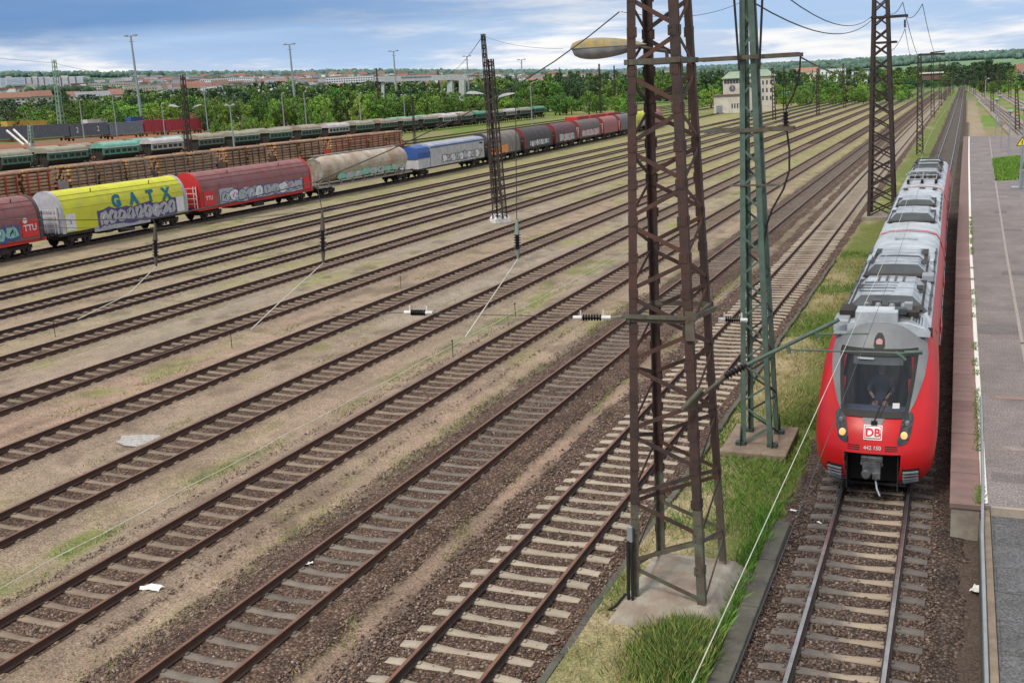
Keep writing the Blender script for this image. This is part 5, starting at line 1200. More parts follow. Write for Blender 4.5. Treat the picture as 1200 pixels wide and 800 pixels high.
# ------------------------------------------------------------------ log wagons
LX = -96.5
BK = mat('pine_bark_log', (.36,.215,.14), (.22,.135,.095), 2.5, rough=.9, bump=.01, bscale=12, c3=(.40,.28,.20), s3=1.5, a3=.5, rnd=.5); CUT = mat('cut_log_end', (.52,.26,.09), (.40,.20,.08), 5, .8, rnd=.4)
logm = []
for k in range(5):
    mb = MB(); ra = random.uniform(.17,.21); 
    mb.mi = 0; mb.lathe([(ra,0),(ra*.98,1.5),(ra*.94,3),(ra*.9,4.6+.12*k)], (0,0,0), 10, 'y')
    mb.m[-1] = 1; mb.m[-2] = 1; me = mb.mesh('log', [BK, CUT], True); logm.append(me)
TOPLAB = 'pine log on the outer side of a loaded log wagon'; 
logn = [0]
def bundle(y0, L, rows, z0=1.28):
    n = 8; core = MB(); 
    for r_ in range(rows):
        for c in range(n):
            x = LX+1.28-.365*c+random.uniform(-.02,.02); z = z0+.22+.375*r_+random.uniform(-.03,.03); y = y0+random.uniform(-.22,.22)
            if c == 0 or r_ == rows-1:
                o = link('log', random.choice(logm), loc=(x, y, z+(random.uniform(0,.12) if r_ == rows-1 else 0))); o.scale = (1,1*(L/4.7),1); o.rotation_euler = (0, random.random()*6, 0); logn[0] += 1
                tag(o, 'debarked pine log in the outer layer of a stacked load on the log wagons', 'log', 'logs loaded on the wagons')
            else: core.lathe([(.18,0),(.17,L)], (x,y,z), 7, 'y')
    tag(core.build('log_pile', [BK]), 'inner pine logs packed inside the stacks on the log wagons', 'logs', 'inner log stacks', 'stuff')
def log_wagon(px0, px1, label, mstake, nb, gap=.3, rows=7, red=False):
    y0, y1 = Yp(LX+1.4, 3.6, px0)+gap, Yp(LX+1.4, 3.6, px1)-gap; L = y1-y0
    r = empty('log_wagon', (LX, y0, 0), label, 'goods wagon', 'wagons loaded with logs')
    mb = MB(); mb.box((0,L/2,1.12),(2.7,L,.22)); mb.build('deck', mstake, r); wheels(r, (2.2,L-2.2)); buffers(r, L)
    for yy in (.1, L-.1): mb = MB(); mb.box((0,yy,1.7),(2.5,.08,1.1)); mb.build('end_wall', mstake, r)
    ns = nb*3 if not red else max(nb*3, 4)
    for s in (-1,1):
        for i in range(ns): yy = .8+(L-1.6)*(i+.5)/ns; mb = MB(); mb.bar((s*1.5,yy,1.1),(s*1.52,yy,3.75),.14,.10,side=(0,1,0)); mb.build('stake', mstake, r)
    bl = (L-.5)/nb
    for i in range(nb): bundle(y0+.35+i*bl, bl-.55, rows)
RW = wm('red_stake_steel', (.50,.03,.025), dirt=(.25,.06,.04)); GW = wm('grey_stake_steel', (.18,.19,.21), dirt=(.12,.09,.08)); BW = wm('brown_stake_steel', (.10,.05,.04))
log_wagon(-70, 70, 'log wagon with bright red stakes at the left edge', RW, 3, red=True)
log_wagon(76, 180, 'log wagon with thin grey stakes, second from the left edge', GW, 3)
log_wagon(180, 258, 'log wagon with grey stakes behind the dark two lamp mast', GW, 2)
log_wagon(262, 318, 'log wagon with brown stakes behind the faded red hood wagon', BW, 2)
log_wagon(320, 381, 'log wagon with brown stakes behind the silo wagon left part', BW, 2)
log_wagon(385, 474, 'log wagon with closely set red stakes at the right end of the row', RW, 4, red=True)
# ------------------------------------------------------------------ roofed hopper wagons
HC = {'moss': (wm('mossy_roof', (.27,.26,.18), (.33,.31,.25), dirt=(.15,.14,.09)), wm('dull_green_side', (.08,.20,.15), dirt=(.06,.07,.05))),
      'turq': (wm('turquoise_roof', (.16,.42,.33), dirt=(.2,.3,.25), a=.3), wm('turquoise_side', (.10,.30,.23), dirt=(.06,.1,.08))),
      'white': (wm('pinkish_white_roof', (.55,.50,.52), dirt=(.4,.33,.3), a=.3), wm('dirty_white_hopper', (.40,.40,.39), dirt=(.2,.18,.16))),
      'green': (wm('green_roof', (.08,.27,.19), dirt=(.1,.2,.15), a=.3), wm('green_hopper', (.05,.18,.12), dirt=(.05,.07,.05))),
      'brown': (wm('brownish_roof', (.31,.23,.17), (.27,.23,.17), dirt=(.14,.12,.08)), wm('grey_green_side', (.11,.18,.145), dirt=(.05,.05,.04)))}
HCW = {'moss':'moss stained', 'turq':'turquoise', 'white':'pinkish white', 'green':'green', 'brown':'brownish'}
HP = {}
def hopper(X, y0, L, kind, lab, grp):
    key = (kind,)
    if key not in HP:
        r = empty('hopper_wagon', (0,0,0)); rm, smt = HC[kind]; LL = 10.
        n = 10; pr = [(1.52*math.cos(math.pi*i/n), 3.35+.95*math.sin(math.pi*i/n)**.8) for i in range(n+1)]
        mb = MB(); mb.sheet(pr[::-1] if False else pr, 1.1, LL-1.1)
        for yy in (1.1, LL-1.1): mb.add([(x,yy,z) for x, z in pr], [tuple(range(n+1))])
        rf = mb.build('roof', rm, r, smooth=True)
        mb = MB(); mb.box((1.55,LL/2,3.35),(.08,LL-2.1,.12)); mb.box((-1.55,LL/2,3.35),(.08,LL-2.1,.12)); mb.build('roof_rim', MT['white_paint'] if kind != 'green' else smt, rf)
        mb = MB()
        for s in (-1,1): mb.box((s*1.35,LL/2,3.12),(.06,LL-2.3,.36)); mb.box((s*1.35,LL/2,2.2),(.06,LL-2.3,.30))
        for s in (-1,1):
            for k in range(7): yy = 1.25+(LL-2.5)*k/6; mb.box((s*1.36,yy,2.6),(.10,.42 if k in (0,3,6) else .26,.95))
        mb.build('side_frame', smt, r)
        mb = MB(); mb.prism([(-1.3,3.2),(1.3,3.2),(1.3,2.2),(.5,1.1),(-.5,1.1),(-1.3,2.2)], 1.5, LL-1.5); mb.build('hopper_body', MT['under'], r)
        mb = MB()
        for yy in (.35, LL-.35):
            for x in (-1.2,-.4,.4,1.2): mb.bar((x,yy,1.1),(x*.8,yy+(.5 if yy < 1 else -.5),3.2),.07)
            for z in (1.7,2.4): mb.bar((-1.2,yy,z),(1.2,yy,z),.06)
        mb.box((0,LL/2,1.05),(2.5,LL,.2)); mb.build('end_platform', MT['under'], r)
        mb = MB()
        for yc in (1.8, LL-1.8):
            mb.box((0,yc,.6),(1.9,2.2,.3))
            for dy in (-.8,.8):
                for s in (-1,1): mb.lathe([(.44,s*.68),(.46,s*.8)], (0,yc+dy,.46), 12, 'x')
        mb.build('bogie', MT['under'], r); HP[key] = r; t = r
    else: t = dup(HP[key])
    t.location = (X, y0, 0); t.scale = (1, L/10., 1); tag(t, lab, 'hopper wagon', grp); return t
RA = [(-60,-14,'moss'),(-11,35,'moss'),(41,102,'moss'),(107,161,'turq'),(165,213,'white'),(222,260,'brown'),(264,302,'moss'),(306,340,'moss'),(344,374,'brown'),(376,407,'white'),(409,436,'moss'),(438,463,'brown'),(465,487,'moss'),(489,511,'moss'),(512,533,'white'),(534,551,'brown'),(552,570,'green'),(572,587,'moss'),(588,603,'white'),(604,620,'moss'),(621,636,'green')]
XA, XB = -149, -157
for a, b, k in RA:
    y0, y1 = Yp(XA, 3.5, a), Yp(XA, 3.5, b); hopper(XA, y0, y1-y0, k, '%s roofed hopper wagon in the nearer row beyond the log wagons' % HCW[k], 'nearer hopper row, %s' % HCW[k])
RBw = [(-50,-12,'brown'),(-10,30,'brown'),(32,70,'moss'),(72,108,'brown'),(110,146,'moss'),(126+22,182,'turq'),(184,214,'turq'),(216,248,'moss'),(250,280,'brown'),(282,312,'moss'),(314,342,'brown'),(344,370,'moss'),(372,398,'brown'),(400,424,'moss'),(426,449,'brown'),(452,477,'turq'),(479,500,'turq'),(502,522,'white'),(524,543,'white'),(545,560,'brown')]
for a, b, k in RBw:
    y0, y1 = Yp(XB, 3.7, a), Yp(XB, 3.7, b); hopper(XB, y0, y1-y0-.3, k, '%s roofed hopper wagon in the farther row against the containers' % HCW[k], 'farther hopper row, %s' % HCW[k])
# ------------------------------------------------------------------ containers
def container(px0, px1, yt, yb, X, c, lab, txt=None, name='container', round_=False, rib=True):
    a = W(px0, yb, X); b = W(px1, yb-(px1-px0)*.055, X); top = W(px0, yt, X).z; z0 = max(a.z, hg(X, a.y)+.3); L = b.y-a.y; H = top-z0; wd = 2.5
    cm = wm('container_'+lab.split()[0]+str(int(px0)), c, dirt=tuple(k*.5+.04 for k in c), a=.45)
    r = empty(name, (X, a.y, z0), lab, 'container' if name == 'container' else 'wagon', None)
    if round_: mb = MB(); mb.prism([(-wd/2,0),(wd/2,0),(wd/2,H*.85),(wd*.35,H),(-wd*.35,H),(-wd/2,H*.85)], .1, L-.1)
    else: mb = MB().box((0,L/2,H/2),(wd,L-.15,H))
    o = mb.build('body', cm, r)
    if rib:
        mb = MB(); n = max(3, int(L/.9))
        for i in range(n+1): mb.box((wd/2+.02, .1+(L-.2)*i/n, H/2*.9), (.05, .14, H*.84))
        mb.box((wd/2+.03,L/2,H-.08),(.06,L-.15,.16)); mb.box((wd/2+.03,L/2,.1),(.06,L-.15,.2)); mb.build('side_ribs', cm, r)
    if txt:
        for t, f in txt: text_obj('number', t, H*.62, INK['white'], r, (wd/2+.07, L*f, H*.5), rx=R_(90), rz=R_(90), ext=.01)
    # the flat wagon or skid below
    mb = MB(); mb.box((0,L/2,-.35),(2.3,L,.3)); mb.build('deck', MT['w_rusty'], r)
    mb = MB()
    for yy in (1.2, L-1.2):
        for s in (-1,1): mb.lathe([(.42,s*.7),(.42,s*.8)], (0,yy,-.75), 10, 'x')
    mb.build('wheels', MT['under'], r); return r
MT['w_rusty'] = wm('rusty_orange_deck', (.30,.11,.05), dirt=(.12,.07,.05))
GC = (.13,.145,.17)
container(-30, 30, 150.5, 166, -225, GC, 'slate grey curtain sided wagon at the far left edge', name='curtain_wagon')
container(31, 78, 147.5, 163, -225, GC, 'slate grey curtain sided wagon under the yellow containers', name='curtain_wagon')
container(79, 124, 146, 161, -225, GC, 'slate grey curtain sided wagon marked twice with a white 2', txt=(('2',.18),('2',.72)), name='curtain_wagon')
container(125, 165, 144.5, 159, -225, (.20,.23,.26), 'paler grey wagon between the grey and the red containers', name='curtain_wagon')
container(166, 190, 141.5, 155.5, -225, (.42,.035,.05), 'red container first from the left in the red row')
container(191, 214, 140.5, 154, -225, (.42,.04,.05), 'red container in the middle of the red row')
container(215, 233, 139.5, 152.5, -225, (.40,.04,.05), 'red container at the right end of the red row')
container(225, 247, 132, 140.5, -240, (.33,.09,.10), 'dull red container standing above the row')
container(234, 247, 140.5, 150, -226, (.25,.28,.31), 'small grey container right of the red row')
container(248, 281, 136.5, 143.5, -250, (.33,.05,.06), 'long dark red container behind bright bushes')
container(259, 274, 130, 139, -262, (.04,.14,.45), 'blue container, left of two, near the pale sheds'); container(275, 289, 129.5, 136, -262, (.05,.18,.50), 'blue container, right of two, near the pale sheds')
container(281, 306, 135.5, 147, -236, (.50,.49,.45), 'off white container left of the bright blue one')
container(307, 333, 134, 145, -245, (.02,.12,.48), 'bright blue container with a white mark standing alone', txt=(('o',.5),))
container(334, 392, 131.5, 143.5, -250, (.15,.165,.18), 'long grey wagon right of the bright blue container', name='curtain_wagon')
container(5, 30, 142.5, 150, -255, (.58,.38,.06), 'left one of two yellow containers behind the grey wagons'); container(31, 52, 142, 149.5, -255, (.58,.38,.06), 'right one of two yellow containers behind the grey wagons')
container(99, 123, 140.5, 146.5, -250, (.60,.58,.56), 'white container above the wagon marked with 2')
container(150, 170, 137.5, 143, -252, (.04,.10,.30), 'dark blue container behind the grey wagons'); container(171, 186, 136, 142, -252, (.58,.40,.12), 'small yellow container beside the dark blue one')
container(425, 444, 121.5, 128, -300, (.45,.03,.06), 'single red container among the bright bushes')
for a, b in ((669,684),(685,704),(705,721)):
    X = -76; y0, y1 = Yp(X, 1.2, a), Yp(X, 1.2, b); r = empty('open_wagon', (X, y0, 0), 'bright red high sided wagon behind the dark hood wagons', 'goods wagon', 'red wagons behind the hood wagons'); L = y1-y0
    MB().box((0,L/2,2.6),(2.7,L-.8,2.9)).build('body', MT['w_red'], r)
    mb = MB()
    for i in range(9): mb.box((1.38, .6+(L-1.2)*i/8, 2.6), (.08,.2,3.0))
    mb.box((1.38,L/2,4.05),(.1,L-.7,.2)); mb.build('side_ribs', MT['w_pink'], r); wheels(r, (2, L-2))
for px, py in ((491,178),(504,176),(517,174)):
    b = G(px, py, -.2); mb = MB(); mb.box((0,0,.7),(.25,.25,1.4)); mb.box((0,0,1.25),(1.0,.3,.35)); tag(mb.build('buffer_stop', wm('yellow_stop', (.62,.42,.02)), loc=b), 'small yellow buffer stop behind the white grey box wagon', 'buffer stop', 'yellow buffer stops')
for pa, pb in (((8,153),(28,170)),((16,152),(36,171))):
    tag(MB().bar(W(*pa,-185), W(*pb,-175), .3, .3).build('barrier_pole', MT['white_paint']), 'slanting white pole in front of the grey wagons', 'pole', 'two slanting white poles')
# ------------------------------------------------------------------ trees
def leaf_mesh(name, nclump, nleaf, size, shape, m, seed):
    rng = np.random.default_rng(seed)   # crown about 1 unit tall and 1 unit wide, base at 0
    cs = []
    while len(cs) < nclump:
        p = rng.uniform(-1, 1, 3); rr = np.hypot(p[0], p[1])
        h = (p[2]+1)/2
        lim = {'round': math.sqrt(max(0, 1-(abs(h-.45)/.56)**2.2)), 'cone': (1-h)*1.0+.06, 'tall': math.sqrt(max(0, 1-(abs(h-.5)/.52)**3))*.62}[shape]
        if rr < lim*1.0 and rr > lim*.25: cs.append((p[0]*.5, p[1]*.5, h))
    cs = np.array(cs); rad = rng.uniform(.08, .17, nclump)
    ci = rng.integers(0, nclump, nclump*nleaf); n = len(ci)
    d = rng.normal(size=(n, 3)); d /= np.linalg.norm(d, axis=1)[:, None]; d[:, 2] *= .75
    pos = cs[ci]+d*(rad[ci]*rng.uniform(.45, 1.05, n))[:, None]
    a = rng.normal(size=(n, 3)); a /= np.linalg.norm(a, axis=1)[:, None]; b = np.cross(a, d+rng.normal(size=(n, 3))*.4); b /= np.linalg.norm(b, axis=1)[:, None]+1e-6
    s = size*rng.uniform(.6, 1.4, n)[:, None]
    v = np.stack([pos-a*s, pos+b*s*.6, pos+a*s, pos-b*s*.6], 1).reshape(-1, 3)
    return npmesh(name, v, np.arange(4*n).reshape(-1, 4), m)
CR = {}
for nm, m in (('leaf', MT['leaf']), ('bright', MT['leaf_bright']), ('dark', MT['leaf_dark'])):
    CR[nm] = [leaf_mesh('crown', 46, 46, .034, 'round', m, k+hash(nm) % 7) for k in range(3)]
CR['cone'] = [leaf_mesh('crown', 44, 46, .03, 'cone', MT['leaf_dark'], 91)]; CR['tall'] = [leaf_mesh('crown', 46, 46, .03, 'tall', MT['leaf_dark'], 92)]
TM = MB(); TM.tube([(0,0,0),(.01,0,.35),(.0,.01,.8)], [.035,.024,.008], 7)
for k in range(6): t = k*1.05; TM.tube([(0,0,.3+.06*k),(.13*math.cos(t),.13*math.sin(t),.5+.06*k),(.24*math.cos(t),.24*math.sin(t),.66+.05*k)], [.014,.009,.004], 5)
TM = TM.mesh('trunk', MT['bark'], True)
def tree(p, h, wd, kind, lab, grp, name='tree', lo=.12):
    r = empty(name, p, lab, 'tree' if name != 'bush' else 'bush', grp)
    c = link('crown', random.choice(CR[kind]), r, loc=(0,0,h*lo)); c.scale = (wd, wd*random.uniform(.85,1.1), h*(1-lo)); c.rotation_euler = (0,0,random.random()*6.28)
    t = link('trunk', TM, r); t.scale = (h, h, h*.95); return r
BULK = []
def row(pxs, tops, D, wpx, kind, lab, grp, jit=5, dj=25, name='tree', bulk=False):
    px = pxs[0]
    while px < pxs[1]:
        d = D+random.uniform(-dj, dj); p = C(px+random.uniform(-jit, jit), d)
        ty = float(np.interp(px, [t[0] for t in tops], [t[1] for t in tops]))+random.uniform(-3, 3.5)
        h = ZT(px, ty, d)-p.z; w_ = wpx*random.uniform(.8, 1.35)*d/1258*1.15
        if bulk: BULK.append((p, h*1.04, w_, kind if isinstance(kind, str) else random.choice(kind)))
        elif h > 1.2: tree(p, h*1.04, w_, kind if isinstance(kind, str) else random.choice(kind), lab, grp, name)
        px += wpx*random.uniform(.55, .9)
TL = [(-30,124),(30,128),(60,124),(110,119),(180,116),(250,113),(330,108),(400,108),(450,108),(480,109),(530,107),(600,102),(640,96),(700,94),(760,92),(830,92),(900,94),(960,92),(1010,94),(1060,90)]
up3 = [(a, b+4) for a, b in TL]
row((-40, 560), TL, 455, 22, ['leaf','leaf','dark'], 'leafy green tree in the wood behind the containers', 'trees behind the containers')
row((40, 560), [(a, b+5) for a, b in TL], 415, 20, ['leaf','bright'], 'fresh green tree at the front edge of the wood behind the containers', 'front trees behind the containers')
row((-20, 420), [(a, b+13) for a, b in TL], 385, 15, ['bright','leaf'], 'low rounded shrub in front of the wood', 'shrubs in front of the wood', name='bush')
row((395, 730), [(395,122),(440,121),(470,119),(520,121),(560,114),(640,112),(700,112),(730,114)], 440, 15, ['bright','leaf'], 'bright young tree on the green bank beyond the hopper wagons', 'young trees on the green bank')
row((560, 740), TL, 520, 19, ['leaf','dark','leaf'], 'dense tree on the rising ground behind the green bank', 'trees behind the green bank')
row((600, 1075), [(600,104),(700,103),(830,101),(900,98),(1070,94)], 640, 18, ['leaf','dark'], 'tree in the belt running behind the signal box', 'trees behind the signal box')
row((640, 900), [(640,96),(760,92),(900,91)], 820, 15, ['dark','leaf'], '', '', bulk=True)
row((820, 850), [(820,103),(850,106)], 430, 14, ['bright'], 'bright tree left of the signal box', 'trees left of the signal box')
row((905, 1068), [(905,101),(960,100),(1068,99)], 470, 11, ['leaf','bright'], 'small green tree right of the signal box', 'small trees right of the signal box')
row((908, 1055), [(905,112),(960,111),(1055,108)], 430, 9, ['bright','leaf'], 'low bush on the bank right of the signal box', 'bushes right of the signal box', name='bush')
row((1050, 1150), [(1050,92),(1100,88),(1130,84),(1150,80)], 900, 13, ['dark','leaf'], '', '', bulk=True)
row((1090, 1215), [(1090,80),(1130,75),(1215,76)], 1400, 12, ['dark'], '', '', bulk=True)
row((1085, 1150), [(1085,93),(1150,93)], 760, 7, ['leaf','dark'], 'small tree at the far end of the tracks', 'small trees at the far end of the tracks', jit=3, dj=60)
row((1148, 1178), [(1148,75),(1165,71),(1178,76)], 560, 13, ['dark'], 'tall dark tree right of the far tracks', 'tall trees right of the far tracks', jit=2)
row((1178, 1225), [(1178,84),(1225,88)], 600, 12, ['dark','leaf'], 'tree beside the house at the right edge', 'trees at the right edge')
row((1148, 1215), [(1148,97),(1215,97)], 500, 8, ['bright','leaf'], 'low green bush below the tall dark trees at the right', 'bushes right of the far tracks', name='bush')
row((249, 300), [(249,142),(300,142)], 292, 9, ['bright'], 'bright bush between the containers and the hopper wagons', 'bushes between containers and hoppers', name='bush')
row((285, 310), [(285,141),(310,140)], 300, 8, ['bright'], 'small bright bush beside the off white container', 'bushes beside the off white container', name='bush')
row((362, 396), [(362,133),(396,135)], 330, 9, ['bright','leaf'], 'bright scrub at the end of the long grey wagon', 'scrub by the long grey wagon', name='bush')
for px, py, D, w_, k, lb in ((10,117,350,28,'cone','big dark conical tree at the far left behind the yellow containers'),(404,108,340,30,'leaf','broad pale green willow like tree between grey wagon and red container'),(418,116,335,20,'bright','rounded tree right of the broad willow like one'),(596,92,700,7,'tall','narrow dark poplar on the slope, first of the pair'),(605,90,720,7,'tall','narrow dark poplar on the slope, second of the pair'),(78,103,760,10,'dark','single dark tree between the red roofed houses'),(657,82,900,7,'tall','slim dark tree high on the slope')):
    p = C(px, D); tree(p, (ZT(px, py, D)-p.z)*1.03, w_*D/1258*1.1, k, lb, None)
row((-30, 640), [(-30,121),(110,115),(300,105),(640,97)], 620, 14, ['dark','leaf'], '', '', dj=60, bulk=True)
row((60, 640), [(60,112),(300,100),(640,92)], 900, 24, ['dark','leaf'], '', '', dj=120, bulk=True)
row((640, 1080), [(640,90),(900,88),(1080,84)], 900, 10, ['dark','leaf'], '', '', dj=120, bulk=True)
row((640, 1200), [(640,88),(900,84),(1200,78)], 1200, 10, ['dark'], '', '', dj=120, bulk=True)
def bulk():
    vs = []; fs = []; ms = {'dark': 0, 'leaf': 1, 'bright': 1}; mi = []; b = 0; src = {}
    for k in ('dark','leaf'):
        me = CR[k][0]; a = np.empty(len(me.vertices)*3, np.float32); me.vertices.foreach_get('co', a); a = a.reshape(-1,4,3); a = a[::3]; c = a.mean(1, keepdims=True); src[k] = (c+(a-c)*1.8).reshape(-1,3)
    for p, h, w_, k in BULK:
        a = src[k]; t = random.random()*6.28; ct, st = math.cos(t), math.sin(t); v = np.stack([(a[:,0]*ct-a[:,1]*st)*w_+p.x, (a[:,0]*st+a[:,1]*ct)*w_+p.y, a[:,2]*h*.95+h*.05+p.z], -1); vs.append(v); mi.append(np.full(len(a)//4, ms[k], np.int32))
    v = np.concatenate(vs); me = npmesh('far_trees', v, np.arange(len(v)).reshape(-1,4), MT['leaf_dark']); me.materials.append(MT['leaf']); me.polygons.foreach_set('material_index', np.concatenate(mi))
    tag(link('far_trees', me), 'mass of farther trees between the near wood and the town slope', 'trees', None, 'stuff')
bulk()
# distant woods: one mass of small crowns
def woods():
    rng = np.random.default_rng(5); ico = []; t = (1+5**.5)/2
    V0 = np.array([(-1,t,0),(1,t,0),(-1,-t,0),(1,-t,0),(0,-1,t),(0,1,t),(0,-1,-t),(0,1,-t),(t,0,-1),(t,0,1),(-t,0,-1),(-t,0,1)], float)/1.9
    F0 = np.array([(0,11,5),(0,5,1),(0,1,7),(0,7,10),(0,10,11),(1,5,9),(5,11,4),(11,10,2),(10,7,6),(7,1,8),(3,9,4),(3,4,2),(3,2,6),(3,6,8),(3,8,9),(4,9,5),(2,4,11),(6,2,10),(8,6,7),(9,8,1)])
    n = 70000; az = rng.uniform(-.2, 1.0, n); r = 1350+(4700-1350)*rng.random(n)**.75
    x, y = -np.sin(az)*r, np.cos(az)*r; f = fbm(x, y, 420, 61, 3); g = fbm(x, y, 140, 71, 3)
    ridge = (r > 3150)
    keep = np.where(ridge, g > .15, (f < .55) & (g > .36)); keep &= ~((az > .6) & (r < 1900) & (g < .6))
    # leave the town slope thinner
    town = (az > .22) & (r > 1300) & (r < 3500); keep &= ~(town & ~ridge & (g < .44))
    x, y, r = x[keep], y[keep], r[keep]; z = hgt(x, y); k = len(x); s = rng.uniform(2.8, 6.5, k)*(1+.45*(r > 3000)); hz = s*rng.uniform(.8, 1.3, k)
    V_ = V0[None]*(1+rng.uniform(-.28, .28, (k, 12, 1))); v = V_*np.stack([s, s, hz], -1)[:, None, :]+np.stack([x, y, z+hz*.75], -1)[:, None, :]
    fc = (F0[None]+np.arange(k)[:, None, None]*12).reshape(-1, 3)
    m = bpy.data.materials.new('distant_woods'); m.use_nodes = True; nn = m.node_tree.nodes; ll = m.node_tree.links; b = nn['Principled BSDF']; b.inputs['Roughness'].default_value = .9
    a = nn.new('ShaderNodeAttribute'); a.attribute_name = 'base'; ll.new(a.outputs['Color'], b.inputs['Base Color'])
    me = npmesh('distant_woods', v.reshape(-1, 3), fc, m)
    c1 = np.array([.030,.065,.022]); c2 = np.array([.085,.150,.125]); q = sstep(800, 4000, r)[:, None]; hue = rng.uniform(.6, 1.45, (k, 1)); c = (c1*(1-q)+c2*q)*hue*(1+np.array([.25,.1,-.2])*rng.normal(size=(k,1))*.4)  # crowns shift to blue-green with range, aerial haze put into the colour
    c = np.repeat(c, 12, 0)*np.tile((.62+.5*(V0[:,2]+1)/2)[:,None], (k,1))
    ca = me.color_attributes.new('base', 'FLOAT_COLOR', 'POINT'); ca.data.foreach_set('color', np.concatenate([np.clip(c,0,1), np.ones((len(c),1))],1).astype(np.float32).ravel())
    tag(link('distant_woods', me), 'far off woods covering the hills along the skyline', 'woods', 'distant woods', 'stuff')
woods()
# ------------------------------------------------------------------ buildings
ROOFS = {'red': mat('red_tile_roof', (.29,.135,.105), (.23,.12,.10), .5, .9, rnd=.5), 'grey': mat('grey_roof', (.16,.17,.19), (.22,.22,.23), .5, .9, rnd=.5), 'pale': mat('pale_flat_roof', (.42,.43,.45), (.33,.34,.36), .4, .9, rnd=.5), 'brown': mat('brown_roof', (.16,.10,.08), (.2,.14,.11), .5, .9, rnd=.6)}
WALLS = {'white': mat('white_render', (.70,.71,.73), (.60,.61,.63), .4, .9, rnd=.4), 'cream': mat('cream_render', (.50,.45,.36), (.42,.38,.31), .4, .9, rnd=.6), 'blue': mat('pale_blue_cladding', (.35,.45,.58), (.42,.50,.60), .3, .8)}
WIN = mat('window_dark', (.05,.06,.075), None, rough=.3)
def house(p, w_, d_, h, roof, wall, lab, grp, rz=0, gable=True, name='house', wins=True, cat='house', rise=.45):
    mb = MB(); mb.mi = 0; mb.box((0,0,h/2-1), (w_, d_, h+2)); nf = max(1, int(h/3)); nw = max(2, int(w_/3.2))
    mb.mi = 2
    if wins:
        for f in range(nf):
            for k in range(nw):
                for s in (-1,1): mb.box((-w_/2+w_*(k+.5)/nw, s*(d_/2+.03), 1.7+f*3.), (1.3 if w_ < 60 else w_/nw*.62, .08, 1.4))
            for k in range(max(1, int(d_/3.5))):
                for s in (-1,1): mb.box((s*(w_/2+.03), -d_/2+d_*(k+.5)/max(1, int(d_/3.5)), 1.7+f*3.), (.08,1.2,1.4))
    mb.mi = 1
    if gable: q = d_*rise; mb.prism([(-d_/2-.4,h),(d_/2+.4,h),(0,h+q)], -w_/2-.4, w_/2+.4, 'x')
    else: mb.box((0,0,h+.2), (w_+.5,d_+.5,.5))
    o = mb.build(name, [WALLS[wall], ROOFS[roof], WIN], loc=p); o.rotation_euler = (0,0,rz); return tag(o, lab, cat, grp)
# slab blocks on the left slope
for i, (a, b_, yt) in enumerate(((3,31,91),(32,62,90.5),(63,100,90))):
    D = 1750+i*30; p = C((a+b_)/2, D); q = hdir((a+b_)/2); w_ = (b_-a)*D/1400*1.08; top = ZT((a+b_)/2, yt, D); h = top-p.z
    r = empty('apartment_block', p, ('pale blue' if i == 0 else 'white with dark stripes,' if i == 1 else 'right hand white')+' high rise slab block on the left skyline', 'apartment block', None, rz=math.atan2(q.y, q.x)-math.pi/2)
    mb = MB().box((0,0,h/2-4),(w_,14,h+8)); bd = mb.build('walls', WALLS['blue' if i == 0 else 'white'], r)
    for k in range(4 if i else 2):
        MB().box((-w_/2+w_*(.2+.2*k), -7.1, h/2),(w_*.035,.4,h*.96)).build('stair_strip', ROOFS['brown'] if i else WALLS['white'], r)
    mb = MB()
    for f in range(11): mb.box((0,-7.05,2+f*(h-2)/11),(w_*.97,.2,.9))
    mb.build('window_rows', mat('window_rows_%d' % i, (.45,.50,.58), (.60,.62,.66), .15, .5), r); MB().box((0,0,h+.5),(w_*.2,6,2.5)).build('roof_house', WALLS['cream'], r)
# named roofs behind the trees, left
for a, b_, yt, yb, D, rf, wl, lb in ((2,36,108,119,820,'red','cream','long orange roofed house at the left, below the pale blue block'),(38,62,106,117,860,'red','cream','second orange roofed house from the left with gabled top'),(82,96,107,115,900,'red','cream','small red roofed house behind the green mast'),(92,130,107,117,880,'grey','white','grey mansard roofed row right of the tall green mast'),(131,145,104,112,900,'red','cream','red roofed house at the right end of the grey roofed row'),(12,45,118,128,640,'grey','cream','low grey roofed hall above the conical tree')):
    p = C((a+b_)/2, D); top = ZT((a+b_)/2, yt, D); h = top-p.z; q = hdir((a+b_)/2)
    house(p, (b_-a)*D/1400, 13, max(3., h*.62), rf, wl, lb, None, rz=math.atan2(q.y,q.x)-math.pi/2+.15, rise=h*.38/13)
for a, b_, yt, D, rf, wl, lb, g in ((932,958,79,1150,'red','cream','wide red roofed hall right of the signal box',True),(962,990,81,1050,'pale','white','white flat roofed hall among trees right of the signal box',False),(1000,1018,84,1000,'pale','white','smaller white hall behind the thin masts',False),(1193,1215,78,620,'red','white','house with pinkish walls at the right edge',True),(385,440,90,1500,'pale','white','long white flat roofed factory hall beyond the wood',False),(445,500,93,1500,'pale','blue','long pale blue hall behind the gantry crane',False),(300,350,97,1400,'pale','white','white warehouse above the tree tops',False),(200,240,98,1500,'pale','white','white office block above the middle of the wood',False),(150,195,100,1400,'pale','cream','long cream warehouse above the wood',False),(112,160,98,1700,'pale','cream','cream slab of buildings right of the high rise blocks',False),(240,300,92,1900,'pale','white','long white flat roofed hall high above the wood',False),(560,600,98,1100,'red','cream','pinkish roofed hall right of the middle mast',True)):
    p = C((a+b_)/2, D); h = max(5, ZT((a+b_)/2, yt, D)-p.z); q = hdir((a+b_)/2)
    house(p, (b_-a)*D/1320, 16, h if not g else h*.7, rf, wl, lb, None, rz=math.atan2(q.y,q.x)-math.pi/2+random.uniform(-.2,.2), gable=g, name='hall', cat='building', rise=.28)
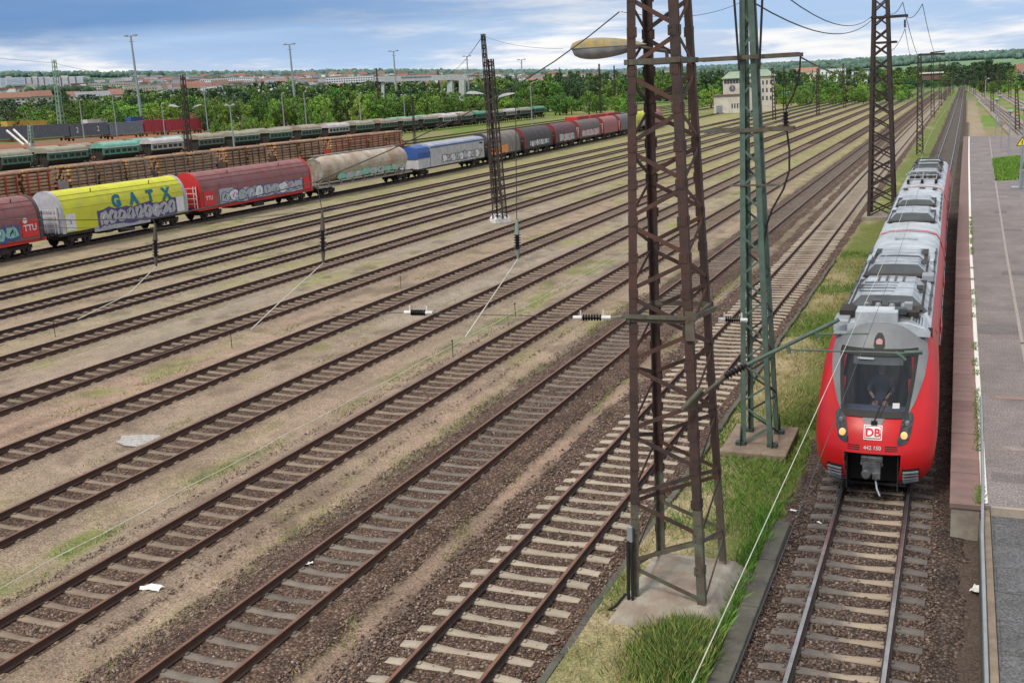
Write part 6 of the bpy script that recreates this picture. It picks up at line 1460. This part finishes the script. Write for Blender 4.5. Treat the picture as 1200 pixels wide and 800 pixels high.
# town on the slope: every house its own object
TWN = [('red','cream','small red roofed house on the distant town slope',True),('pale','white','small white flat roofed building on the distant town slope',False),('grey','white','small grey roofed white house on the distant town slope',True),('brown','cream','small brown roofed house on the distant town slope',True)]
cnt = 0; rr = random.Random(9)
while cnt < 290:
    az = rr.triangular(.12, .92, .72); D = rr.uniform(1150, 2900)
    if (az < .35 and D < 1800) or (az > .70 and D < 1950): continue
    x, y = -math.sin(az)*D, math.cos(az)*D
    if fbm(np.array([x]), np.array([y]), 260, 88, 2)[0] < (.42 if az > .4 else .52): continue
    k = rr.choice((0,1,1,1,2,2,3) if az > .5 else (0,1,1,2,3)); rf, wl, lb, g = TWN[k]
    w_ = rr.uniform(11, 24)*(1.7 if k == 1 else 1)*(1+D/6000); house(Vector((x, y, hg(x, y))), w_, rr.uniform(10, 16), rr.uniform(6, 11), rf, wl, lb, 'town houses, '+rf+' roofs', rz=az+rr.uniform(-.5,.5), gable=g, wins=False); cnt += 1
# the rest of the town, too small to tell apart
mb = MB(); cnt = 0
while cnt < 700:
    az = rr.triangular(.15, .92, .68); D = rr.uniform(1500, 3050)
    x, y = -math.sin(az)*D, math.cos(az)*D
    if fbm(np.array([x]), np.array([y]), 200, 188, 2)[0] < .45: continue
    z = hg(x, y); w_ = rr.uniform(12, 34); h = rr.uniform(6, 12); cnt += 1; mb.mi = rr.choice((0,0,0,1)); mb.box((x, y, z+h/2-1), (w_, 14, h+2), az+rr.uniform(-.4,.4)); mb.mi = rr.choice((2,3,3,4,4,5)); mb.box((x, y, z+h+.6), (w_+1, 15, 2.2), az)
tag(mb.build('distant_houses', [WALLS['white'], WALLS['cream'], ROOFS['red'], ROOFS['pale'], ROOFS['grey'], ROOFS['brown']]), 'pale distant houses scattered densely over the far hillside', 'houses', None, 'stuff')
# signal box
D = 372.; p = C(872, D); p.z = hg(p.x, p.y); q = hdir(872); r = empty('signal_box', p, 'white railway signal box building with greenish hip roofs and a round clock', 'signal box', None, rz=math.atan2(q.y,q.x)-math.pi/2)
mp_ = D/1290.; SBW = mat('sb_wall', (.62,.58,.50), (.50,.46,.40), .5, .9, c3=(.3,.27,.22), s3=.3, a3=.4); SBR = mat('sb_roof', (.26,.33,.24), (.20,.25,.19), .4, .9)
def zz(py): return ZT(872, py, D)-p.z
def xx(px): return (px-872)*mp_*1.02
def block(xa, xb, ytop, dep, y0=0, base=-.5):
    w_ = xb-xa; return MB().box(((xa+xb)/2, y0, (ytop+base)/2), (w_, dep, ytop-base))
def hip(xa, xb, z, h, dep, y0=0):
    a, b_ = xa-.6, xb+.6; c_, d_ = y0-dep/2-.6, y0+dep/2+.6; m = (b_-a)*.28; mb = MB(); mb.add([(a,c_,z),(b_,c_,z),(b_,d_,z),(a,d_,z),(a+m,y0,z+h),(b_-m,y0,z+h)], [(0,1,5,4),(1,2,5),(2,3,4,5),(3,0,4),(3,2,1,0)]); return mb
block(xx(849), xx(875), zz(92), 9).build('main_wall', SBW, r); block(xx(839), xx(868), zz(111), 12, -3).build('lower_wing', SBW, r); block(xx(876), xx(905), zz(91), 10, 2).build('rear_wing', SBW, r)
hip(xx(849), xx(875), zz(91.5), 2.2, 9).build('hip_roof', SBR, r); hip(xx(876), xx(905), zz(90.5), 2.2, 10, 2).build('hip_roof', SBR, r); MB().box((xx(853.5), -3, zz(110.5)), (xx(869)-xx(838), 12.6, .5)).build('flat_roof', ROOFS['brown'], r)
mb = MB()
for k in range(7): MB().box((xx(851.5)+k*.95, -4.53, zz(95)), (.8,.06,1.3)).build('window', WIN, r)
mb = MB(); mb.lathe([(1.0,-4.62),(1.0,-4.5)], (xx(859), 0, zz(103)), 20, 'y'); ck = mb.build('clock_face', mat('clock_dark', (.12,.12,.13), None), r); mb = MB(); mb.bar((xx(859),-4.64,zz(103)),(xx(859),-4.64,zz(103)+.7),.1,.02); mb.bar((xx(859),-4.64,zz(103)),(xx(859)+.45,-4.64,zz(103)-.1),.1,.02); mb.build('clock_hands', MT['white_paint'], ck)
for k in range(5):
    for j in range(3): MB().box((xx(884)+k*1.25+xx(872)*0, -3.03, zz(98+9*j)), (.5,.06,1.3)).build('window', WIN, r)
for k in range(4): MB().box((xx(859)+k*.85, -9.03, zz(123)), (.4,.06,1.5)).build('window', WIN, r)
MB().box((xx(845), -9.03, zz(126)), (1.9,.08,2.2)).build('gate', ROOFS['grey'], r)
# relay tower cluster and shed in the middle distance
p = C(653, 520); r = empty('tank_house', p, 'small grey white building with rounded tanks on its roof beyond the green bank', 'building'); h = ZT(653, 114, 520)-p.z
MB().box((0,0,h*.4),(5,4,h*.8)).build('walls', SBW, r)
for k in range(3): mb = MB(); mb.lathe([(.9,h*.8),(.9,h),(.4,h*1.1)], (-1.8+1.8*k,0,0), 12); mb.build('tank', MT['cap_grey'], r, smooth=True)
for a, b_, lb in ((917,932,'left one of two turquoise wagons right of the signal box'),(933,945,'right one of two turquoise wagons right of the signal box')):
    X = W((a+b_)/2, 120, -62).x; X = -70
    y0, y1 = Yp(X, 1, a), Yp(X, 1, b_); r = empty('covered_wagon', (X, y0, .3), lb, 'goods wagon'); L = y1-y0; h = 3.6
    mb = MB(); mb.prism([(-1.4,.9),(1.4,.9),(1.45,3.4),(.8,4.1),(-.8,4.1),(-1.45,3.4)], .3, L-.3); mb.build('body', HC['turq'][1], r)
    mb = MB(); mb.sheet([(1.47,3.4),(.82,4.13),(-.82,4.13),(-1.47,3.4)], .3, L-.3); mb.build('roof', HC['turq'][0], r); wheels(r, (L*.2, L*.8))
# gantry crane
D = 560.; r = empty('gantry_crane', C(496, D), 'large pale grey gantry crane standing above the trees', 'crane'); r.location = (0,0,0)
GM_ = wm('pale_crane_paint', (.46,.49,.50), dirt=(.30,.32,.33), a=.3)
def DP(px, py, D): d = rayd(px, py); k = D/math.hypot(d.x, d.y); return Vector((d.x*k, d.y*k, CH+d.z*k))
mb = MB(); mb.bar(DP(444,93,D), DP(547,90.5,D), 2.6, 3., side=(0,0,1)); mb.build('bridge_girder', GM_, r)
for a, b_, w_, d2 in ((449,449,1.4,0),(463,466,1.3,14),(528,528,2.9,0),(542,542,3.0,14)):
    MB().bar(DP(a,93,D+d2), DP(b_,127,D+d2), w_, w_*.8, side=(1,0,0)).build('leg', GM_, r)
MB().bar(DP(532,87.5,D), DP(543,87,D), 2.6, 3., side=(0,0,1)).build('trolley', MT['cap_grey'], r)
MB().bar(DP(470,90.8,D-2), DP(505,89.8,D-2), .5,.2, side=(0,0,1)).build('lettering_strip', ROOFS['grey'], r)
tag(MB().box((0,0,3),(26,14,6)).build('green_hall', mat('green_cladding', (.05,.33,.13), None), loc=C(494,1350)+Vector((0,0,ZT(494,89,1350)-C(494,1350).z-6))), 'bright green roofed hall seen above the gantry crane', 'building')
# ------------------------------------------------------------------ lamps, posts, signs
r = empty('control_cabin', C(1092, 420), 'small pale flat roofed cabin on posts beyond the second portal mast', 'cabin'); hc = ZT(1092,84.5,420)-r.location.z
MB().box((0,0,hc-.3),(8,4,.5)).build('roof', MT['white_paint'], r); MB().box((0,0,hc-1.6),(6,3,2.2)).build('walls', ROOFS['brown'], r)
for sx in (-2.6,2.6): MB().box((sx,0,(hc-2.6)/2),(.4,.4,hc-2.6)).build('post', ROOFS['grey'], r)
def pole_lamp(px, pt, pb, D, lab, heads=1, r0=.1, m=MT['galv'], grp=None, name='lamp_post', z=None):
    p = C(px, D) if z is None else G(px, pb, z); d_ = math.hypot(p.x, p.y); h = ZT(px, pt, d_)-p.z
    r = empty(name, p, lab, 'lamp post', grp)
    mb = MB(); mb.tube([(0,0,0),(0,0,h*.5),(0,0,h)], [r0*1.3,r0,r0*.7], 8); mb.build('pole', m, r, smooth=True)
    for k in range(heads):
        s = 1 if k % 2 == 0 else -1; mb = MB(); L = max(.6, h*.035)
        mb.tube([(0,0,h-.05),(s*L*.8,0,h+.08)], r0*.6, 6); mb.lathe([(r0*.9,0),(r0*2.2,.12),(r0*2.,.3),(r0*.4,.42)], (s*L*1.1,0,h-.08), 10); mb.build('lamp_head', MT['lamp_glass'], r, smooth=True)
    return r
for px, pt, pb, lx, lb in ((153,42,136,165,'leftmost and nearest'),(339,52,130,346,'second from the left'),(461,60,110,465,'third from the left'),(547,66,107,549.5,'fourth, beside the crane leg'),(611,70,97,612,'farthest, right of the middle mast')):
    D = {153:400,339:430,461:520,547:600,611:620}[px]; p = C(lx, D); tp = DP(px, pt, D); r = empty('floodlight_mast', p, 'tall slim floodlight mast, %s' % lb, 'light mast')
    mb = MB(); t = tp-p; mb.tube([(0,0,0), t*.5, t], [.55,.42,.28], 8); mb.build('pole', MT['galv'], r, smooth=True)
    mb = MB(); 
    for s in (-1,1): mb.bar(t+Vector((0,0,-.3)), t+Vector((s*1.9,0,.1)), .25, .25); mb.box((t.x+s*1.9, t.y, t.z), (1.2,.8,.5))
    mb.bar(t+Vector((-1,0,-2)), t+Vector((1,0,-2)), .2,.2); mb.build('floodlights', MT['galv'], r)
for px, pt, D, hd, lb in ((190,122,300,1,'beside the red containers'),(241,103,300,2,'with two heads beyond the red containers'),(134,108,330,1,'thin, left of the tallest floodlight mast'),(357,108,300,1,'left of the broad willow like tree'),(421,110,300,1,'right of the broad willow like tree'),(473,112,320,2,'in front of the crane legs'),(331,110,320,1,'above the bright blue container'),(622,98,330,1,'near the end of the hopper row'),(95,118,290,1,'close to the tall pale green mast'),(1156,93,330,1,'beyond the far tracks at the right')):
    pole_lamp(px, pt, 0, D, 'grey lamp post %s' % lb, hd, .13)
pole_lamp(277, 124, 196, 0, 'green lamp post with arm standing before the hopper wagons', 2, .14, MT['mast_green'], z=0)
# drooping twin lamps on dark masts
def droop(px, py, D, s, lb):
    p = DP(px, py, D); mb = MB(); o = lampmesh(1.7,.6,.25,True).build('yard_lamp', MT['lamp_glass'], smooth=True, loc=p+Vector((.85,0,0))); o.rotation_euler = (0, s, 0); tag(o, lb, 'lamp')
bb = G(224,214,0); dd = math.hypot(bb.x, bb.y)
droop(204,126,dd,.12,'left drooping pale lamp on the dark two lamp mast'); droop(231,123,dd,-.3,'right drooping pale lamp on the dark two lamp mast')
droop(557,111,95,.05,'pale lamp hanging left of the middle mast'); droop(594,110,95,-.2,'pale lamp hanging right of the middle mast')
# right side: platform furniture
def plat(px, pb): return G(px, pb, PZ)
for i, (px, pt, pb, lb) in enumerate(((1166.6,117,158,'slim platform lamp post, farthest back on the platform'),(1181.7,131,181,'slim platform lamp post at the near right of the grass patch end'),(1170,113,150,'slim platform lamp post near the grassy platform end'),(1197,128,200,'platform lamp post at the right edge by the yellow sign'))):
    p = plat(px, pb); h = ZT(px, pt, math.hypot(p.x,p.y))-p.z; r = empty('platform_lamp', p, lb, 'lamp post')
    mb = MB(); mb.tube([(0,0,0),(0,0,h)], .07, 8); mb.build('pole', MT['galv'], r, smooth=True); mb = MB(); mb.lathe([(.08,h-.2),(.42,h-.05),(.42,h+.12),(.1,h+.2)], (0,0,0), 12); mb.build('lamp_head', MT['lamp_glass'], r, smooth=True)
p = plat(1173, 172); r = empty('platform_post', p, 'short platform post with a small grey box on top', 'post'); mb = MB(); mb.tube([(0,0,0),(0,0,2.6)], .06, 8); mb.build('pole', MT['galv'], r); MB().box((0,0,2.8),(.6,.3,.55)).build('box', MT['cap_grey'], r, bev=.03)
p = plat(1195, 222); r = empty('platform_sign', p, 'platform post with a yellow triangular warning sign at the right edge', 'sign'); mb = MB(); mb.tube([(0,0,0),(0,0,3.4)], .06, 8); mb.build('pole', MT['galv'], r)
yl = mat('sign_yellow', (.80,.62,.02), None, rough=.5); mb = MB(); mb.prism([(-.38,3.3),(.38,3.3),(0,3.95)], -.02, .0); s_ = mb.build('sign_plate', yl, r); mb = MB(); mb.bar((-.38,-.03,3.3),(.38,-.03,3.3),.05,.01,side=(0,0,1)); mb.bar((-.38,-.03,3.3),(0,-.03,3.95),.05,.01,side=(1,0,0)); mb.bar((.38,-.03,3.3),(0,-.03,3.95),.05,.01,side=(1,0,0)); mb.bar((0,-.03,3.42),(0,-.03,3.7),.07,.01,side=(1,0,0)); mb.build('sign_border', MT['black'], s_)
p = plat(1196, 221); mb = MB(); mb.box((0,0,.08),(1.3,1.0,.16)); mb.box((.1,0,.8),(.5,.35,1.3)); tag(mb.build('bench_end', MT['galv'], loc=p, bev=.02), 'grey metal cabinet on a base at the right edge of the platform', 'cabinet')
small_mast((1162,84), (1163,131), .40, 'dark mast standing on the grass at the right of the platform', MT['mast_dark'], 14, True)
small_mast((1191,100), (1192.5,152), .40, 'dark mast at the right edge beyond the platform', MT['mast_dark'], 14, True)
for px, pt, pb in ((1124,80,106),(1129,84,104),(1137,82,108),(1142,78,112),(1146,86,104),(1152,80,114),(1171,78,112),(1183,82,116),(1063,82,104),(1040,80,108),(1072,86,102)):
    small_mast((px,pt),(px+.2,pb), .5, 'tiny far off mast in the thicket of masts where the tracks vanish', MT['mast_dark'], 8, False, grp='far off masts at the vanishing tracks')
p = G(1133, 108, 0); r = empty('signal_post', p, 'black railway signal beside the empty track behind the train', 'signal'); mb = MB(); mb.tube([(0,0,0),(0,0,5)], .12, 6); mb.build('pole', MT['black'], r); MB().box((0,0,4.6),(1.2,.5,2.6)).build('signal_head', MT['black'], r)
# grass patch on platform, tracks on the right
gp_ = [plat(1163,187), plat(1196,184), plat(1204,210), plat(1167,212)]
mb = MB(); mb.add([(v.x, v.y, PZ+.002) for v in gp_], [(0,1,2,3)]); tag(mb.build('grass_patch_ground', mat('lawn', (.10,.19,.025), (.15,.22,.04), .8, .95)), kind='structure')
SB = mat('grey_brown_ballast', (.20,.165,.14), (.27,.225,.19), 1.2, .95)
def side_track(pts, lab, dz=0.):
    pts = [p+Vector((0,0,dz)) for p in pts]
    ys = [p.y for p in pts]; xs = [p.x for p in pts]; fn = lambda y: float(np.interp(y, ys[::1], xs[::1]))
    t = empty('railway_track', (0,0,0), lab, 'railway track', 'railway tracks right of the platform')
    for s in (-.75,.75):
        v = []; f = []
        mb = MB(); mb.tube([(p.x+s, p.y, -.02) for p in pts], .07, 4); mb.build('rail', MT['rail_dark'], t)
    mb = MB(); P = [[(p.x-1.9, p.y, -.14+p.z), (p.x+1.9, p.y, -.14+p.z)] for p in pts]; mb.grid(P[::-1]); tag(mb.build('ballast_bed', SB), kind='structure')
side_track([G(1236,190), G(1205,157), G(1180,136), G(1160,121), G(1148,111.5), G(1135,104)], 'track curving in from the right behind the platform end')
side_track([G(1235,140), G(1200,124), G(1180,113), G(1168,108.5), G(1150,103)], 'second track curving in from the right edge')
side_track([G(1215,170), G(1188,147), G(1166,128), G(1152,117)], 'parallel track close beside the first one at the right', dz=.006)
# ------------------------------------------------------------------ stones, tufts, litter
def stones():
    rng = np.random.default_rng(3); zones = [(-3.45,-.1,23.4,9.0,9000),(-10.2,-6.0,60,13,30000),(-14.3,-10.5,50,13,15000),(-18.3,-14.9,45,14,7000)]
    O = np.array([(1,0,0),(-1,0,0),(0,1,0),(0,-1,0),(0,0,1),(0,0,-1)], float); FO = np.array([(0,2,4),(2,1,4),(1,3,4),(3,0,4),(2,0,5),(1,2,5),(3,1,5),(0,3,5)])
    zones.append((-31.,-6.2,62,13,26000))
    for zi, (xa, xb, y1, y0, n) in enumerate(zones):
        x = rng.uniform(xa, xb, n); y = y0+(y1-y0)*rng.random(n)**1.8
        if zi == 0: x = np.concatenate([x, rng.uniform(-3.3,-.2,9000)]); y = np.concatenate([y, rng.uniform(13.5,26,9000)])
        xc = [TRX['T1'], TRX['T2'], TRX['T3'], TRX['T4'], -999.][zi]; dx = np.abs(x-xc)
        keep = (np.abs(dx-.75) > .09) & ~((dx < 1.32) & (rng.random(len(x)) < .15)) & ((dx < 2.0) | (zi == 4) | (rng.random(len(x)) < .35))
        v0 = (13.3,14.0,13.0,12.6,0)[zi]; sp = (.625,.63,.63,.63,.63)[zi]; ph = (((y-v0+.03)/sp)+.5) % 1-.5
        keep &= ~((np.abs(ph) < .23) & (dx < 1.33) & (rng.random(len(x)) < .93))
        if zi == 4: keep &= np.min([np.abs(x-TRX[k]) for k in ('T2','T3','T4','T5','T6','T7')], axis=0) > .95
        x, y = x[keep], y[keep]; k = len(x); s = rng.uniform(.018, .038, k)*(.55 if zi == 4 else 1)
        z = np.where(dx[keep] < 2.0, -.215, -.25)+s*.25
        z = np.where((zi == 0) & (x < -3.5), -.1, z)
        if zi == 4: z = np.where(np.min([np.abs(x-TRX[k]) for k in ('T3','T4','T5','T6','T7')], axis=0) < 1.5, -.17, hgt(x, y))+s*.2
        q = rng.normal(size=(k,3,3))*.35+np.eye(3)[None]; v = np.einsum('nij,mj->nmi', q, O)*s[:,None,None]*np.array([1,1,.75]); v = v*(1+rng.uniform(-.2,.2,(k,6,1)))+np.stack([x,y,z],-1)[:,None,:]
        me = npmesh('ballast_stones', v.reshape(-1,3), (FO[None]+np.arange(k)[:,None,None]*6).reshape(-1,3), STM)
        pal = np.array([(.075,.05,.042),(.15,.095,.07),(.20,.14,.11),(.11,.08,.068),(.27,.21,.17),(.17,.10,.07)])*(.8 if zi == 0 else 1.5 if zi == 4 else 1)
        c = np.repeat(pal[rng.integers(0,6,k)]*rng.uniform(.75,1.25,(k,1)), 6, 0)
        ca = me.color_attributes.new('base','FLOAT_COLOR','POINT'); ca.data.foreach_set('color', np.concatenate([c,np.ones((len(c),1))],1).astype(np.float32).ravel())
        tag(link('ballast_stones', me), ('loose dark brown stones around the train track', 'loose brown ballast stones around the pale sleeper track', 'loose stones around the third track', 'sparse stones around the fourth track', 'scattered pebbles and clods on the sandy paths between the tracks')[zi], 'ballast stones', None, 'stuff')
STM = bpy.data.materials.new('stone'); STM.use_nodes = True
_a = STM.node_tree.nodes.new('ShaderNodeAttribute'); _a.attribute_name = 'base'; STM.node_tree.links.new(_a.outputs['Color'], STM.node_tree.nodes['Principled BSDF'].inputs['Base Color']); STM.node_tree.nodes['Principled BSDF'].inputs['Roughness'].default_value = .9
stones()
def blades(name, x, y, z, h, wd, c, lab, lean=.35):
    k = len(x); rng = np.random.default_rng(len(x)); a = rng.uniform(0, 6.28, k); dx, dy = np.cos(a), np.sin(a); l1 = rng.normal(0, lean, k)*h; l2 = rng.normal(0, lean, k)*h
    v = np.stack([np.stack([x-dx*wd/2, y-dy*wd/2, z], -1), np.stack([x+dx*wd/2, y+dy*wd/2, z], -1), np.stack([x+l1*.5+dx*wd*.3, y+l2*.5+dy*wd*.3, z+h*.6], -1), np.stack([x+l1, y+l2, z+h], -1)], 1).reshape(-1,3)
    me = npmesh(name, v, np.arange(4*k).reshape(-1,4), STM); cc = np.repeat(c, 4, 0)
    ca = me.color_attributes.new('base','FLOAT_COLOR','POINT'); ca.data.foreach_set('color', np.concatenate([cc,np.ones((len(cc),1))],1).astype(np.float32).ravel())
    tag(link(name, me), lab, 'grass', None, 'stuff')
def grass():
    rng = np.random.default_rng(8)
    n = 40000; x = rng.uniform(-6.1,-3.5,n); y = 13+50*rng.random(n)**1.3; d = fbm(x, y, 1.1, 77, 3); g = fbm(x, y, 2.6, 78, 2)
    keep = ((d > .44) | (rng.random(n) < .25)) & ~((x > -5.8) & (x < -3.55) & (y > 17.3) & (y < 20.2)) & ~((np.abs(x+4.86) < .87) & (np.abs(y-28.5) < 1.25)); x, y, g = x[keep], y[keep], g[keep]; k = len(x)
    green = (rng.random(k) < np.clip((g-.30)*4+.25*(x > -4.6)*(y > 20), .05, .95))[:,None]
    c = np.where(green, np.array([.10,.19,.025]), np.array([.34,.28,.13]))*rng.uniform(.65,1.3,(k,1)); z = hgt(x, y)-.01
    blades('verge_grass', x, y, z, rng.uniform(.05,.17,k)*(1+.5*green[:,0]), .018, c, 'short dry and green grass on the verge beside the train track', .5)
    # lush clump in front of the foundation
    n = 11000; t = rng.normal(size=(n,2)); x = -4.15+t[:,0]*.36; y = 16.5+t[:,1]*.62; keep = (x > -5.3) & (x < -3.62) & (y < 17.5) & (y > 14.6); x, y = x[keep], y[keep]; k = len(x)
    c = np.array([.125,.225,.04])*rng.uniform(.35,1.5,(k,1))*np.where(rng.random((k,1)) < .38, np.array([2.2,1.25,2.]), 1.); hh = rng.uniform(.15,.52,k)*np.exp(-((x+4.15)**2+((y-16.6)/1.5)**2)*.7)+.06
    blades('tall_grass', x, y, hgt(x,y)-.01, hh, .022, c, 'lush bright green grass clump in front of the grey foundation block', .28)
    n = 5000; x = -3.72+rng.normal(size=n)*.13; y = rng.uniform(15,25,n); keep = (x < -3.58) & (fbm(x,y,.9,5,2) > .45); x, y = x[keep], y[keep]; k = len(x)
    blades('wall_grass', x, y, hgt(x,y)-.01, rng.uniform(.08,.34,k), .02, np.array([.11,.24,.03])*rng.uniform(.6,1.5,(k,1)), 'bright grass growing along the blackened concrete wall')
    # tufts between tracks
    n = 30000; x = rng.choice([-10.75,-14.05,-18.7,-10.5,-22.9,-27.9], n)+rng.normal(size=n)*.28; y = 13+45*rng.random(n)**1.2; keep = fbm(x, y/1.5, .9, 97, 3) > .55; x, y = x[keep], y[keep]; k = len(x)
    c = np.where(rng.random((k,1)) < .6, np.array([.13,.20,.03]), np.array([.25,.22,.08]))*rng.uniform(.7,1.3,(k,1))
    blades('path_weeds', x, y, hgt(x,y)-.01, rng.uniform(.03,.10,k), .03, c, 'sparse low weeds along the paths between the tracks', .6)
    n = 6000; x = rng.normal(size=n)*.05+.60; y = 23.6+50*rng.random(n)**1.3; keep = fbm(x*0, y, 1.2, 15, 2) > .46; x, y = x[keep], y[keep]; k = len(x)
    blades('platform_weeds', x+.03, y, np.full(k, PZ), rng.uniform(.02,.09,k), .02, np.array([.12,.20,.03])*rng.uniform(.6,1.3,(k,1)), 'small weeds in the joint beside the white platform line', .6)
    # lawn on platform
    n = 9000; u = rng.random(n); w_ = rng.random(n); A_ = [np.array([v.x, v.y]) for v in gp_]; P_ = (1-u)[:,None]*((1-w_)[:,None]*A_[0]+w_[:,None]*A_[3])+u[:,None]*((1-w_)[:,None]*A_[1]+w_[:,None]*A_[2])
    blades('platform_lawn', P_[:,0], P_[:,1], np.full(n, PZ), rng.uniform(.1,.3,n), .12, np.array([.13,.25,.03])*rng.uniform(.6,1.3,(n,1)), 'bright green lawn patch set in the platform', .4)
grass()
# litter
LT = [(178,690,.35,'white crumpled plastic scrap beside the fourth track'),(362,660,.14,'small white scrap between the rails at the lower middle'),(1145,690,.26,'white paper lying on the dark ballast near the pipe'),(708,292,.20,'pale scrap beside a track left of the foreground mast'),(930,598,.12,'small pale scrap at the end of the verge'),(960,612,.10,'tiny white scrap on the ballast left of the train track'),(1020,220,.30,'white scrap between rails behind the dark mast')]
for px, py, s, lb in LT:
    b = G(px, py, -.17 if px != 1145 else -.2); mb = MB(); P = [[(s*(i/4-.5)*1.3+random.uniform(-.1,.1)*s, s*(j/4-.5)*.7, random.uniform(0,.22)*s) for j in range(5)] for i in range(5)]; mb.grid(P); o = mb.build('litter', MT['white_paint'], loc=b); o.rotation_euler.z = random.random()*3; tag(o, lb, 'litter')
b = G(168,516,-.24); mb = MB(); pts = [(1.1*math.cos(t)*(1+.25*math.sin(3*t+1)), .5*math.sin(t)*(1+.2*math.cos(4*t)), .006) for t in [k*.35 for k in range(18)]]; mb.add(pts, [tuple(range(18))]); tag(mb.build('ash_patch', mat('pale_ash', (.42,.41,.40), (.26,.24,.22), 6, .95), loc=b+Vector((0,0,.0))), kind='structure')

# turnouts at the left edge
def bars(pts, r, nm='rail'):
    for a, b_ in zip(pts[:-1], pts[1:]):
        mb = MB(); mb.bar(a-Vector((0,0,.08)), b_-Vector((0,0,.08)), .15, .06, side=(0,0,1)); mb.build(nm, MT['rail_dark'], r)
t = empty('turnout', (0,0,0), 'turnout at the left edge where an extra rail splits off inside the seventh track', 'turnout')
bars([G(216,403,.0), G(120,438,0), G(0,480,0), G(-60,501,0)], t)
